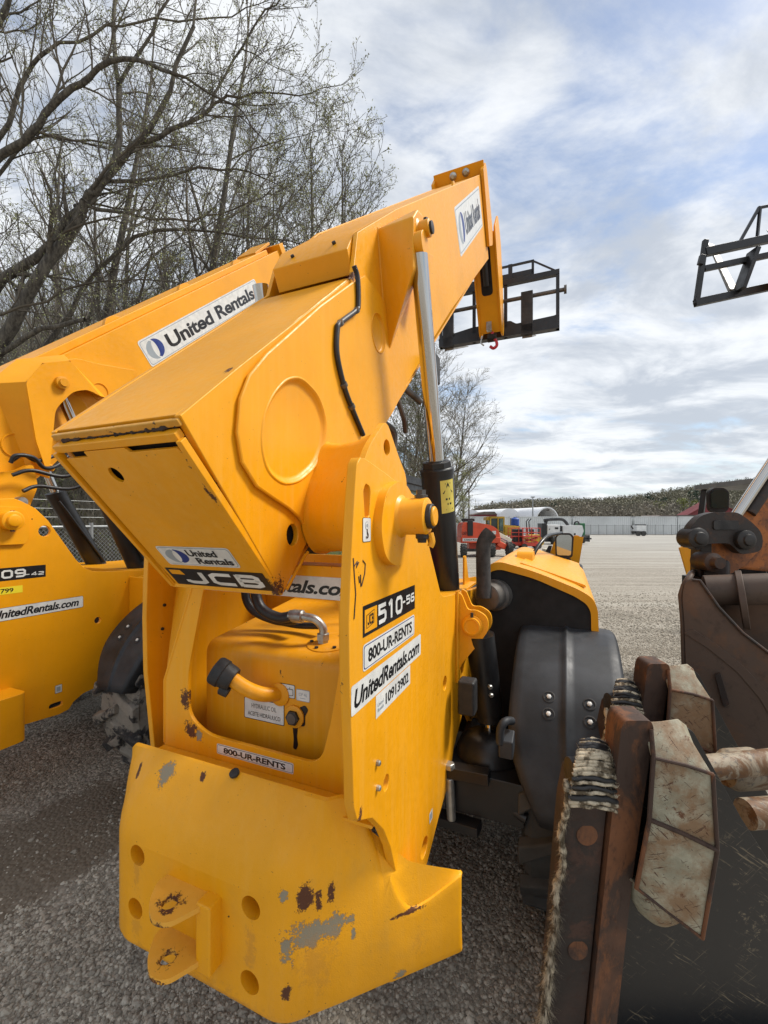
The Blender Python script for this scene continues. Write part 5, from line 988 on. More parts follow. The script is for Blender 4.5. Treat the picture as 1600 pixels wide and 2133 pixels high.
# ================================================================== rusty grapple attachment, right foreground
def build_grapple():
    T = thing('grapple_attachment', 'black steel attachment with rusted caps and rope wound pads in the right foreground', 'attachment', (.9, 1.3, 0))
    def fy(z, y0=1.15): return y0+(1.36-z)*.15
    rnd = random.Random(5)
    def unit(dx, dy, dz, full=True):
        def q(x, y, z): return (x+dx+.10*(y-1.15), y+dy+(1.36-z)*.15, z+dz)
        def prism(poly, y0, y1, name, mat, bev=.004, parent=T):
            pr = rpoly(poly, .012, 3); n_ = len(pr); mb = MB(); tr = [tuple(t_) for t_ in tessellate_polygon([[Vector((p[0], p[1], 0)) for p in pr]])]
            mb.add([q(p[0], y0, p[1]) for p in pr]+[q(p[0], y1, p[1]) for p in pr], tr+[tuple(i+n_ for i in reversed(t_)) for t_ in tr]+[(i, (i+1) % n_, (i+1) % n_+n_, i+n_) for i in range(n_)]); return mb.build(name, mat, parent, bev)
        # rusted edge bar
        bar = prism([(.630, 1.350), (.638, 1.374), (.708, 1.374), (.718, 1.350), (.700, .90), (.695, .10), (.612, .10)], 1.13, 1.22, 'edge_bar', 'rust_bar', .006)
        # black side plate behind
        prism([(.705, 1.31), (.80, 1.345), (.852, 1.32), (1.02, 1.05), (1.25, .72), (1.45, .10), (.71, .10)], 1.175, 1.195, 'side_plate', 'scratched_black', .003)
        # hollow cap
        cp = MB(); F0 = [(.70, 1.325), (.765, 1.345), (.812, 1.335)]
        P_ = {}
        top = [(.704, 1.13, 1.330), (.775, 1.13, 1.356), (.815, 1.13, 1.340)]
        rows = [
            ((.706, 1.165, 1.352), (.800, 1.165, 1.362)), ((.704, 1.105, 1.285), (.845, 1.075, 1.255)), ((.700, 1.085, 1.120), (.862, 1.050, 1.060)), ((.690, 1.095, .905), (.850, 1.045, .800)), ((.692, 1.17, .88), (.84, 1.17, .79))]
        vs = []
        for a_, b_ in rows:
            vs += [q(*a_), q(lerp(a_[0], b_[0], .5), lerp(a_[1], b_[1], .5)-.004, lerp(a_[2], b_[2], .5)), q(*b_)]
        for k_, (a_, b_) in enumerate(rows): vs.append(q(b_[0]+.03, 1.172, b_[2]-.012+ (.0 if k_ else -.01)))
        fs = []
        for i in range(4):
            for j in range(2): fs.append((i*3+j, i*3+j+1, (i+1)*3+j+1, (i+1)*3+j))
            fs.append((i*3+2, 15+i, 15+i+1, (i+1)*3+2))
        cp.add(vs, fs); c = cp.build('cap', 'pale_rust', T, smooth=20); so_ = c.modifiers.new('s', 'SOLIDIFY'); so_.thickness = .008; bv = c.modifiers.new('b', 'BEVEL'); bv.width = .004; bv.segments = 2
        wl = MB(); wl.tube([q(.706, 1.100, 1.285), q(.78, 1.082, 1.275), q(.845, 1.072, 1.256)], .005, 8); wl.tube([q(.700, 1.082, 1.120), q(.78, 1.062, 1.095), q(.862, 1.046, 1.060)], .006, 8); wl.tube([q(.845, 1.072, 1.256), q(.862, 1.046, 1.06), q(.850, 1.042, .80)], .005, 8); wl.tube([q(.708, 1.128, 1.35), q(.706, 1.10, 1.285), q(.700, 1.08, 1.12), q(.690, 1.09, .905)], .006, 8); wl.tube([q(.690, 1.092, .905), q(.850, 1.042, .80)], .004, 8)
        wl.build('weld_bead', 'rust_bar', c)
        dm = MB(); dm.lathe(q(.78, 1.14, .82), (0, -.2, -1), [(-.05, .075), (0, .07), (.03, .055), (.05, .03)], 24); dm.build('stub', 'pale_rust', T)
        # steel pad with rope wound over its upper end
        pad = prism([(.518, 1.195), (.580, 1.205), (.620, 1.175), (.604, .10), (.490, .10), (.506, 1.10)], 1.15, 1.235, 'pad', 'rust_brown', .008)
        for zz in (1.02, .64): MB().lathe(q(.57, 1.149, zz), (0, -1, 0), [(0, .030), (.003, .029)], 22).build('plug_weld', 'rust_bar', pad)
        rp = MB(); N_ = 19
        for i in range(N_):
            k = i/(N_-1); z = lerp(1.135, 1.275, math.sin(k*math.pi/2)); path = []
            x0 = lerp(.498, .560, k**1.6); x1 = .628
            for j in range(9):
                u = j/8; path.append(q(lerp(x0, x1, u), lerp(1.112, 1.21, k**1.5)-.012*math.sin(u*math.pi)+rnd.uniform(-.003, .003), z+.014*math.sin(u*math.pi)-.012*(u)+rnd.uniform(-.002, .002)))
            rp.tube(spline(path, 3), .0058+rnd.uniform(-.0015, .0015), 8, 1 if rnd.random() < .4 else 0)
        ro = rp.build('rope_winding', ['rope_fibre', 'black_rubber'], T, smooth=60)
        bq = MB(); bq.lathe(q(.568, 1.17, 1.195), (1, 0, .0), [(-.055, .03), (-.05, .042), (.05, .044), (.06, .03)], 20); bq.build('winding_core', 'black_rubber', T)
        # frayed rope hanging along the outer edge
        path = [q(.500+.004*math.sin(i*1.7)-.0020*max(0, i-4), 1.14+.01*math.cos(i*2.1), 1.19-i*.055) for i in range(21)]
        sp_ = spline(path, 5); fr = MB(); fr.tube(sp_, [.006+.005*abs(math.sin(i*.9))+(.004 if i > 50 else 0) for i in range(len(sp_))], 8)
        for i in range(5200 if full else 1500):
            k = rnd.random()**.75; idx = k*(len(sp_)-1); i0 = int(idx); p = sp_[min(i0, len(sp_)-1)].copy()
            r_ = .010+.034*k*(.35+.65*abs(math.sin(i0*.55)))
            d = Vector((rnd.gauss(-.25, .8), rnd.gauss(-.3, .7), rnd.gauss(-.3, .8))).normalized(); l = r_*rnd.uniform(.6, 1.7)
            s1 = d.cross(Vector((.3, .5, .8))).normalized()*.0014; p = p+d*.004; e_ = p+d*l+Vector((0, 0, -l*.25)); fr.add([p-s1, p+s1, e_], [(0, 1, 2)])
        for i in range(700):
            k = rnd.random(); x = lerp(.52, .655, rnd.random()); p = Vector(q(max(x-.025, lerp(.50, .56, k**1.6)), lerp(1.108, 1.205, k**1.5), lerp(1.14, 1.272, math.sin(k*1.57)))); d = Vector((rnd.gauss(-.2, .7), rnd.gauss(-.4, .5), rnd.gauss(.2, .7))).normalized(); s1 = d.cross(Vector((.3, .5, .8))).normalized()*.0011; fr.add([p-s1, p+s1, p+d*rnd.uniform(.006, .018)], [(0, 1, 2)])
        o = fr.build('frayed_fibres', 'rope_fibre', ro, smooth=60); o['kind'] = 'stuff'
    unit(0, 0, 0)
    unit(.345, .45, .0, False)
    # cross tubes between the plates on the right
    tb = MB(); 
    for (x0, y0, z0, x1, y1, z1, r) in ((1.00, 1.38, 1.100, 1.7, 1.44, 1.13, .038), (1.10, 1.30, 1.01, 1.7, 1.34, 1.02, .042)): tb = MB(); tb.cyl((x0, y0, z0), (x1, y1, z1), r, n=26); tb.build('cross_tube', 'tube_worn', T)
    MB().lathe((1.16, 1.46, 1.05), (1, .1, 0), [(0, .05), (.03, .065), (.12, .065), (.15, .05)], 24).build('tube_collar', 'tube_worn', T)
    MB().box(.74, 1.5, 1.25, 1.95, .06, .30).build('base_frame', 'black_paint', T, .01)
build_grapple()

# ================================================================== ground
def build_ground():
    mb = MB(); n = 40; xs = [math.copysign(abs(i/n)**3, i)*1800 for i in range(-n, n+1)]
    v = []; 
    for y in xs:
        for x in xs:
            d = math.hypot(x, y-5); z = 0.
            if y > 140: z = -.0
            v.append((x, y, z))
    m_ = 2*n+1; f = [(i*m_+j, i*m_+j+1, (i+1)*m_+j+1, (i+1)*m_+j) for i in range(m_-1) for j in range(m_-1)]
    mb.add(v, f); o = mb.build('ground', 'gravel_ground', None, smooth=60); tagit(o, 'grey gravel yard', None, None, 'structure')
    # loose stones: real pieces, instanced over points
    src = bpy.data.collections.new('stone_shapes'); rnd = random.Random(3)
    for k in range(6):
        bm = bmesh.new(); bmesh.ops.create_icosphere(bm, subdivisions=1 if k < 3 else 2, radius=1)
        sx, sy, sz = rnd.uniform(.8, 1.25), rnd.uniform(.65, 1.0), rnd.uniform(.4, .7)
        for q in bm.verts:
            h = noise.noise(q.co*1.3+Vector((k*7, 0, 0)))*.45+1; q.co = Vector((q.co.x*sx*h, q.co.y*sy*h, q.co.z*sz*h))
            for ax in (Vector((1, .3, .5)), Vector((-.4, 1, .2)), Vector((-.6, -.5, .8))):
                a_ = ax.normalized(); dd = q.co.dot(a_)-.62
                if dd > 0: q.co -= a_*dd*.8
        me = bpy.data.meshes.new('stone'); bm.to_mesh(me); bm.free(); me.materials.append(MATS['stone']); so_ = bpy.data.objects.new('stone', me); src.objects.link(so_)
    rs = np.random.RandomState(4); pts = []; sc_l = []; tone = []
    def scatter(n, x0, x1, y0, y1, smin, smax, keep=1.):
        x = rs.uniform(x0, x1, n); y = rs.uniform(y0, y1, n); s = smin+(smax-smin)*rs.rand(n)**2.6
        ok = (np.abs(x)/np.maximum(y, .1) < 1.05)
        dy = y-2.55; dx = x+1.93-dy*.35; dd = np.sqrt((dx/.60)**2+(dy/.85)**2)+.25*np.sin(x*17)*np.sin(y*13)
        ok &= (rs.rand(n) < np.clip((dd-.75)*2.2, .05, 1))
        # sandy thin patches
        nz = np.sin(x*2.1+1.3*np.sin(y*1.7))*np.sin(y*1.9+1.1*np.sin(x*2.3))
        ok &= (rs.rand(n) < np.clip(.80-.55*nz, .3, 1))
        x, y, s = x[ok], y[ok], s[ok]; pts.append(np.stack([x, y, s*.12], 1)); sc_l.append(s); nz = nz[ok]; tone.append(np.clip((rs.rand(len(x))**1.3*.9+.05)*(.78-.30*nz), 0, 1))
    scatter(190000, -3.2, 2.6, 1.3, 3.6, .003, .013); scatter(7000, -3.2, 2.6, 1.3, 3.6, .010, .022)
    scatter(140000, -6, 5.5, 3.6, 7.0, .005, .016); scatter(90000, -6, 13, 7, 12, .009, .024)
    P0_ = pts[-1]; kp = rs.rand(len(P0_)) < np.clip((12-P0_[:, 1])/4.5, 0, 1)**1.2; pts[-1] = P0_[kp]; sc_l[-1] = sc_l[-1][kp]; tone[-1] = tone[-1][kp]
    P_ = np.concatenate(pts); S_ = np.concatenate(sc_l); T_ = np.concatenate(tone)
    me = bpy.data.meshes.new('gravel'); me.vertices.add(len(P_)); me.vertices.foreach_set('co', P_.astype(np.float32).ravel())
    for nm, dat in (('scl', S_), ('tone', T_)):
        a_ = me.attributes.new(nm, 'FLOAT', 'POINT'); a_.data.foreach_set('value', dat.astype(np.float32))
    g_ = bpy.data.objects.new('gravel', me); C.objects.link(g_); tagit(g_, 'loose pale gravel stones lying over the yard', None, None, 'stuff')
    ng = bpy.data.node_groups.new('scatter', 'GeometryNodeTree'); ng.interface.new_socket('Geometry', in_out='INPUT', socket_type='NodeSocketGeometry'); ng.interface.new_socket('Geometry', in_out='OUTPUT', socket_type='NodeSocketGeometry')
    N_ = ng.nodes; L_ = ng.links; gi = N_.new('NodeGroupInput'); go = N_.new('NodeGroupOutput'); ip = N_.new('GeometryNodeInstanceOnPoints'); ci = N_.new('GeometryNodeCollectionInfo'); mp_ = N_.new('GeometryNodeMeshToPoints')
    ci.inputs['Collection'].default_value = src; ci.inputs['Separate Children'].default_value = True; ci.inputs['Reset Children'].default_value = True
    rv = N_.new('FunctionNodeRandomValue'); rv.data_type = 'FLOAT_VECTOR'; rv.inputs[0].default_value = (-.5, -.5, 0); rv.inputs[1].default_value = (.5, .5, 6.28)
    na = N_.new('GeometryNodeInputNamedAttribute'); na.data_type = 'FLOAT'; na.inputs[0].default_value = 'scl'
    L_.new(gi.outputs[0], mp_.inputs[0]); L_.new(mp_.outputs[0], ip.inputs['Points']); L_.new(ci.outputs[0], ip.inputs['Instance']); ip.inputs['Pick Instance'].default_value = True
    L_.new(rv.outputs[0], ip.inputs['Rotation']); L_.new(na.outputs[0], ip.inputs['Scale']); L_.new(ip.outputs[0], go.inputs[0])
    md = g_.modifiers.new('scatter', 'NODES'); md.node_group = ng
build_ground()

# ================================================================== trees
class Tree:
    def __init__(s, seed): s.r = random.Random(seed); s.seg = []; s.leaf = []     # seg: (p0,p1,r0,r1)
    def path(s, pts, r0, r1, kids, depth, klen, bias=Vector((0, 0, .25)), start=.15):
        pts = [Vector(p) for p in pts]; n = len(pts)-1; tot = sum((b-a).length for a, b in zip(pts, pts[1:]))
        for i in range(n): s.seg.append((pts[i], pts[i+1], lerp(r0, r1, i/n), lerp(r0, r1, (i+1)/n)))
        if depth <= 0: return
        for k in range(kids):
            u = start+(1-start)*(k+s.r.random())/kids; i = min(int(u*n), n-1); p = pts[i].lerp(pts[i+1], u*n-i); d = (pts[i+1]-pts[i]).normalized(); rr = lerp(r0, r1, u)
            nd = s.dev(d, s.r.uniform(.45, 1.05)); s.grow(p, (nd+bias*.5).normalized(), klen*(1-.45*u)*s.r.uniform(.6, 1.2), rr*s.r.uniform(.35, .6), depth, bias)
        s.grow(pts[-1], (pts[-1]-pts[-2]).normalized(), klen*.6, r1*.9, depth, bias)
    def dev(s, d, ang):
        a = d.orthogonal().normalized(); b = d.cross(a); t_ = s.r.uniform(0, 6.283); return (d*math.cos(ang)+(a*math.cos(t_)+b*math.sin(t_))*math.sin(ang)).normalized()
    def grow(s, p, d, L, r, depth, bias):
        r = max(r, .0025); n = 5 if depth > 1 else 3; pts = [p]; dd = d.copy()
        for i in range(n):
            dd = (dd+Vector((s.r.gauss(0, .16), s.r.gauss(0, .16), s.r.gauss(0, .13)))+bias*.10).normalized(); pts.append(pts[-1]+dd*L/n)
        r1 = r*.35
        for i in range(n): s.seg.append((pts[i], pts[i+1], lerp(r, r1, i/n), lerp(r, r1, (i+1)/n)))
        if depth <= 1:
            s.leaf += pts[1:]; return
        kids = s.nk[depth]
        for k in range(kids):
            u = .12+.88*(k+s.r.random())/kids; i = min(int(u*n), n-1); q = pts[i].lerp(pts[i+1], u*n-i); e = (pts[i+1]-pts[i]).normalized()
            s.grow(q, s.dev(e, s.r.uniform(.4, .95)), L*s.r.uniform(.32, .58)*(1.15-.5*u), lerp(r, r1, u)*.55, depth-1, bias)
    nk = {2: 5, 3: 7, 4: 7}
    def meshes(s, thick=.03, org=Vector((0, 0, 0)), tw='twig', minr=.0032, leaf=None, leaf_n=0, leaf_s=.02, bark='bark'):
        out = []
        for big in (True, False):
            sg = [q for q in s.seg if (q[2] > thick) == big]; 
            if not sg: continue
            n = 8 if big else 3; A = np.array([[*q[0], *q[1], q[2], q[3]] for q in sg]); p0, p1 = A[:, :3]-np.array(org), A[:, 3:6]-np.array(org); r0 = np.maximum(A[:, 6], minr); r1 = np.maximum(A[:, 7], minr*.8)
            d = p1-p0; L = np.linalg.norm(d, axis=1, keepdims=True); d = d/np.maximum(L, 1e-6); p1 = p1+d*r1[:, None]*.3
            up = np.where(np.abs(d[:, 2:3]) < .9, np.array([[0, 0, 1.]]), np.array([[1., 0, 0]])); x = np.cross(d, up); x /= np.linalg.norm(x, axis=1, keepdims=True); y = np.cross(d, x)
            an = np.arange(n)*2*np.pi/n; ring = x[:, None, :]*np.cos(an)[None, :, None]+y[:, None, :]*np.sin(an)[None, :, None]
            V = np.concatenate([p0[:, None, :]+ring*r0[:, None, None], p1[:, None, :]+ring*r1[:, None, None]], 1).reshape(-1, 3)
            k = np.arange(n); F = np.stack([k, (k+1) % n, (k+1) % n+n, k+n], 1); F = (F[None]+(np.arange(len(sg))*2*n)[:, None, None]).reshape(-1, 4)
            out.append((quadmesh('trunk' if big else 'branches', V, F, bark if big else tw), 'trunk' if big else 'branches'))
        if leaf and leaf_n:
            rs = np.random.RandomState(1); P_ = np.array([tuple(q) for q in s.leaf])-np.array(org); P_ = P_[rs.randint(0, len(P_), leaf_n)]+rs.normal(0, leaf_s*1.6, (leaf_n, 3))
            out.append((leafmesh(P_, leaf_s, leaf, rs), 'leaves'))
        return out
def quadmesh(name, V, F, mat, smooth=True):
    me = bpy.data.meshes.new(name); me.vertices.add(len(V)); me.vertices.foreach_set('co', V.astype(np.float32).ravel()); k = F.shape[1]
    me.loops.add(F.size); me.loops.foreach_set('vertex_index', F.astype(np.int32).ravel()); me.polygons.add(len(F)); me.polygons.foreach_set('loop_start', np.arange(0, F.size, k, dtype=np.int32)); me.polygons.foreach_set('loop_total', np.full(len(F), k, dtype=np.int32))
    me.update(calc_edges=True); me.materials.append(MATS[mat])
    if smooth: me.polygons.foreach_set('use_smooth', [True]*len(F))
    return me
def leafmesh(P_, size, mat, rs, name='leaves', aspect=.5):
    n = len(P_); a = rs.normal(size=(n, 3)); a /= np.linalg.norm(a, axis=1, keepdims=True); b = np.cross(a, rs.normal(size=(n, 3))); b /= np.linalg.norm(b, axis=1, keepdims=True); s = size*rs.uniform(.5, 1.4, (n, 1))
    V = np.stack([P_-a*s, P_+b*s*aspect, P_+a*s, P_-b*s*aspect], 1).reshape(-1, 3); F = np.arange(4*n).reshape(n, 4); return quadmesh(name, V, F, mat, False)
def tree_thing(name, label, ms, loc=(0, 0, 0), rz=0, scale=1., group=None, cat='tree'):
    T = bpy.data.objects.new(name, None); C.objects.link(T); T.location = loc; T.rotation_euler = (0, 0, rz); T.scale = (scale,)*3; tagit(T, label, cat, group)
    for me, nm in ms: o = bpy.data.objects.new(nm, me); C.objects.link(o); o.parent = T
    return T

def build_big_tree():
    t_ = Tree(11); up = Vector((.12, 0, .28)); rn = random.Random(2)
    def dep(pts, y0, y1): n = len(pts)-1; return [(p[0]*(lerp(y0, y1, i/n)/9.), lerp(y0, y1, i/n), 1.9+(p[2]-1.9)*lerp(y0, y1, i/n)/9.) for i, p in enumerate(pts)]
    L = [([(-9.6, 9, .0), (-9.2, 9, 2.4), (-8.49, 9.0, 4.69), (-8.09, 9.0, 5.63), (-7.31, 9.0, 6.98), (-6.5, 9.0, 8.2), (-6.2, 9.0, 8.7)], 9, 9, .26, .15, 6, 2.2),
      ([(-6.2, 9.0, 8.7), (-5.66, 9.0, 9.54), (-5.56, 9.0, 11.06), (-5.71, 9.0, 12.28), (-5.5, 9.0, 13.8)], 9, 9.4, .12, .05, 8, 2.4),
      ([(-9.1, 9.2, 4.0), (-8.4, 9.0, 6.6), (-7.31, 9.0, 7.45), (-6.38, 9.0, 8.53), (-5.92, 9.0, 9.05), (-5.29, 9.0, 9.78), (-4.72, 9.0, 10.56), (-4.15, 9.0, 11.95), (-3.84, 9.0, 13.3)], 9.2, 8.6, .17, .045, 12, 2.5),
      ([(-9.4, 9, 8.6), (-8.6, 9.0, 9.2), (-8.09, 9.0, 9.6), (-7.41, 9.0, 10.08), (-7.06, 9.0, 10.66), (-6.38, 9.0, 11.17), (-6.02, 9.0, 11.49), (-5.19, 9.0, 11.64), (-4.46, 9.0, 11.32), (-3.68, 9.0, 10.96), (-3.17, 9.0, 10.66), (-2.5, 9.0, 9.95)], 9, 8.2, .14, .02, 16, 2.0),
      ([(-5.29, 9.0, 9.78), (-4.46, 9.0, 10.13), (-3.68, 9.0, 10.56), (-3.27, 9.0, 10.81), (-2.39, 9.0, 10.91), (-1.5, 9.0, 10.89)], 8.9, 8.6, .075, .02, 12, 1.9),
      ([(-6.53, 9.0, 8.58), (-5.76, 9.0, 8.43), (-4.46, 9.0, 8.27), (-3.43, 9.0, 8.37), (-2.6, 9, 8.7)], 9, 8.7, .07, .018, 9, 1.8),
      ([(-5.92, 9.0, 9.05), (-4.87, 9.0, 9.15), (-3.43, 9.0, 9.36), (-2.65, 9.0, 9.2), (-2.02, 9.0, 8.84)], 9, 9.6, .065, .016, 9, 1.8),
      ([(-8.6, 9, 9.3), (-7.9, 9, 10.3), (-7.57, 9.0, 11.32), (-7.06, 9.0, 11.79), (-6.12, 9.0, 12.15), (-5.19, 9.0, 12.47), (-3.94, 9.0, 12.47), (-2.9, 9, 12.7)], 9, 8.7, .08, .02, 13, 2.1),
      ([(-8.4, 9.0, 8.9), (-7.41, 9.0, 9.98), (-6.12, 9.0, 9.88), (-4.98, 9.0, 9.78), (-4.0, 9, 9.9)], 9.5, 10, .06, .016, 9, 1.8),
      ([(-8.9, 9, 3.2), (-7.06, 9.0, 5.73), (-6.02, 9.0, 7.18), (-4.77, 9.0, 8.06), (-2.91, 9.0, 7.91), (-1.97, 9.0, 7.81), (-1.0, 9, 7.5)], 9.6, 10.5, .10, .018, 13, 2.2),
      ([(-9.8, 9, 8.0), (-9.0, 9.0, 11.), (-8.2, 9, 12.3), (-7.6, 9, 13.6)], 8.6, 8.4, .14, .07, 7, 2.2), ([(-9, 9, 6.0), (-7.6, 9, 6.4), (-6.4, 9, 6.9), (-5.1, 9, 7.0), (-3.6, 9, 6.9)], 8.8, 8.3, .06, .015, 8, 1.7),
      ([(-5.56, 9.0, 11.06), (-4.9, 9, 12.2), (-4.3, 9, 13.4), (-3.6, 9, 14.2)], 9.2, 9.0, .06, .03, 6, 1.9), ([(-3.68, 9, 10.56), (-3.2, 9, 11.6), (-2.5, 9, 12.6), (-1.9, 9, 13.4)], 8.8, 8.6, .05, .02, 9, 1.7), ([(-8.3, 9, 5.3), (-7.2, 9, 5.95), (-6.3, 9, 6.15)], 9, 8.9, .09, .07, 0, .5)]
    for pts, y0, y1, r0, r1, kids, kl in L:
        P_ = dep(pts, y0, y1); P_ = [tuple(q) for q in spline(P_, 3)]; P_ = [(x+rn.gauss(0, .02), y+rn.gauss(0, .03), z+rn.gauss(0, .02)) for x, y, z in P_]
        t_.path(P_, r0*.64, r1*.58, int(kids*1.25), 3 if kids else 0, kl, up, .12)
    ms = t_.meshes(thick=.035, org=Vector((-9.6, 9, 0)), leaf='bud_leaf', leaf_n=30000, leaf_s=.017, minr=.0038)
    tree_thing('leaning_tree', 'big leaning tree with thick forked limbs and small spring buds at the left', ms, (-9.6, 9, 0))
build_big_tree()

def bare_tree(seed, H_, r, kids=16, leaf=0, leafmat_='bud_leaf', tw='far_twig', lean=.1, minr=.008, spread=.32, nk=None, start=.15, leaf_s=.05, bark='bark'):
    t_ = Tree(seed); q = t_.r
    if nk: t_.nk = nk
    st = []; p = Vector((0, 0, 0)); d = Vector((q.gauss(0, lean), q.gauss(0, lean), 1)).normalized(); pts = [p]
    for i in range(9): d = (d+Vector((q.gauss(0, .07), q.gauss(0, .07), .05))).normalized(); pts.append(pts[-1]+d*H_/9)
    t_.path(pts, r, r*.12, kids, 3, H_*spread, Vector((0, 0, .55)), start)
    return t_.meshes(thick=r*.30, tw=tw, minr=minr, leaf=leafmat_ if leaf else None, leaf_n=leaf, leaf_s=leaf_s, bark=bark)
def build_woods():
    rn = random.Random(8)
    V = [bare_tree(21+i, 12.5+i, .17, 20, 1500 if i % 2 else 3500, minr=.007, nk={2: 5, 3: 7}, leaf_s=.03, tw='twig') for i in range(4)]
    U = [bare_tree(41+i, 7.0, .07, 18, 2500, minr=.006, nk={2: 5, 3: 6}, start=.05, leaf_s=.035, leafmat_='brush_leaf', tw='twig') for i in range(3)]
    looks = ['bare brown tree rising behind the left telehandler boom', 'bare tree with faint green buds in the wood on the left', 'slim bare tree with upright branches in the wood on the left', 'tall bare tree with dense fine twigs in the wood on the left']
    spots = []
    for i in range(26):
        Y_ = rn.uniform(13, 27); u = rn.uniform(-60, 640) if i > 5 else 520+i*34; spots.append((u, Y_))
    for i, (u, Y_) in enumerate(spots):
        x = (u-800)/890*Y_; k = i % 4; top = 560+ (u*.28 if u > 300 else 0)
        sc_ = rn.uniform(.85, 1.15)
        lim = (1.0 if u < 350 else (.86 if u < 560 else .70)); 
        H_ = (12.5+k); want = Y_*(1086-(40 if u < 450 else (330+ (u-450)*.25)))/890+1.9; sc_ = min(sc_*1.25, want/H_)
        tree_thing('bare_tree', looks[k], V[k], (x, Y_, -.05), rn.uniform(0, 6.28), sc_, 'bare trees of the wood on the left')
    for i in range(34):
        Y_ = rn.uniform(11.5, 19); u = rn.uniform(-80, 700); x = (u-800)/890*Y_; k = i % 3
        tree_thing('sapling', 'thin leafing sapling in the undergrowth on the left', U[k], (x, Y_, -.05), rn.uniform(0, 6.28), rn.uniform(.5, .95), 'saplings of the undergrowth on the left')
    # undergrowth
    rs = np.random.RandomState(2); n = 60000; u = rs.uniform(-150, 790, n); Y_ = rs.uniform(10.5, 17, n); z = np.abs(rs.normal(0, 1, n))*(1.3+.5*np.sin(u*.021)+.3*np.sin(u*.06)); x = (u-800)/890*Y_
    keep = z < 4.5; me = leafmesh(np.stack([x, Y_, z], 1)[keep], .045, 'brush_leaf', rs, 'undergrowth'); o = bpy.data.objects.new('undergrowth', me); C.objects.link(o); tagit(o, 'tangled green and brown undergrowth below the trees', None, None, 'stuff')
    m = 9000; u = rs.uniform(-150, 790, m); Y_ = rs.uniform(10.5, 16, m); x = (u-800)/890*Y_; P0 = np.stack([x, Y_, np.zeros(m)], 1); d = rs.normal(size=(m, 3))*np.array([.45, .45, .2])+np.array([0, 0, 1.]); L = rs.uniform(.8, 3.2, (m, 1)); P1 = P0+d*L*.5; P2 = P1+(d+rs.normal(size=(m, 3))*.5)*L*.5
    w_ = np.array([[.009, 0, 0]]); V_ = np.concatenate([np.stack([P0-w_, P0+w_, P1+w_*.8, P1-w_*.8], 1), np.stack([P1-w_*.8, P1+w_*.8, P2+w_*.3, P2-w_*.3], 1)]).reshape(-1, 3); F = np.arange(len(V_)).reshape(-1, 4)
    o = bpy.data.objects.new('bramble_stems', quadmesh('bramble_stems', V_, F, 'far_twig', False)); C.objects.link(o); tagit(o, 'dry upright stems in the undergrowth', None, None, 'stuff')
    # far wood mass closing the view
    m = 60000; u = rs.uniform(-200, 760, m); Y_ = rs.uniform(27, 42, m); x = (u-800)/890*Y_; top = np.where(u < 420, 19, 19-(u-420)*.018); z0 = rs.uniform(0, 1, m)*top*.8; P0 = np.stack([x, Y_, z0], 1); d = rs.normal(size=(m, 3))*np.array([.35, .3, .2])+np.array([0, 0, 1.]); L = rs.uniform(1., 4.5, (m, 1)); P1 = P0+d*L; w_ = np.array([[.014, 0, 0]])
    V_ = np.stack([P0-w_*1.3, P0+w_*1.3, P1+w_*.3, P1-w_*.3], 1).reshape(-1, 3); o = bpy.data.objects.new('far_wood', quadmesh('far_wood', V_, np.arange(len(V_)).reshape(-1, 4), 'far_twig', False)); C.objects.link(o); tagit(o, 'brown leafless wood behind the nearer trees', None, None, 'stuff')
    # bare trees right of the ram
    A_ = bare_tree(61, 15.0, .22, 34, 3500, minr=.013, nk={2: 7, 3: 8}, spread=.46, start=.10, leaf_s=.04)
    x = lambda u, Y_: (u-800)/890*Y_
    tree_thing('bare_tree', 'bare grey tree standing alone right of the lift cylinder', A_, (x(905, 36), 36, 0), 1.0, 1.0)
    tree_thing('bare_tree', 'bare grey tree just behind and right of the lone one', A_, (x(940, 42), 42, 0), 4.2, .95)
    tree_thing('bare_tree', 'bare tree partly behind the lift cylinder, left of the lone grey one', A_, (x(835, 31), 31, 0), 3.1, .80)
    tree_thing('bare_tree', 'small bare budding tree in front of the white container wall', bare_tree(66, 7.5, .09, 20, 5000, minr=.011, nk={2: 5, 3: 6}, start=.1, leaf_s=.05), (x(968, 38), 38, 0), .3, .9)
    for i, u in enumerate((790, 815, 852, 878)): tree_thing('sapling', 'thin upright sapling beside the lift cylinder', U[i % 3], (x(u, 22+i), 22+i, 0), i*1.7, .95+.12*i, 'saplings seen beside the lift cylinder')
build_woods()

# ================================================================== chain link fence on the left
def build_fence():
    T = thing('chain_link_fence', 'grey chain link fence with a top rail behind the left telehandler', 'fence', (-6.3, 3.0, 0), True)
    x = -6.6; s0, s1 = 1.0, 9.5; zt = 1.82
    MB().cyl((x, s0, zt), (x, s1, zt), .021, n=10).build('top_rail', 'galvanised', T)
    for i in range(4): MB().cyl((x, 1.6+i*2.6, 0), (x, 1.6+i*2.6, zt+.06), .028, n=10).build('post', 'galvanised', T)
    for i in range(3): MB().cyl((x, s0, zt+.14+i*.12), (x, s1, zt+.14+i*.12), .004, n=5).build('wire', 'galvanised', T)
    m = MB(); st = .062; n = int((s1-s0+zt)/st)
    for i in range(n):
        a = s0-zt+i*st
        for sg in (1, -1):
            b0, b1 = (a, a+zt) if sg > 0 else (a+zt, a); z0, z1 = 0, zt
            if min(b0, b1) < s0 or max(b0, b1) > s1+.5: continue
            m.tube([(x+.003*sg, b0, z0), (x+.003*sg, b1, z1)], .0022, 3, caps=False)
    o = m.build('wire_mesh', 'galvanised', T, smooth=0); o['kind'] = 'stuff'
build_fence()

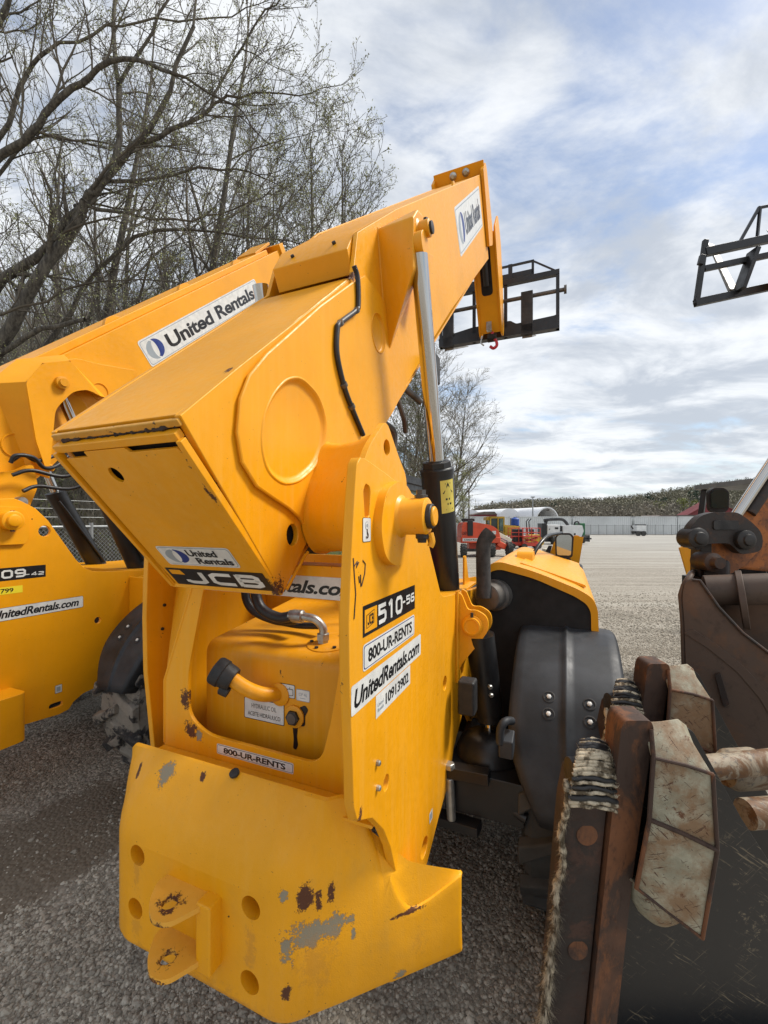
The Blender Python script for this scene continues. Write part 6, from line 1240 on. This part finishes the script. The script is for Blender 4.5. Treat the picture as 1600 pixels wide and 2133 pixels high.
# green cab glimpsed between the two machines
def build_green():
    T = thing('green_machine', 'dark green machine with a glazed door seen between the two yellow telehandlers', 'machine', (-3.6, 7.4, 0), True)
    b = MB(); b.box(-4.9, -3.3, 7.0, 8.6, .5, 1.25); Bd = b.build('body', 'deep_green', T, .03)
    f = MB(); 
    for p, q in (((-4.8, 7.0, 1.2), (-4.55, 7.1, 2.1)), ((-4.1, 7.0, 1.2), (-4.1, 7.1, 2.1)), ((-3.4, 7.0, 1.2), (-3.5, 7.1, 2.1)), ((-4.55, 7.1, 2.1), (-3.5, 7.1, 2.1)), ((-3.4, 8.3, 1.2), (-3.5, 8.2, 2.1))): f.beam(p, q, .06, .06)
    f.build('door_frame', 'deep_green', T, .006); MB().add([(-4.75, 7.05, 1.25), (-3.45, 7.05, 1.25), (-3.5, 7.1, 2.1), (-4.55, 7.1, 2.1)], [(0, 1, 2, 3)]).build('window', 'cab_glass', T, smooth=0)
    MB().box(-4.4, -4.0, 7.3, 7.7, 1.2, 1.6).build('seat', 'interior', T, .05)
    for x in (-4.9, -3.5): tyre_wheel(T, x, x+.3, 7.3, .45, .45, .2, 'tyre_grey', 12)
build_green()

# ================================================================== distant yard
def W(u, Y_): return (u-800)/890*Y_
def build_far():
    # container wall
    Y0 = 61.
    spans = [(W(938, Y0), 12.2, 0.), ]
    x = W(938, Y0); segs = [(W(938, Y0), W(1062, Y0)), (W(1080, Y0), W(1190, Y0)), (W(1192, Y0)+.1, W(1316, Y0)), (W(1322, Y0), W(1410, Y0)), (W(1410, Y0)+.15, W(1500, Y0))]
    txt = ['white corrugated container behind the orange boom lift, leftmost of the row', 'white corrugated container half hidden behind the white generator', 'white corrugated container left of the gap in the row', 'white corrugated container right of the gap in the row', 'white corrugated container at the right end of the row']
    for (a, b), l in zip(segs, txt):
        T = thing('shipping_container', l, 'container', (a, Y0, 0), group='white containers along the far side of the yard')
        m = MB(); n = int((b-a)/.28); pr = []
        for i in range(n): x0 = a+.1+(b-a-.2)*i/n; st = (b-a-.2)/n; pr += [(x0, Y0), (x0+st*.35, Y0), (x0+st*.5, Y0+.05), (x0+st*.85, Y0+.05)]
        v = [(p[0], p[1], z) for z in (.15, 2.5) for p in pr]; k = len(pr); m.add(v, [(i, i+1, k+i+1, k+i) for i in range(k-1)]); m.build('corrugated_side', 'corrugated_white', T, smooth=0)
        fr = MB(); fr.box(a, b, Y0-.03, Y0+2.4, 2.48, 2.6); fr.box(a, b, Y0-.03, Y0+2.4, .05, .17); fr.box(a, a+.12, Y0-.03, Y0+2.4, .1, 2.55); fr.box(b-.12, b, Y0-.03, Y0+2.4, .1, 2.55); fr.build('frame', 'corrugated_white', T)
    T = thing('wire_fence', 'low dark wire fence running in front of the white containers', 'fence', (W(1100, 59), 59, 0))
    f = MB(); f.box(W(1180, 59), W(1450, 59), 59, 59.03, 1.30, 1.34); f.build('top_rail', 'galvanised', T)
    for i in range(17): xx = lerp(W(1180, 59), W(1450, 59), i/16); MB().box(xx-.03, xx+.03, 59, 59.05, 0, 1.45).build('post', 'galvanised', T)
    m = MB(); n = 160
    for i in range(n): xx = lerp(W(1180, 59), W(1450, 59), i/n); m.box(xx-.006, xx+.006, 59.01, 59.02, .1, 1.3)
    o = m.build('wires', 'galvanised', T, smooth=0); o['kind'] = 'stuff'
    # arched tents
    def tent(u0, u1, Y_, ztop, depth, lab, open_=False, zb=0, rot=0):
        a, b = W(u0, Y_), W(u1, Y_); T = thing('arched_tent', lab, 'tent', ((a+b)/2, Y_, 0), group=None); n = 18; cx = (a+b)/2; rx = (b-a)/2
        arc = [(cx-rx*math.cos(math.pi*i/n), zb+(ztop-zb)*math.sin(math.pi*i/n)**.75) for i in range(n+1)]
        v = [(p[0], Y_, p[1]) for p in arc]+[(p[0]-depth*.22, Y_+depth, p[1]) for p in arc]; MB().add(v, [(i, i+1, n+2+i, n+1+i) for i in range(n)]).build('cover', 'tent_white', T, smooth=60)
        if open_:
            MB().add([(p[0]*.998+cx*.002-.8, Y_+6, p[1]*.98) for p in arc], [tuple(range(n+1))]).build('back_wall', 'tent_inside', T, smooth=0)
            MB().add([(cx+(p[0]-cx)*s_, Y_-.05, p[1]*s_) for s_ in (1.0, .95) for p in arc], [(i, i+1, n+2+i, n+1+i) for i in range(n)]).build('rim', 'tent_white', T, smooth=0)
            for k in range(5): q = lerp(.15, .85, k/4); j = int(q*n); MB().beam((arc[j][0]*.99, Y_+1.5, arc[j][1]*.97), (arc[j][0]-.5, Y_+5.5, arc[j][1]*.97), .15, .15).build('rafter', 'roof_brown', T)
        else:
            MB().add([(p[0], Y_, p[1]) for p in arc], [tuple(range(n+1))]).build('front_wall', 'tent_white', T, smooth=0)
            MB().box(cx-rx*.25, cx+rx*.25, Y_-.1, Y_+.1, 0, 2.6).build('door', 'tent_inside', T)
    tent(948, 1012, 100, 4.6, 14, 'white arched tent furthest left, behind the orange boom lift')
    tent(1034, 1090, 92, 4.7, 16, 'white closed arched tent above the yellow cab')
    tent(1114, 1167, 84, 4.75, 14, 'white arched tent with an open front left of the container wall', True)
    T = thing('red_shed', 'low dark red shed between two white tents', 'shed', (W(1000, 88), 88, 0)); MB().box(W(988, 88), W(1035, 88), 88, 94, 0, 3.3).build('wall', 'barn_red', T); MB().plate([(W(985, 88), 3.3), (W(1036, 88), 3.3), (W(1030, 88), 3.9), (W(1008, 88), 3.9)], 87.8, 94, 's').build('roof', 'roof_brown', T)
    T = thing('red_barn', 'dark red barn with a gable roof above the right end of the containers', 'barn', (W(1480, 96), 96, 0)); a, b = W(1428, 96), W(1560, 96)
    MB().plate([(a, 2.0), (a, 3.0), (W(1482, 96), 6.3), (b, 3.0), (b, 0), (a, 0)], 96, 99, 's').build('wall', 'barn_red', T); e = MB(); e.beam((a-.3, 97.5, 3.0), (W(1482, 96), 97.5, 6.40), 3.6, .12, up=(0, 0, 1)); e.beam((b+.6, 97.5, 2.9), (W(1482, 96), 97.5, 6.40), 3.6, .12); e.build('roof', 'barn_red', T); MB().box(W(1464, 96), W(1467, 96), 95.9, 96, 2.8, 3.6).build('window', 'house_white', T)
    T = thing('low_shed', 'long low shed with a brown roof above the right hand containers', 'shed', (W(1408, 90), 90, 0)); MB().box(W(1372, 90), W(1452, 90), 90, 96, 0, 2.9).build('wall', 'house_grey', T); MB().plate([(W(1368, 90), 2.9), (W(1455, 90), 2.9), (W(1450, 90), 3.25), (W(1374, 90), 3.2)], 89.7, 96, 's').build('roof', 'roof_brown', T)
    # poles
    for nm, lab, u, Y_, top, lamp in (('light_pole', 'tall grey light pole with twin lamps above the tents', 1110, 66, 1036, True), ('utility_pole', 'thin dark pole rising behind the orange boom lift', 977, 58, 1018, False), ('light_pole', 'short pole between the tents and the tall light pole', 1098, 95, 1066, False)):
        x = W(u, Y_); z = 1.9+(1086-top)/890*Y_; T = thing(nm, lab, 'pole', (x, Y_, 0)); MB().cyl((x, Y_, 0), (x, Y_, z), .13, .08, 8).build('pole', 'wood_pole' if not lamp else 'galvanised', T)
        if lamp:
            for s_ in (-1, 1): MB().box(x+s_*.15-.12, x+s_*.15+.12, Y_-.2, Y_+.2, z-.05, z+.12).build('lamp_head', 'galvanised', T)
    # hill
    rs = np.random.RandomState(5); hp = [(-400, 0), (980, 1084), (1010, 1068), (1060, 1062), (1120, 1056), (1180, 1054), (1250, 1054), (1300, 1050), (1350, 1045), (1400, 1036), (1450, 1028), (1500, 1022), (1600, 1012), (1800, 1000), (2200, 1010), (3000, 1050)]
    def ridge(u):
        for (a, b), (c, d) in zip(hp[1:], hp[2:]):
            if u <= c: return b+(d-b)*max(0, (u-a))/(c-a)
        return 1060
    nx, ny = 90, 26; v = []
    def hz(u, Y_):
        k = (Y_-150)/350; k = max(0, min(1, k)); k = k*k*(3-2*k); top = (1086-ridge(u)+2)/890*500; return k*top+noise.noise(Vector((u*.02, Y_*.02, 0)))*1.5*k
    for j in range(ny):
        Y_ = 150+j*16.
        for i in range(nx): u = 975+i*14; v.append((W(u, Y_), Y_, hz(u, Y_)))
    H_ = MB().add(v, [(j*nx+i, j*nx+i+1, (j+1)*nx+i+1, (j+1)*nx+i) for j in range(ny-1) for i in range(nx-1)]).build('hill', 'hill_ground', None, smooth=60); tagit(H_, 'wooded hill beyond the yard', None, None, 'structure')
    # wood on the hill: brush of small faces and upright streaks, uneven crowns
    def crown_mass(n, mat, umin, umax, Ya, Yb, hgt, size, name, lab, seed, clump=1.):
        r = np.random.RandomState(seed); nc = n//55; cu = r.uniform(umin, umax, nc); cy = r.uniform(Ya, Yb, nc); rad = r.uniform(.5, 1.25, nc)*hgt*.42; ch = r.uniform(.6, 1.15, nc)*hgt; P_ = []
        for k in range(nc):
            z = hz(cu[k], cy[k]); q = r.normal(size=(55, 3)); q /= np.linalg.norm(q, axis=1, keepdims=True); q *= r.uniform(.3, 1, (55, 1))**.4*np.array([rad[k], rad[k], ch[k]*.5]); P_.append(q+np.array([W(cu[k], cy[k]), cy[k], z+ch[k]*.55]))
        me = leafmesh(np.concatenate(P_), size, mat, r, name, .8); o = bpy.data.objects.new(name, me); C.objects.link(o); tagit(o, lab, None, None, 'stuff')
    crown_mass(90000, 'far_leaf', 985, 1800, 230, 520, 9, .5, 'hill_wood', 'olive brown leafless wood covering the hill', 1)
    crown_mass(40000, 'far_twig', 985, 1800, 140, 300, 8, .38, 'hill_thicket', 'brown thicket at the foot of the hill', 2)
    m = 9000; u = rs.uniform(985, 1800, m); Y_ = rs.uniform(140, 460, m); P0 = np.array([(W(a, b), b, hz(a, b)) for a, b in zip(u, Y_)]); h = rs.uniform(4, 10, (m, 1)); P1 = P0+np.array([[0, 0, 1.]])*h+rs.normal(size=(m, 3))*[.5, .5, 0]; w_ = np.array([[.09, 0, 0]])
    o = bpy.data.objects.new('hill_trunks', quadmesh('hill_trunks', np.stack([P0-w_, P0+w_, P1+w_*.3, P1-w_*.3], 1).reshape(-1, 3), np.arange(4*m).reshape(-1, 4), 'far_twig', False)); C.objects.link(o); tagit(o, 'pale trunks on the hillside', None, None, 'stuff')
    def clump_tree(u, Y_, z, h, rad, mat, lab, name='tree', n=700, size=.5, grp=None, seed=0):
        r = np.random.RandomState(seed+int(u)); x = W(u, Y_); T = thing(name, lab, 'tree', (x, Y_, z), group=grp); MB().cyl((x, Y_, z-.5), (x, Y_, z+h*.6), h*.03, h*.01, 6).build('trunk', 'bark', T)
        k = r.normal(size=(9, 3))*np.array([rad*.45, rad*.45, h*.16]); q = r.normal(size=(n, 3)); q /= np.linalg.norm(q, axis=1, keepdims=True); q = q*r.uniform(.4, 1, (n, 1))**.5*np.array([rad*.55, rad*.55, h*.2])+k[r.randint(0, 9, n)]+np.array([0, 0, h*.62]); o = bpy.data.objects.new('crown', leafmesh(q, size, mat, r, 'crown', .8)); C.objects.link(o); o.parent = T
    for u, Y_, top, rad, mat, lab in ((1353, 330, 1026, 5, 'evergreen_leaf', 'dark pointed evergreen on the skyline of the hill'), (1388, 300, 1034, 5, 'evergreen_leaf', 'dark evergreen on the hill right of the pointed one'), (1455, 250, 1024, 7, 'evergreen_leaf', 'broad dark evergreen above the red barn'), (1430, 220, 1030, 6, 'far_leaf', 'round brown tree above the low brown roof'), (1432, 190, 1040, 3, 'spring_leaf', 'bright yellow green tree left of the digger mirror'), (1382, 230, 1040, 4, 'spring_leaf', 'yellow green tree on the hill above the right containers'), (1500, 240, 1008, 7, 'far_leaf', 'tall brown tree behind the digger mirror'), (1150, 200, 1050, 4, 'evergreen_leaf', 'dark round tree above the open tent')):
        z = hz(u, Y_); h = 1.9+(1086-top)/890*Y_-z; clump_tree(u, Y_, z, h, rad, mat, lab, size=.55 if Y_ > 240 else .4)
    hs = [(1222, 300, 1064, 'house_white', 9), (1290, 320, 1058, 'house_white', 8), (1338, 260, 1056, 'house_grey', 9), (1362, 240, 1052, 'house_white', 8), (1392, 260, 1052, 'house_grey', 10), (1410, 230, 1048, 'house_grey', 9), (1420, 250, 1056, 'house_white', 8), (1372, 210, 1062, 'house_grey', 8), (1470, 260, 1030, 'house_white', 9)]
    tx = ['small white house far left on the hillside', 'small white house under the skyline', 'grey house low on the hillside', 'white gabled house in the middle of the hillside', 'grey house with a dark roof below the evergreens', 'grey house left of the yellow green tree', 'white house just above the low brown roof', 'grey house lowest on the hillside', 'white house high on the hill near the right edge']
    for (u, Y_, top, mt, w_), l in zip(hs, tx):
        x = W(u, Y_); zt_ = 1.9+(1086-top)/890*Y_; T = thing('house', l, 'house', (x, Y_, zt_-6)); MB().box(x-w_/2, x+w_/2, Y_, Y_+8, zt_-7, zt_-2.2).build('wall', mt, T); MB().plate([(x-w_/2-.5, zt_-2.3), (x+w_/2+.5, zt_-2.3), (x, zt_)], Y_-.4, Y_+8.4, 's').build('roof', 'roof_brown', T)
        for k in (-.28, 0, .28): MB().box(x+w_*k-.5, x+w_*k+.5, Y_-.06, Y_-.02, zt_-4.8, zt_-3.4).build('window', 'glass_dark', T)
build_far()

def build_far_machines():
    # ---- orange boom lift (lift base, turret cover, boom)
    Y0 = 23.5; X0 = W(1010, Y0); T = thing('boom_lift', 'orange boom lift with a white strip on its cover, parked behind the exhaust pipe', 'boom lift', (X0, Y0, 0))
    x = lambda u: W(u, Y0); z = lambda v: 1.9+(1086-v)/890*Y0
    bd = MB(); bd.plate(rpoly([(x(957), z(1128)), (x(957), z(1096)), (x(961), z(1089)), (x(980), z(1087)), (x(1018), z(1094)), (x(1032), z(1104)), (x(1035), z(1120)), (x(1022), z(1128))], [.1, .2, .2, .2, .4, .3, .1, .1], 5), Y0-.75, Y0+.75, 's'); Bd = bd.build('engine_cover', 'lift_orange', T, .08, segs=4)
    MB().box(x(968), x(979), Y0-.84, Y0-.74, z(1115), z(1084)).build('exhaust_stack', 'black_paint', T, .02); MB().box(x(964), x(986), Y0-.4, Y0+.4, z(1086), z(1080)).build('control_box', 'black_rubber', T, .03)
    MB().box(x(955), x(1035), Y0-.80, Y0+.8, z(1130), z(1117.5)).build('counterweight', 'lift_orange', T, .05)
    decal(T, (x(958), Y0-.81, z(1126)), (1, 0, 0), (0, 0, 1), [('rect', 0, 0, 1.06, .16, .03, 'white_print'), ('text', 'United Rentals', .08, .04, .9, .08, .03, .2, 'black_print')], step=.004)
    decal(T, (x(958), Y0-.77, z(1113)), (1, 0, 0), (0, 0, 1), [('text', 'LG', .0, 0, .22, .16, .03, .2, 'black_print')], step=.02); decal(T, (x(1018), Y0-.77, z(1112)), (1, 0, 0), (0, 0, 1), [('rect', 0, 0, .2, .18, .01, 'white_print')], step=.02)
    ch = MB(); ch.box(x(975), x(1040), Y0-.35, Y0+.35, .35, .75); ch.beam((x(1030), Y0-.3, .75), (x(1048), Y0-.2, .50), .5, .3); ch.build('chassis', 'lift_orange', T, .04); MB().box(x(960), x(1012), Y0-.9, Y0-.75, .30, .45).build('axle', 'dark_steel', T)
    MB().cyl((x(995), Y0, .7), (x(995), Y0, .95), .5, n=20).build('turntable', 'dark_steel', T)
    bm = MB(); bm.beam((x(1028), Y0+.2, z(1110)), (x(1068), Y0+.6, z(1130)), .32, .34); B = bm.build('boom', 'lift_cream', T, .02); decal(B, (x(1037), Y0-.02, z(1121)), (.93, .09, -.42), (.42, 0, .93), [('rect', 0, 0, .62, .14, .02, 'white_print'), ('text', 'United Rentals', .05, .04, .5, .06, .03, 0, 'black_print')], step=.02)
    for u, yy, v, r in ((960, Y0-.85, 1158, .36), (1018, Y0-.7, 1158, .38), (1057, Y0-.35, 1158, .40), (1010, Y0+.9, 1150, .36)): tyre_wheel(T, x(u)-.13, x(u)+.13, yy, r, r, r*.5, 'tyre_grey', 14, 'galvanised')
    # ---- yellow wheeled machine with a cab
    Y0 = 34.; T = thing('yellow_loader', 'yellow machine with a glazed cab behind the orange boom lift', 'loader', (W(1040, Y0), Y0, 0)); x = lambda u: W(u, Y0); z = lambda v: 1.9+(1086-v)/890*Y0
    b = MB(); b.box(x(1046), x(1076), Y0-.8, Y0+.8, z(1115), z(1096)); b.box(x(1010), x(1022), Y0-.5, Y0+.5, z(1084), z(1077)); b.plate([(x(1046), z(1096)), (x(1046), z(1093)), (x(1070), z(1095)), (x(1070), z(1096))], Y0-.7, Y0+.7, 's'); b.build('body', 'dirty_yellow', T, .04)
    c = MB(); c.box(x(1017), x(1046), Y0-.7, Y0+.7, z(1080), z(1076)); 
    for u in (1017.5, 1033, 1045): 
        for yy in (Y0-.65, Y0+.65): c.beam((x(u), yy, z(1112)), (x(u), yy, z(1079)), .09, .09)
    c.build('cab_frame', 'dirty_yellow', T); MB().box(x(1018), x(1044), Y0-.6, Y0+.6, z(1103), z(1080)).build('window', 'glass_dark', T); MB().box(x(1036), x(1044), Y0-.66, Y0-.60, z(1106), z(1081)).build('door_glass', 'green_tint', T)
    for u in (1028, 1066): tyre_wheel(T, x(u)-.2, x(u)+.2, Y0-.7, .5, .5, .25, 'tyre_grey', 14)
    # ---- red scissor lifts
    for k, (u0, u1, Y0, lab) in enumerate(((1062, 1092, 30.5, 'red scissor lift with a dark platform behind the boom lift arm'), (1086, 1121, 30., 'open railed red scissor lift left of the white generator'))):
        T = thing('scissor_lift', lab, 'scissor lift', (W((u0+u1)/2, Y0), Y0, 0), group='red scissor lifts in the far yard'); x = lambda u: W(u, Y0); z = lambda v: 1.9+(1086-v)/890*Y0
        MB().box(x(u0), x(u1), Y0-.4, Y0+.4, .18, .42).build('chassis', 'scissor_red', T, .03); r = MB()
        for yy in (Y0-.4, Y0+.4):
            for v in (1100, 1109): r.cyl((x(u0), yy, z(v)), (x(u1), yy, z(v)), .025, n=6)
            for u in (u0, (u0+u1)/2, u1): r.cyl((x(u), yy, .4), (x(u), yy, z(1100)), .025, n=6)
        r.build('guard_rail', 'scissor_red', T); s_ = MB(); s_.beam((x(u0+2), Y0, .45), (x(u1-2), Y0, .75), .5, .06); s_.beam((x(u1-2), Y0, .45), (x(u0+2), Y0, .75), .5, .06); s_.box(x(u0), x(u1), Y0-.38, Y0+.38, .8, .88); s_.build('scissor_stack', 'scissor_red', T)
        if k == 0: MB().box(x(1067), x(1086), Y0-.3, Y0+.3, .45, 1.35).build('power_unit', 'black_rubber', T, .04)
        for u in (u0+3, u1-3): 
            for yy in (Y0-.4, Y0+.4): MB().cyl((x(u), yy-.08, .18), (x(u), yy+.08, .18), .18, n=14).build('wheel', 'tyre_grey', T)
    # ---- roller, blue barrel
    Y0 = 33.; T = thing('road_roller', 'small yellow road roller between the scissor lift rails and the generator', 'roller', (W(1110, Y0), Y0, 0)); x = lambda u: W(u, Y0)
    for u in (1100, 1119): MB().lathe((x(u), Y0-.5, .36), (0, 1, 0), [(0, .36), (1.0, .36)], 24).build('drum', 'dirty_yellow', T)
    MB().box(x(1098), x(1121), Y0-.4, Y0+.4, .5, .9).build('body', 'dirty_yellow', T, .06); e = MB(); e.tube([(x(1101), Y0-.3, .9), (x(1099), Y0-.3, 1.9), (x(1104), Y0-.3, 2.1)], .04, 6); e.tube([(x(1101), Y0+.3, .9), (x(1099), Y0+.3, 1.9), (x(1104), Y0+.3, 2.1)], .04, 6); e.build('roll_bar', 'black_paint', T); MB().box(x(1106), x(1111), Y0-.2, Y0+.2, .9, 1.3).build('seat', 'black_rubber', T, .04)
    T = thing('water_tank', 'blue plastic tank behind the scissor lifts', 'tank', (W(1073, 38), 38, 0)); MB().lathe((W(1073, 38), 38, 1.5), (0, 0, 1), [(0, .3), (.05, .36), (.6, .36), (.7, .25), (.75, .1)], 18).build('barrel', 'blue_plastic', T); MB().box(W(1066, 38), W(1080, 38), 37.6, 38.4, .3, 1.5).build('frame', 'dark_steel', T)
    # ---- white generator with chipper style arm
    Y0 = 36.; T = thing('generator_trailer', 'white boxy generator trailer with a black arm over its top', 'trailer', (W(1170, Y0), Y0, 0)); x = lambda u: W(u, Y0); z = lambda v: 1.9+(1086-v)/890*Y0
    MB().box(x(1134), x(1160), Y0-.7, Y0+.7, z(1118), z(1093)).build('housing', 'machine_white', T, .06); MB().plate(rpoly([(x(1165), z(1118)), (x(1165), z(1094)), (x(1204), z(1094)), (x(1207), z(1106)), (x(1201), z(1120)), (x(1178), z(1120))], .08, 3), Y0-.8, Y0+.8, 's').build('housing', 'machine_white', T, .04)
    d = MB(); d.box(x(1132), x(1205), Y0-.5, Y0+.5, z(1128), z(1118)); d.box(x(1149), x(1156), Y0-.75, Y0-.7, z(1102), z(1098)); d.box(x(1137), x(1139), Y0-.75, Y0-.7, z(1103), z(1101)); d.box(x(1187), x(1190), Y0-.86, Y0-.8, z(1114), z(1110)); d.box(x(1160.5), x(1164.5), Y0-.6, Y0+.6, z(1118), z(1095)); d.box(x(1124), x(1134), Y0-.6, Y0+.5, z(1122), z(1090)); d.build('running_gear', 'black_paint', T, .02)
    e = MB(); e.tube(spline([(x(1133), Y0, z(1084)), (x(1150), Y0, z(1082)), (x(1170), Y0, z(1082)), (x(1178), Y0, z(1087)), (x(1183), Y0, z(1094))], 4), .13, 8); e.beam((x(1136), Y0, z(1092)), (x(1138), Y0, z(1083)), .3, .2); e.tube(spline([(x(1196), Y0, z(1094)), (x(1198), Y0, z(1088)), (x(1204), Y0, z(1087)), (x(1207), Y0, z(1094))], 4), .07, 6); e.build('arm', 'black_paint', T)
    e = MB(); e.beam((x(1203), Y0-.3, .5), (x(1228), Y0-.3, .45), .15, .12); e.box(x(1220), x(1223), Y0-.5, Y0+.1, .2, .75); e.build('tow_bar', 'black_paint', T)
    for u in (1145, 1190): tyre_wheel(T, x(u)-.12, x(u)+.12, Y0-.75, .36, .36, .2, 'tyre_grey', 12)
    T = thing('green_chipper', 'green machine peeking out behind the white generator', 'machine', (W(1210, 38), 38, 0)); MB().box(W(1203, 38), W(1214, 38), 37.5, 38.8, .6, 1.75).build('housing', 'machine_green', T, .06); MB().box(W(1206, 38), W(1215, 38), 37.6, 38.7, .2, .6).build('chassis', 'black_paint', T)
    for u in (1209,): tyre_wheel(T, W(u, 38)-.1, W(u, 38)+.1, 37.5, .33, .33, .18, 'tyre_grey', 12)
    # ---- small white cart by the far wall
    Y0 = 56.; T = thing('utility_cart', 'small white wheeled cart standing alone before the far containers', 'cart', (W(1330, Y0), Y0, 0)); x = lambda u: W(u, Y0)
    MB().box(x(1322), x(1342), Y0-.5, Y0+.5, .6, 1.35).build('body', 'machine_white', T, .05); e = MB(); e.box(x(1319), x(1342), Y0-.4, Y0+.4, .35, .6); e.box(x(1326), x(1342), Y0-.4, Y0+.4, 1.35, 1.5); e.beam((x(1319), Y0, .9), (x(1315), Y0, 1.3), .12, .12); e.beam((x(1340), Y0, .45), (x(1345), Y0, .35), .1, .1); e.build('frame', 'dark_steel', T)
    for u in (1325, 1336): MB().cyl((x(u), Y0-.6, .32), (x(u), Y0-.4, .32), .32, n=16).build('wheel', 'tyre_grey', T)
    for k, u in enumerate((1142, 1158)): T = thing('timber_stack', ('stack of tan boards on the gravel below the generator' if k == 0 else 'flat tan pallet boards beside the stack below the generator'), 'boards', (W(u, 27), 27, 0)); MB().box(W(u-8, 27), W(u+8, 27), 26.6, 27.4, 0.02, .16-.04*k).build('board', 'lift_cream', T, .01)
build_far_machines()
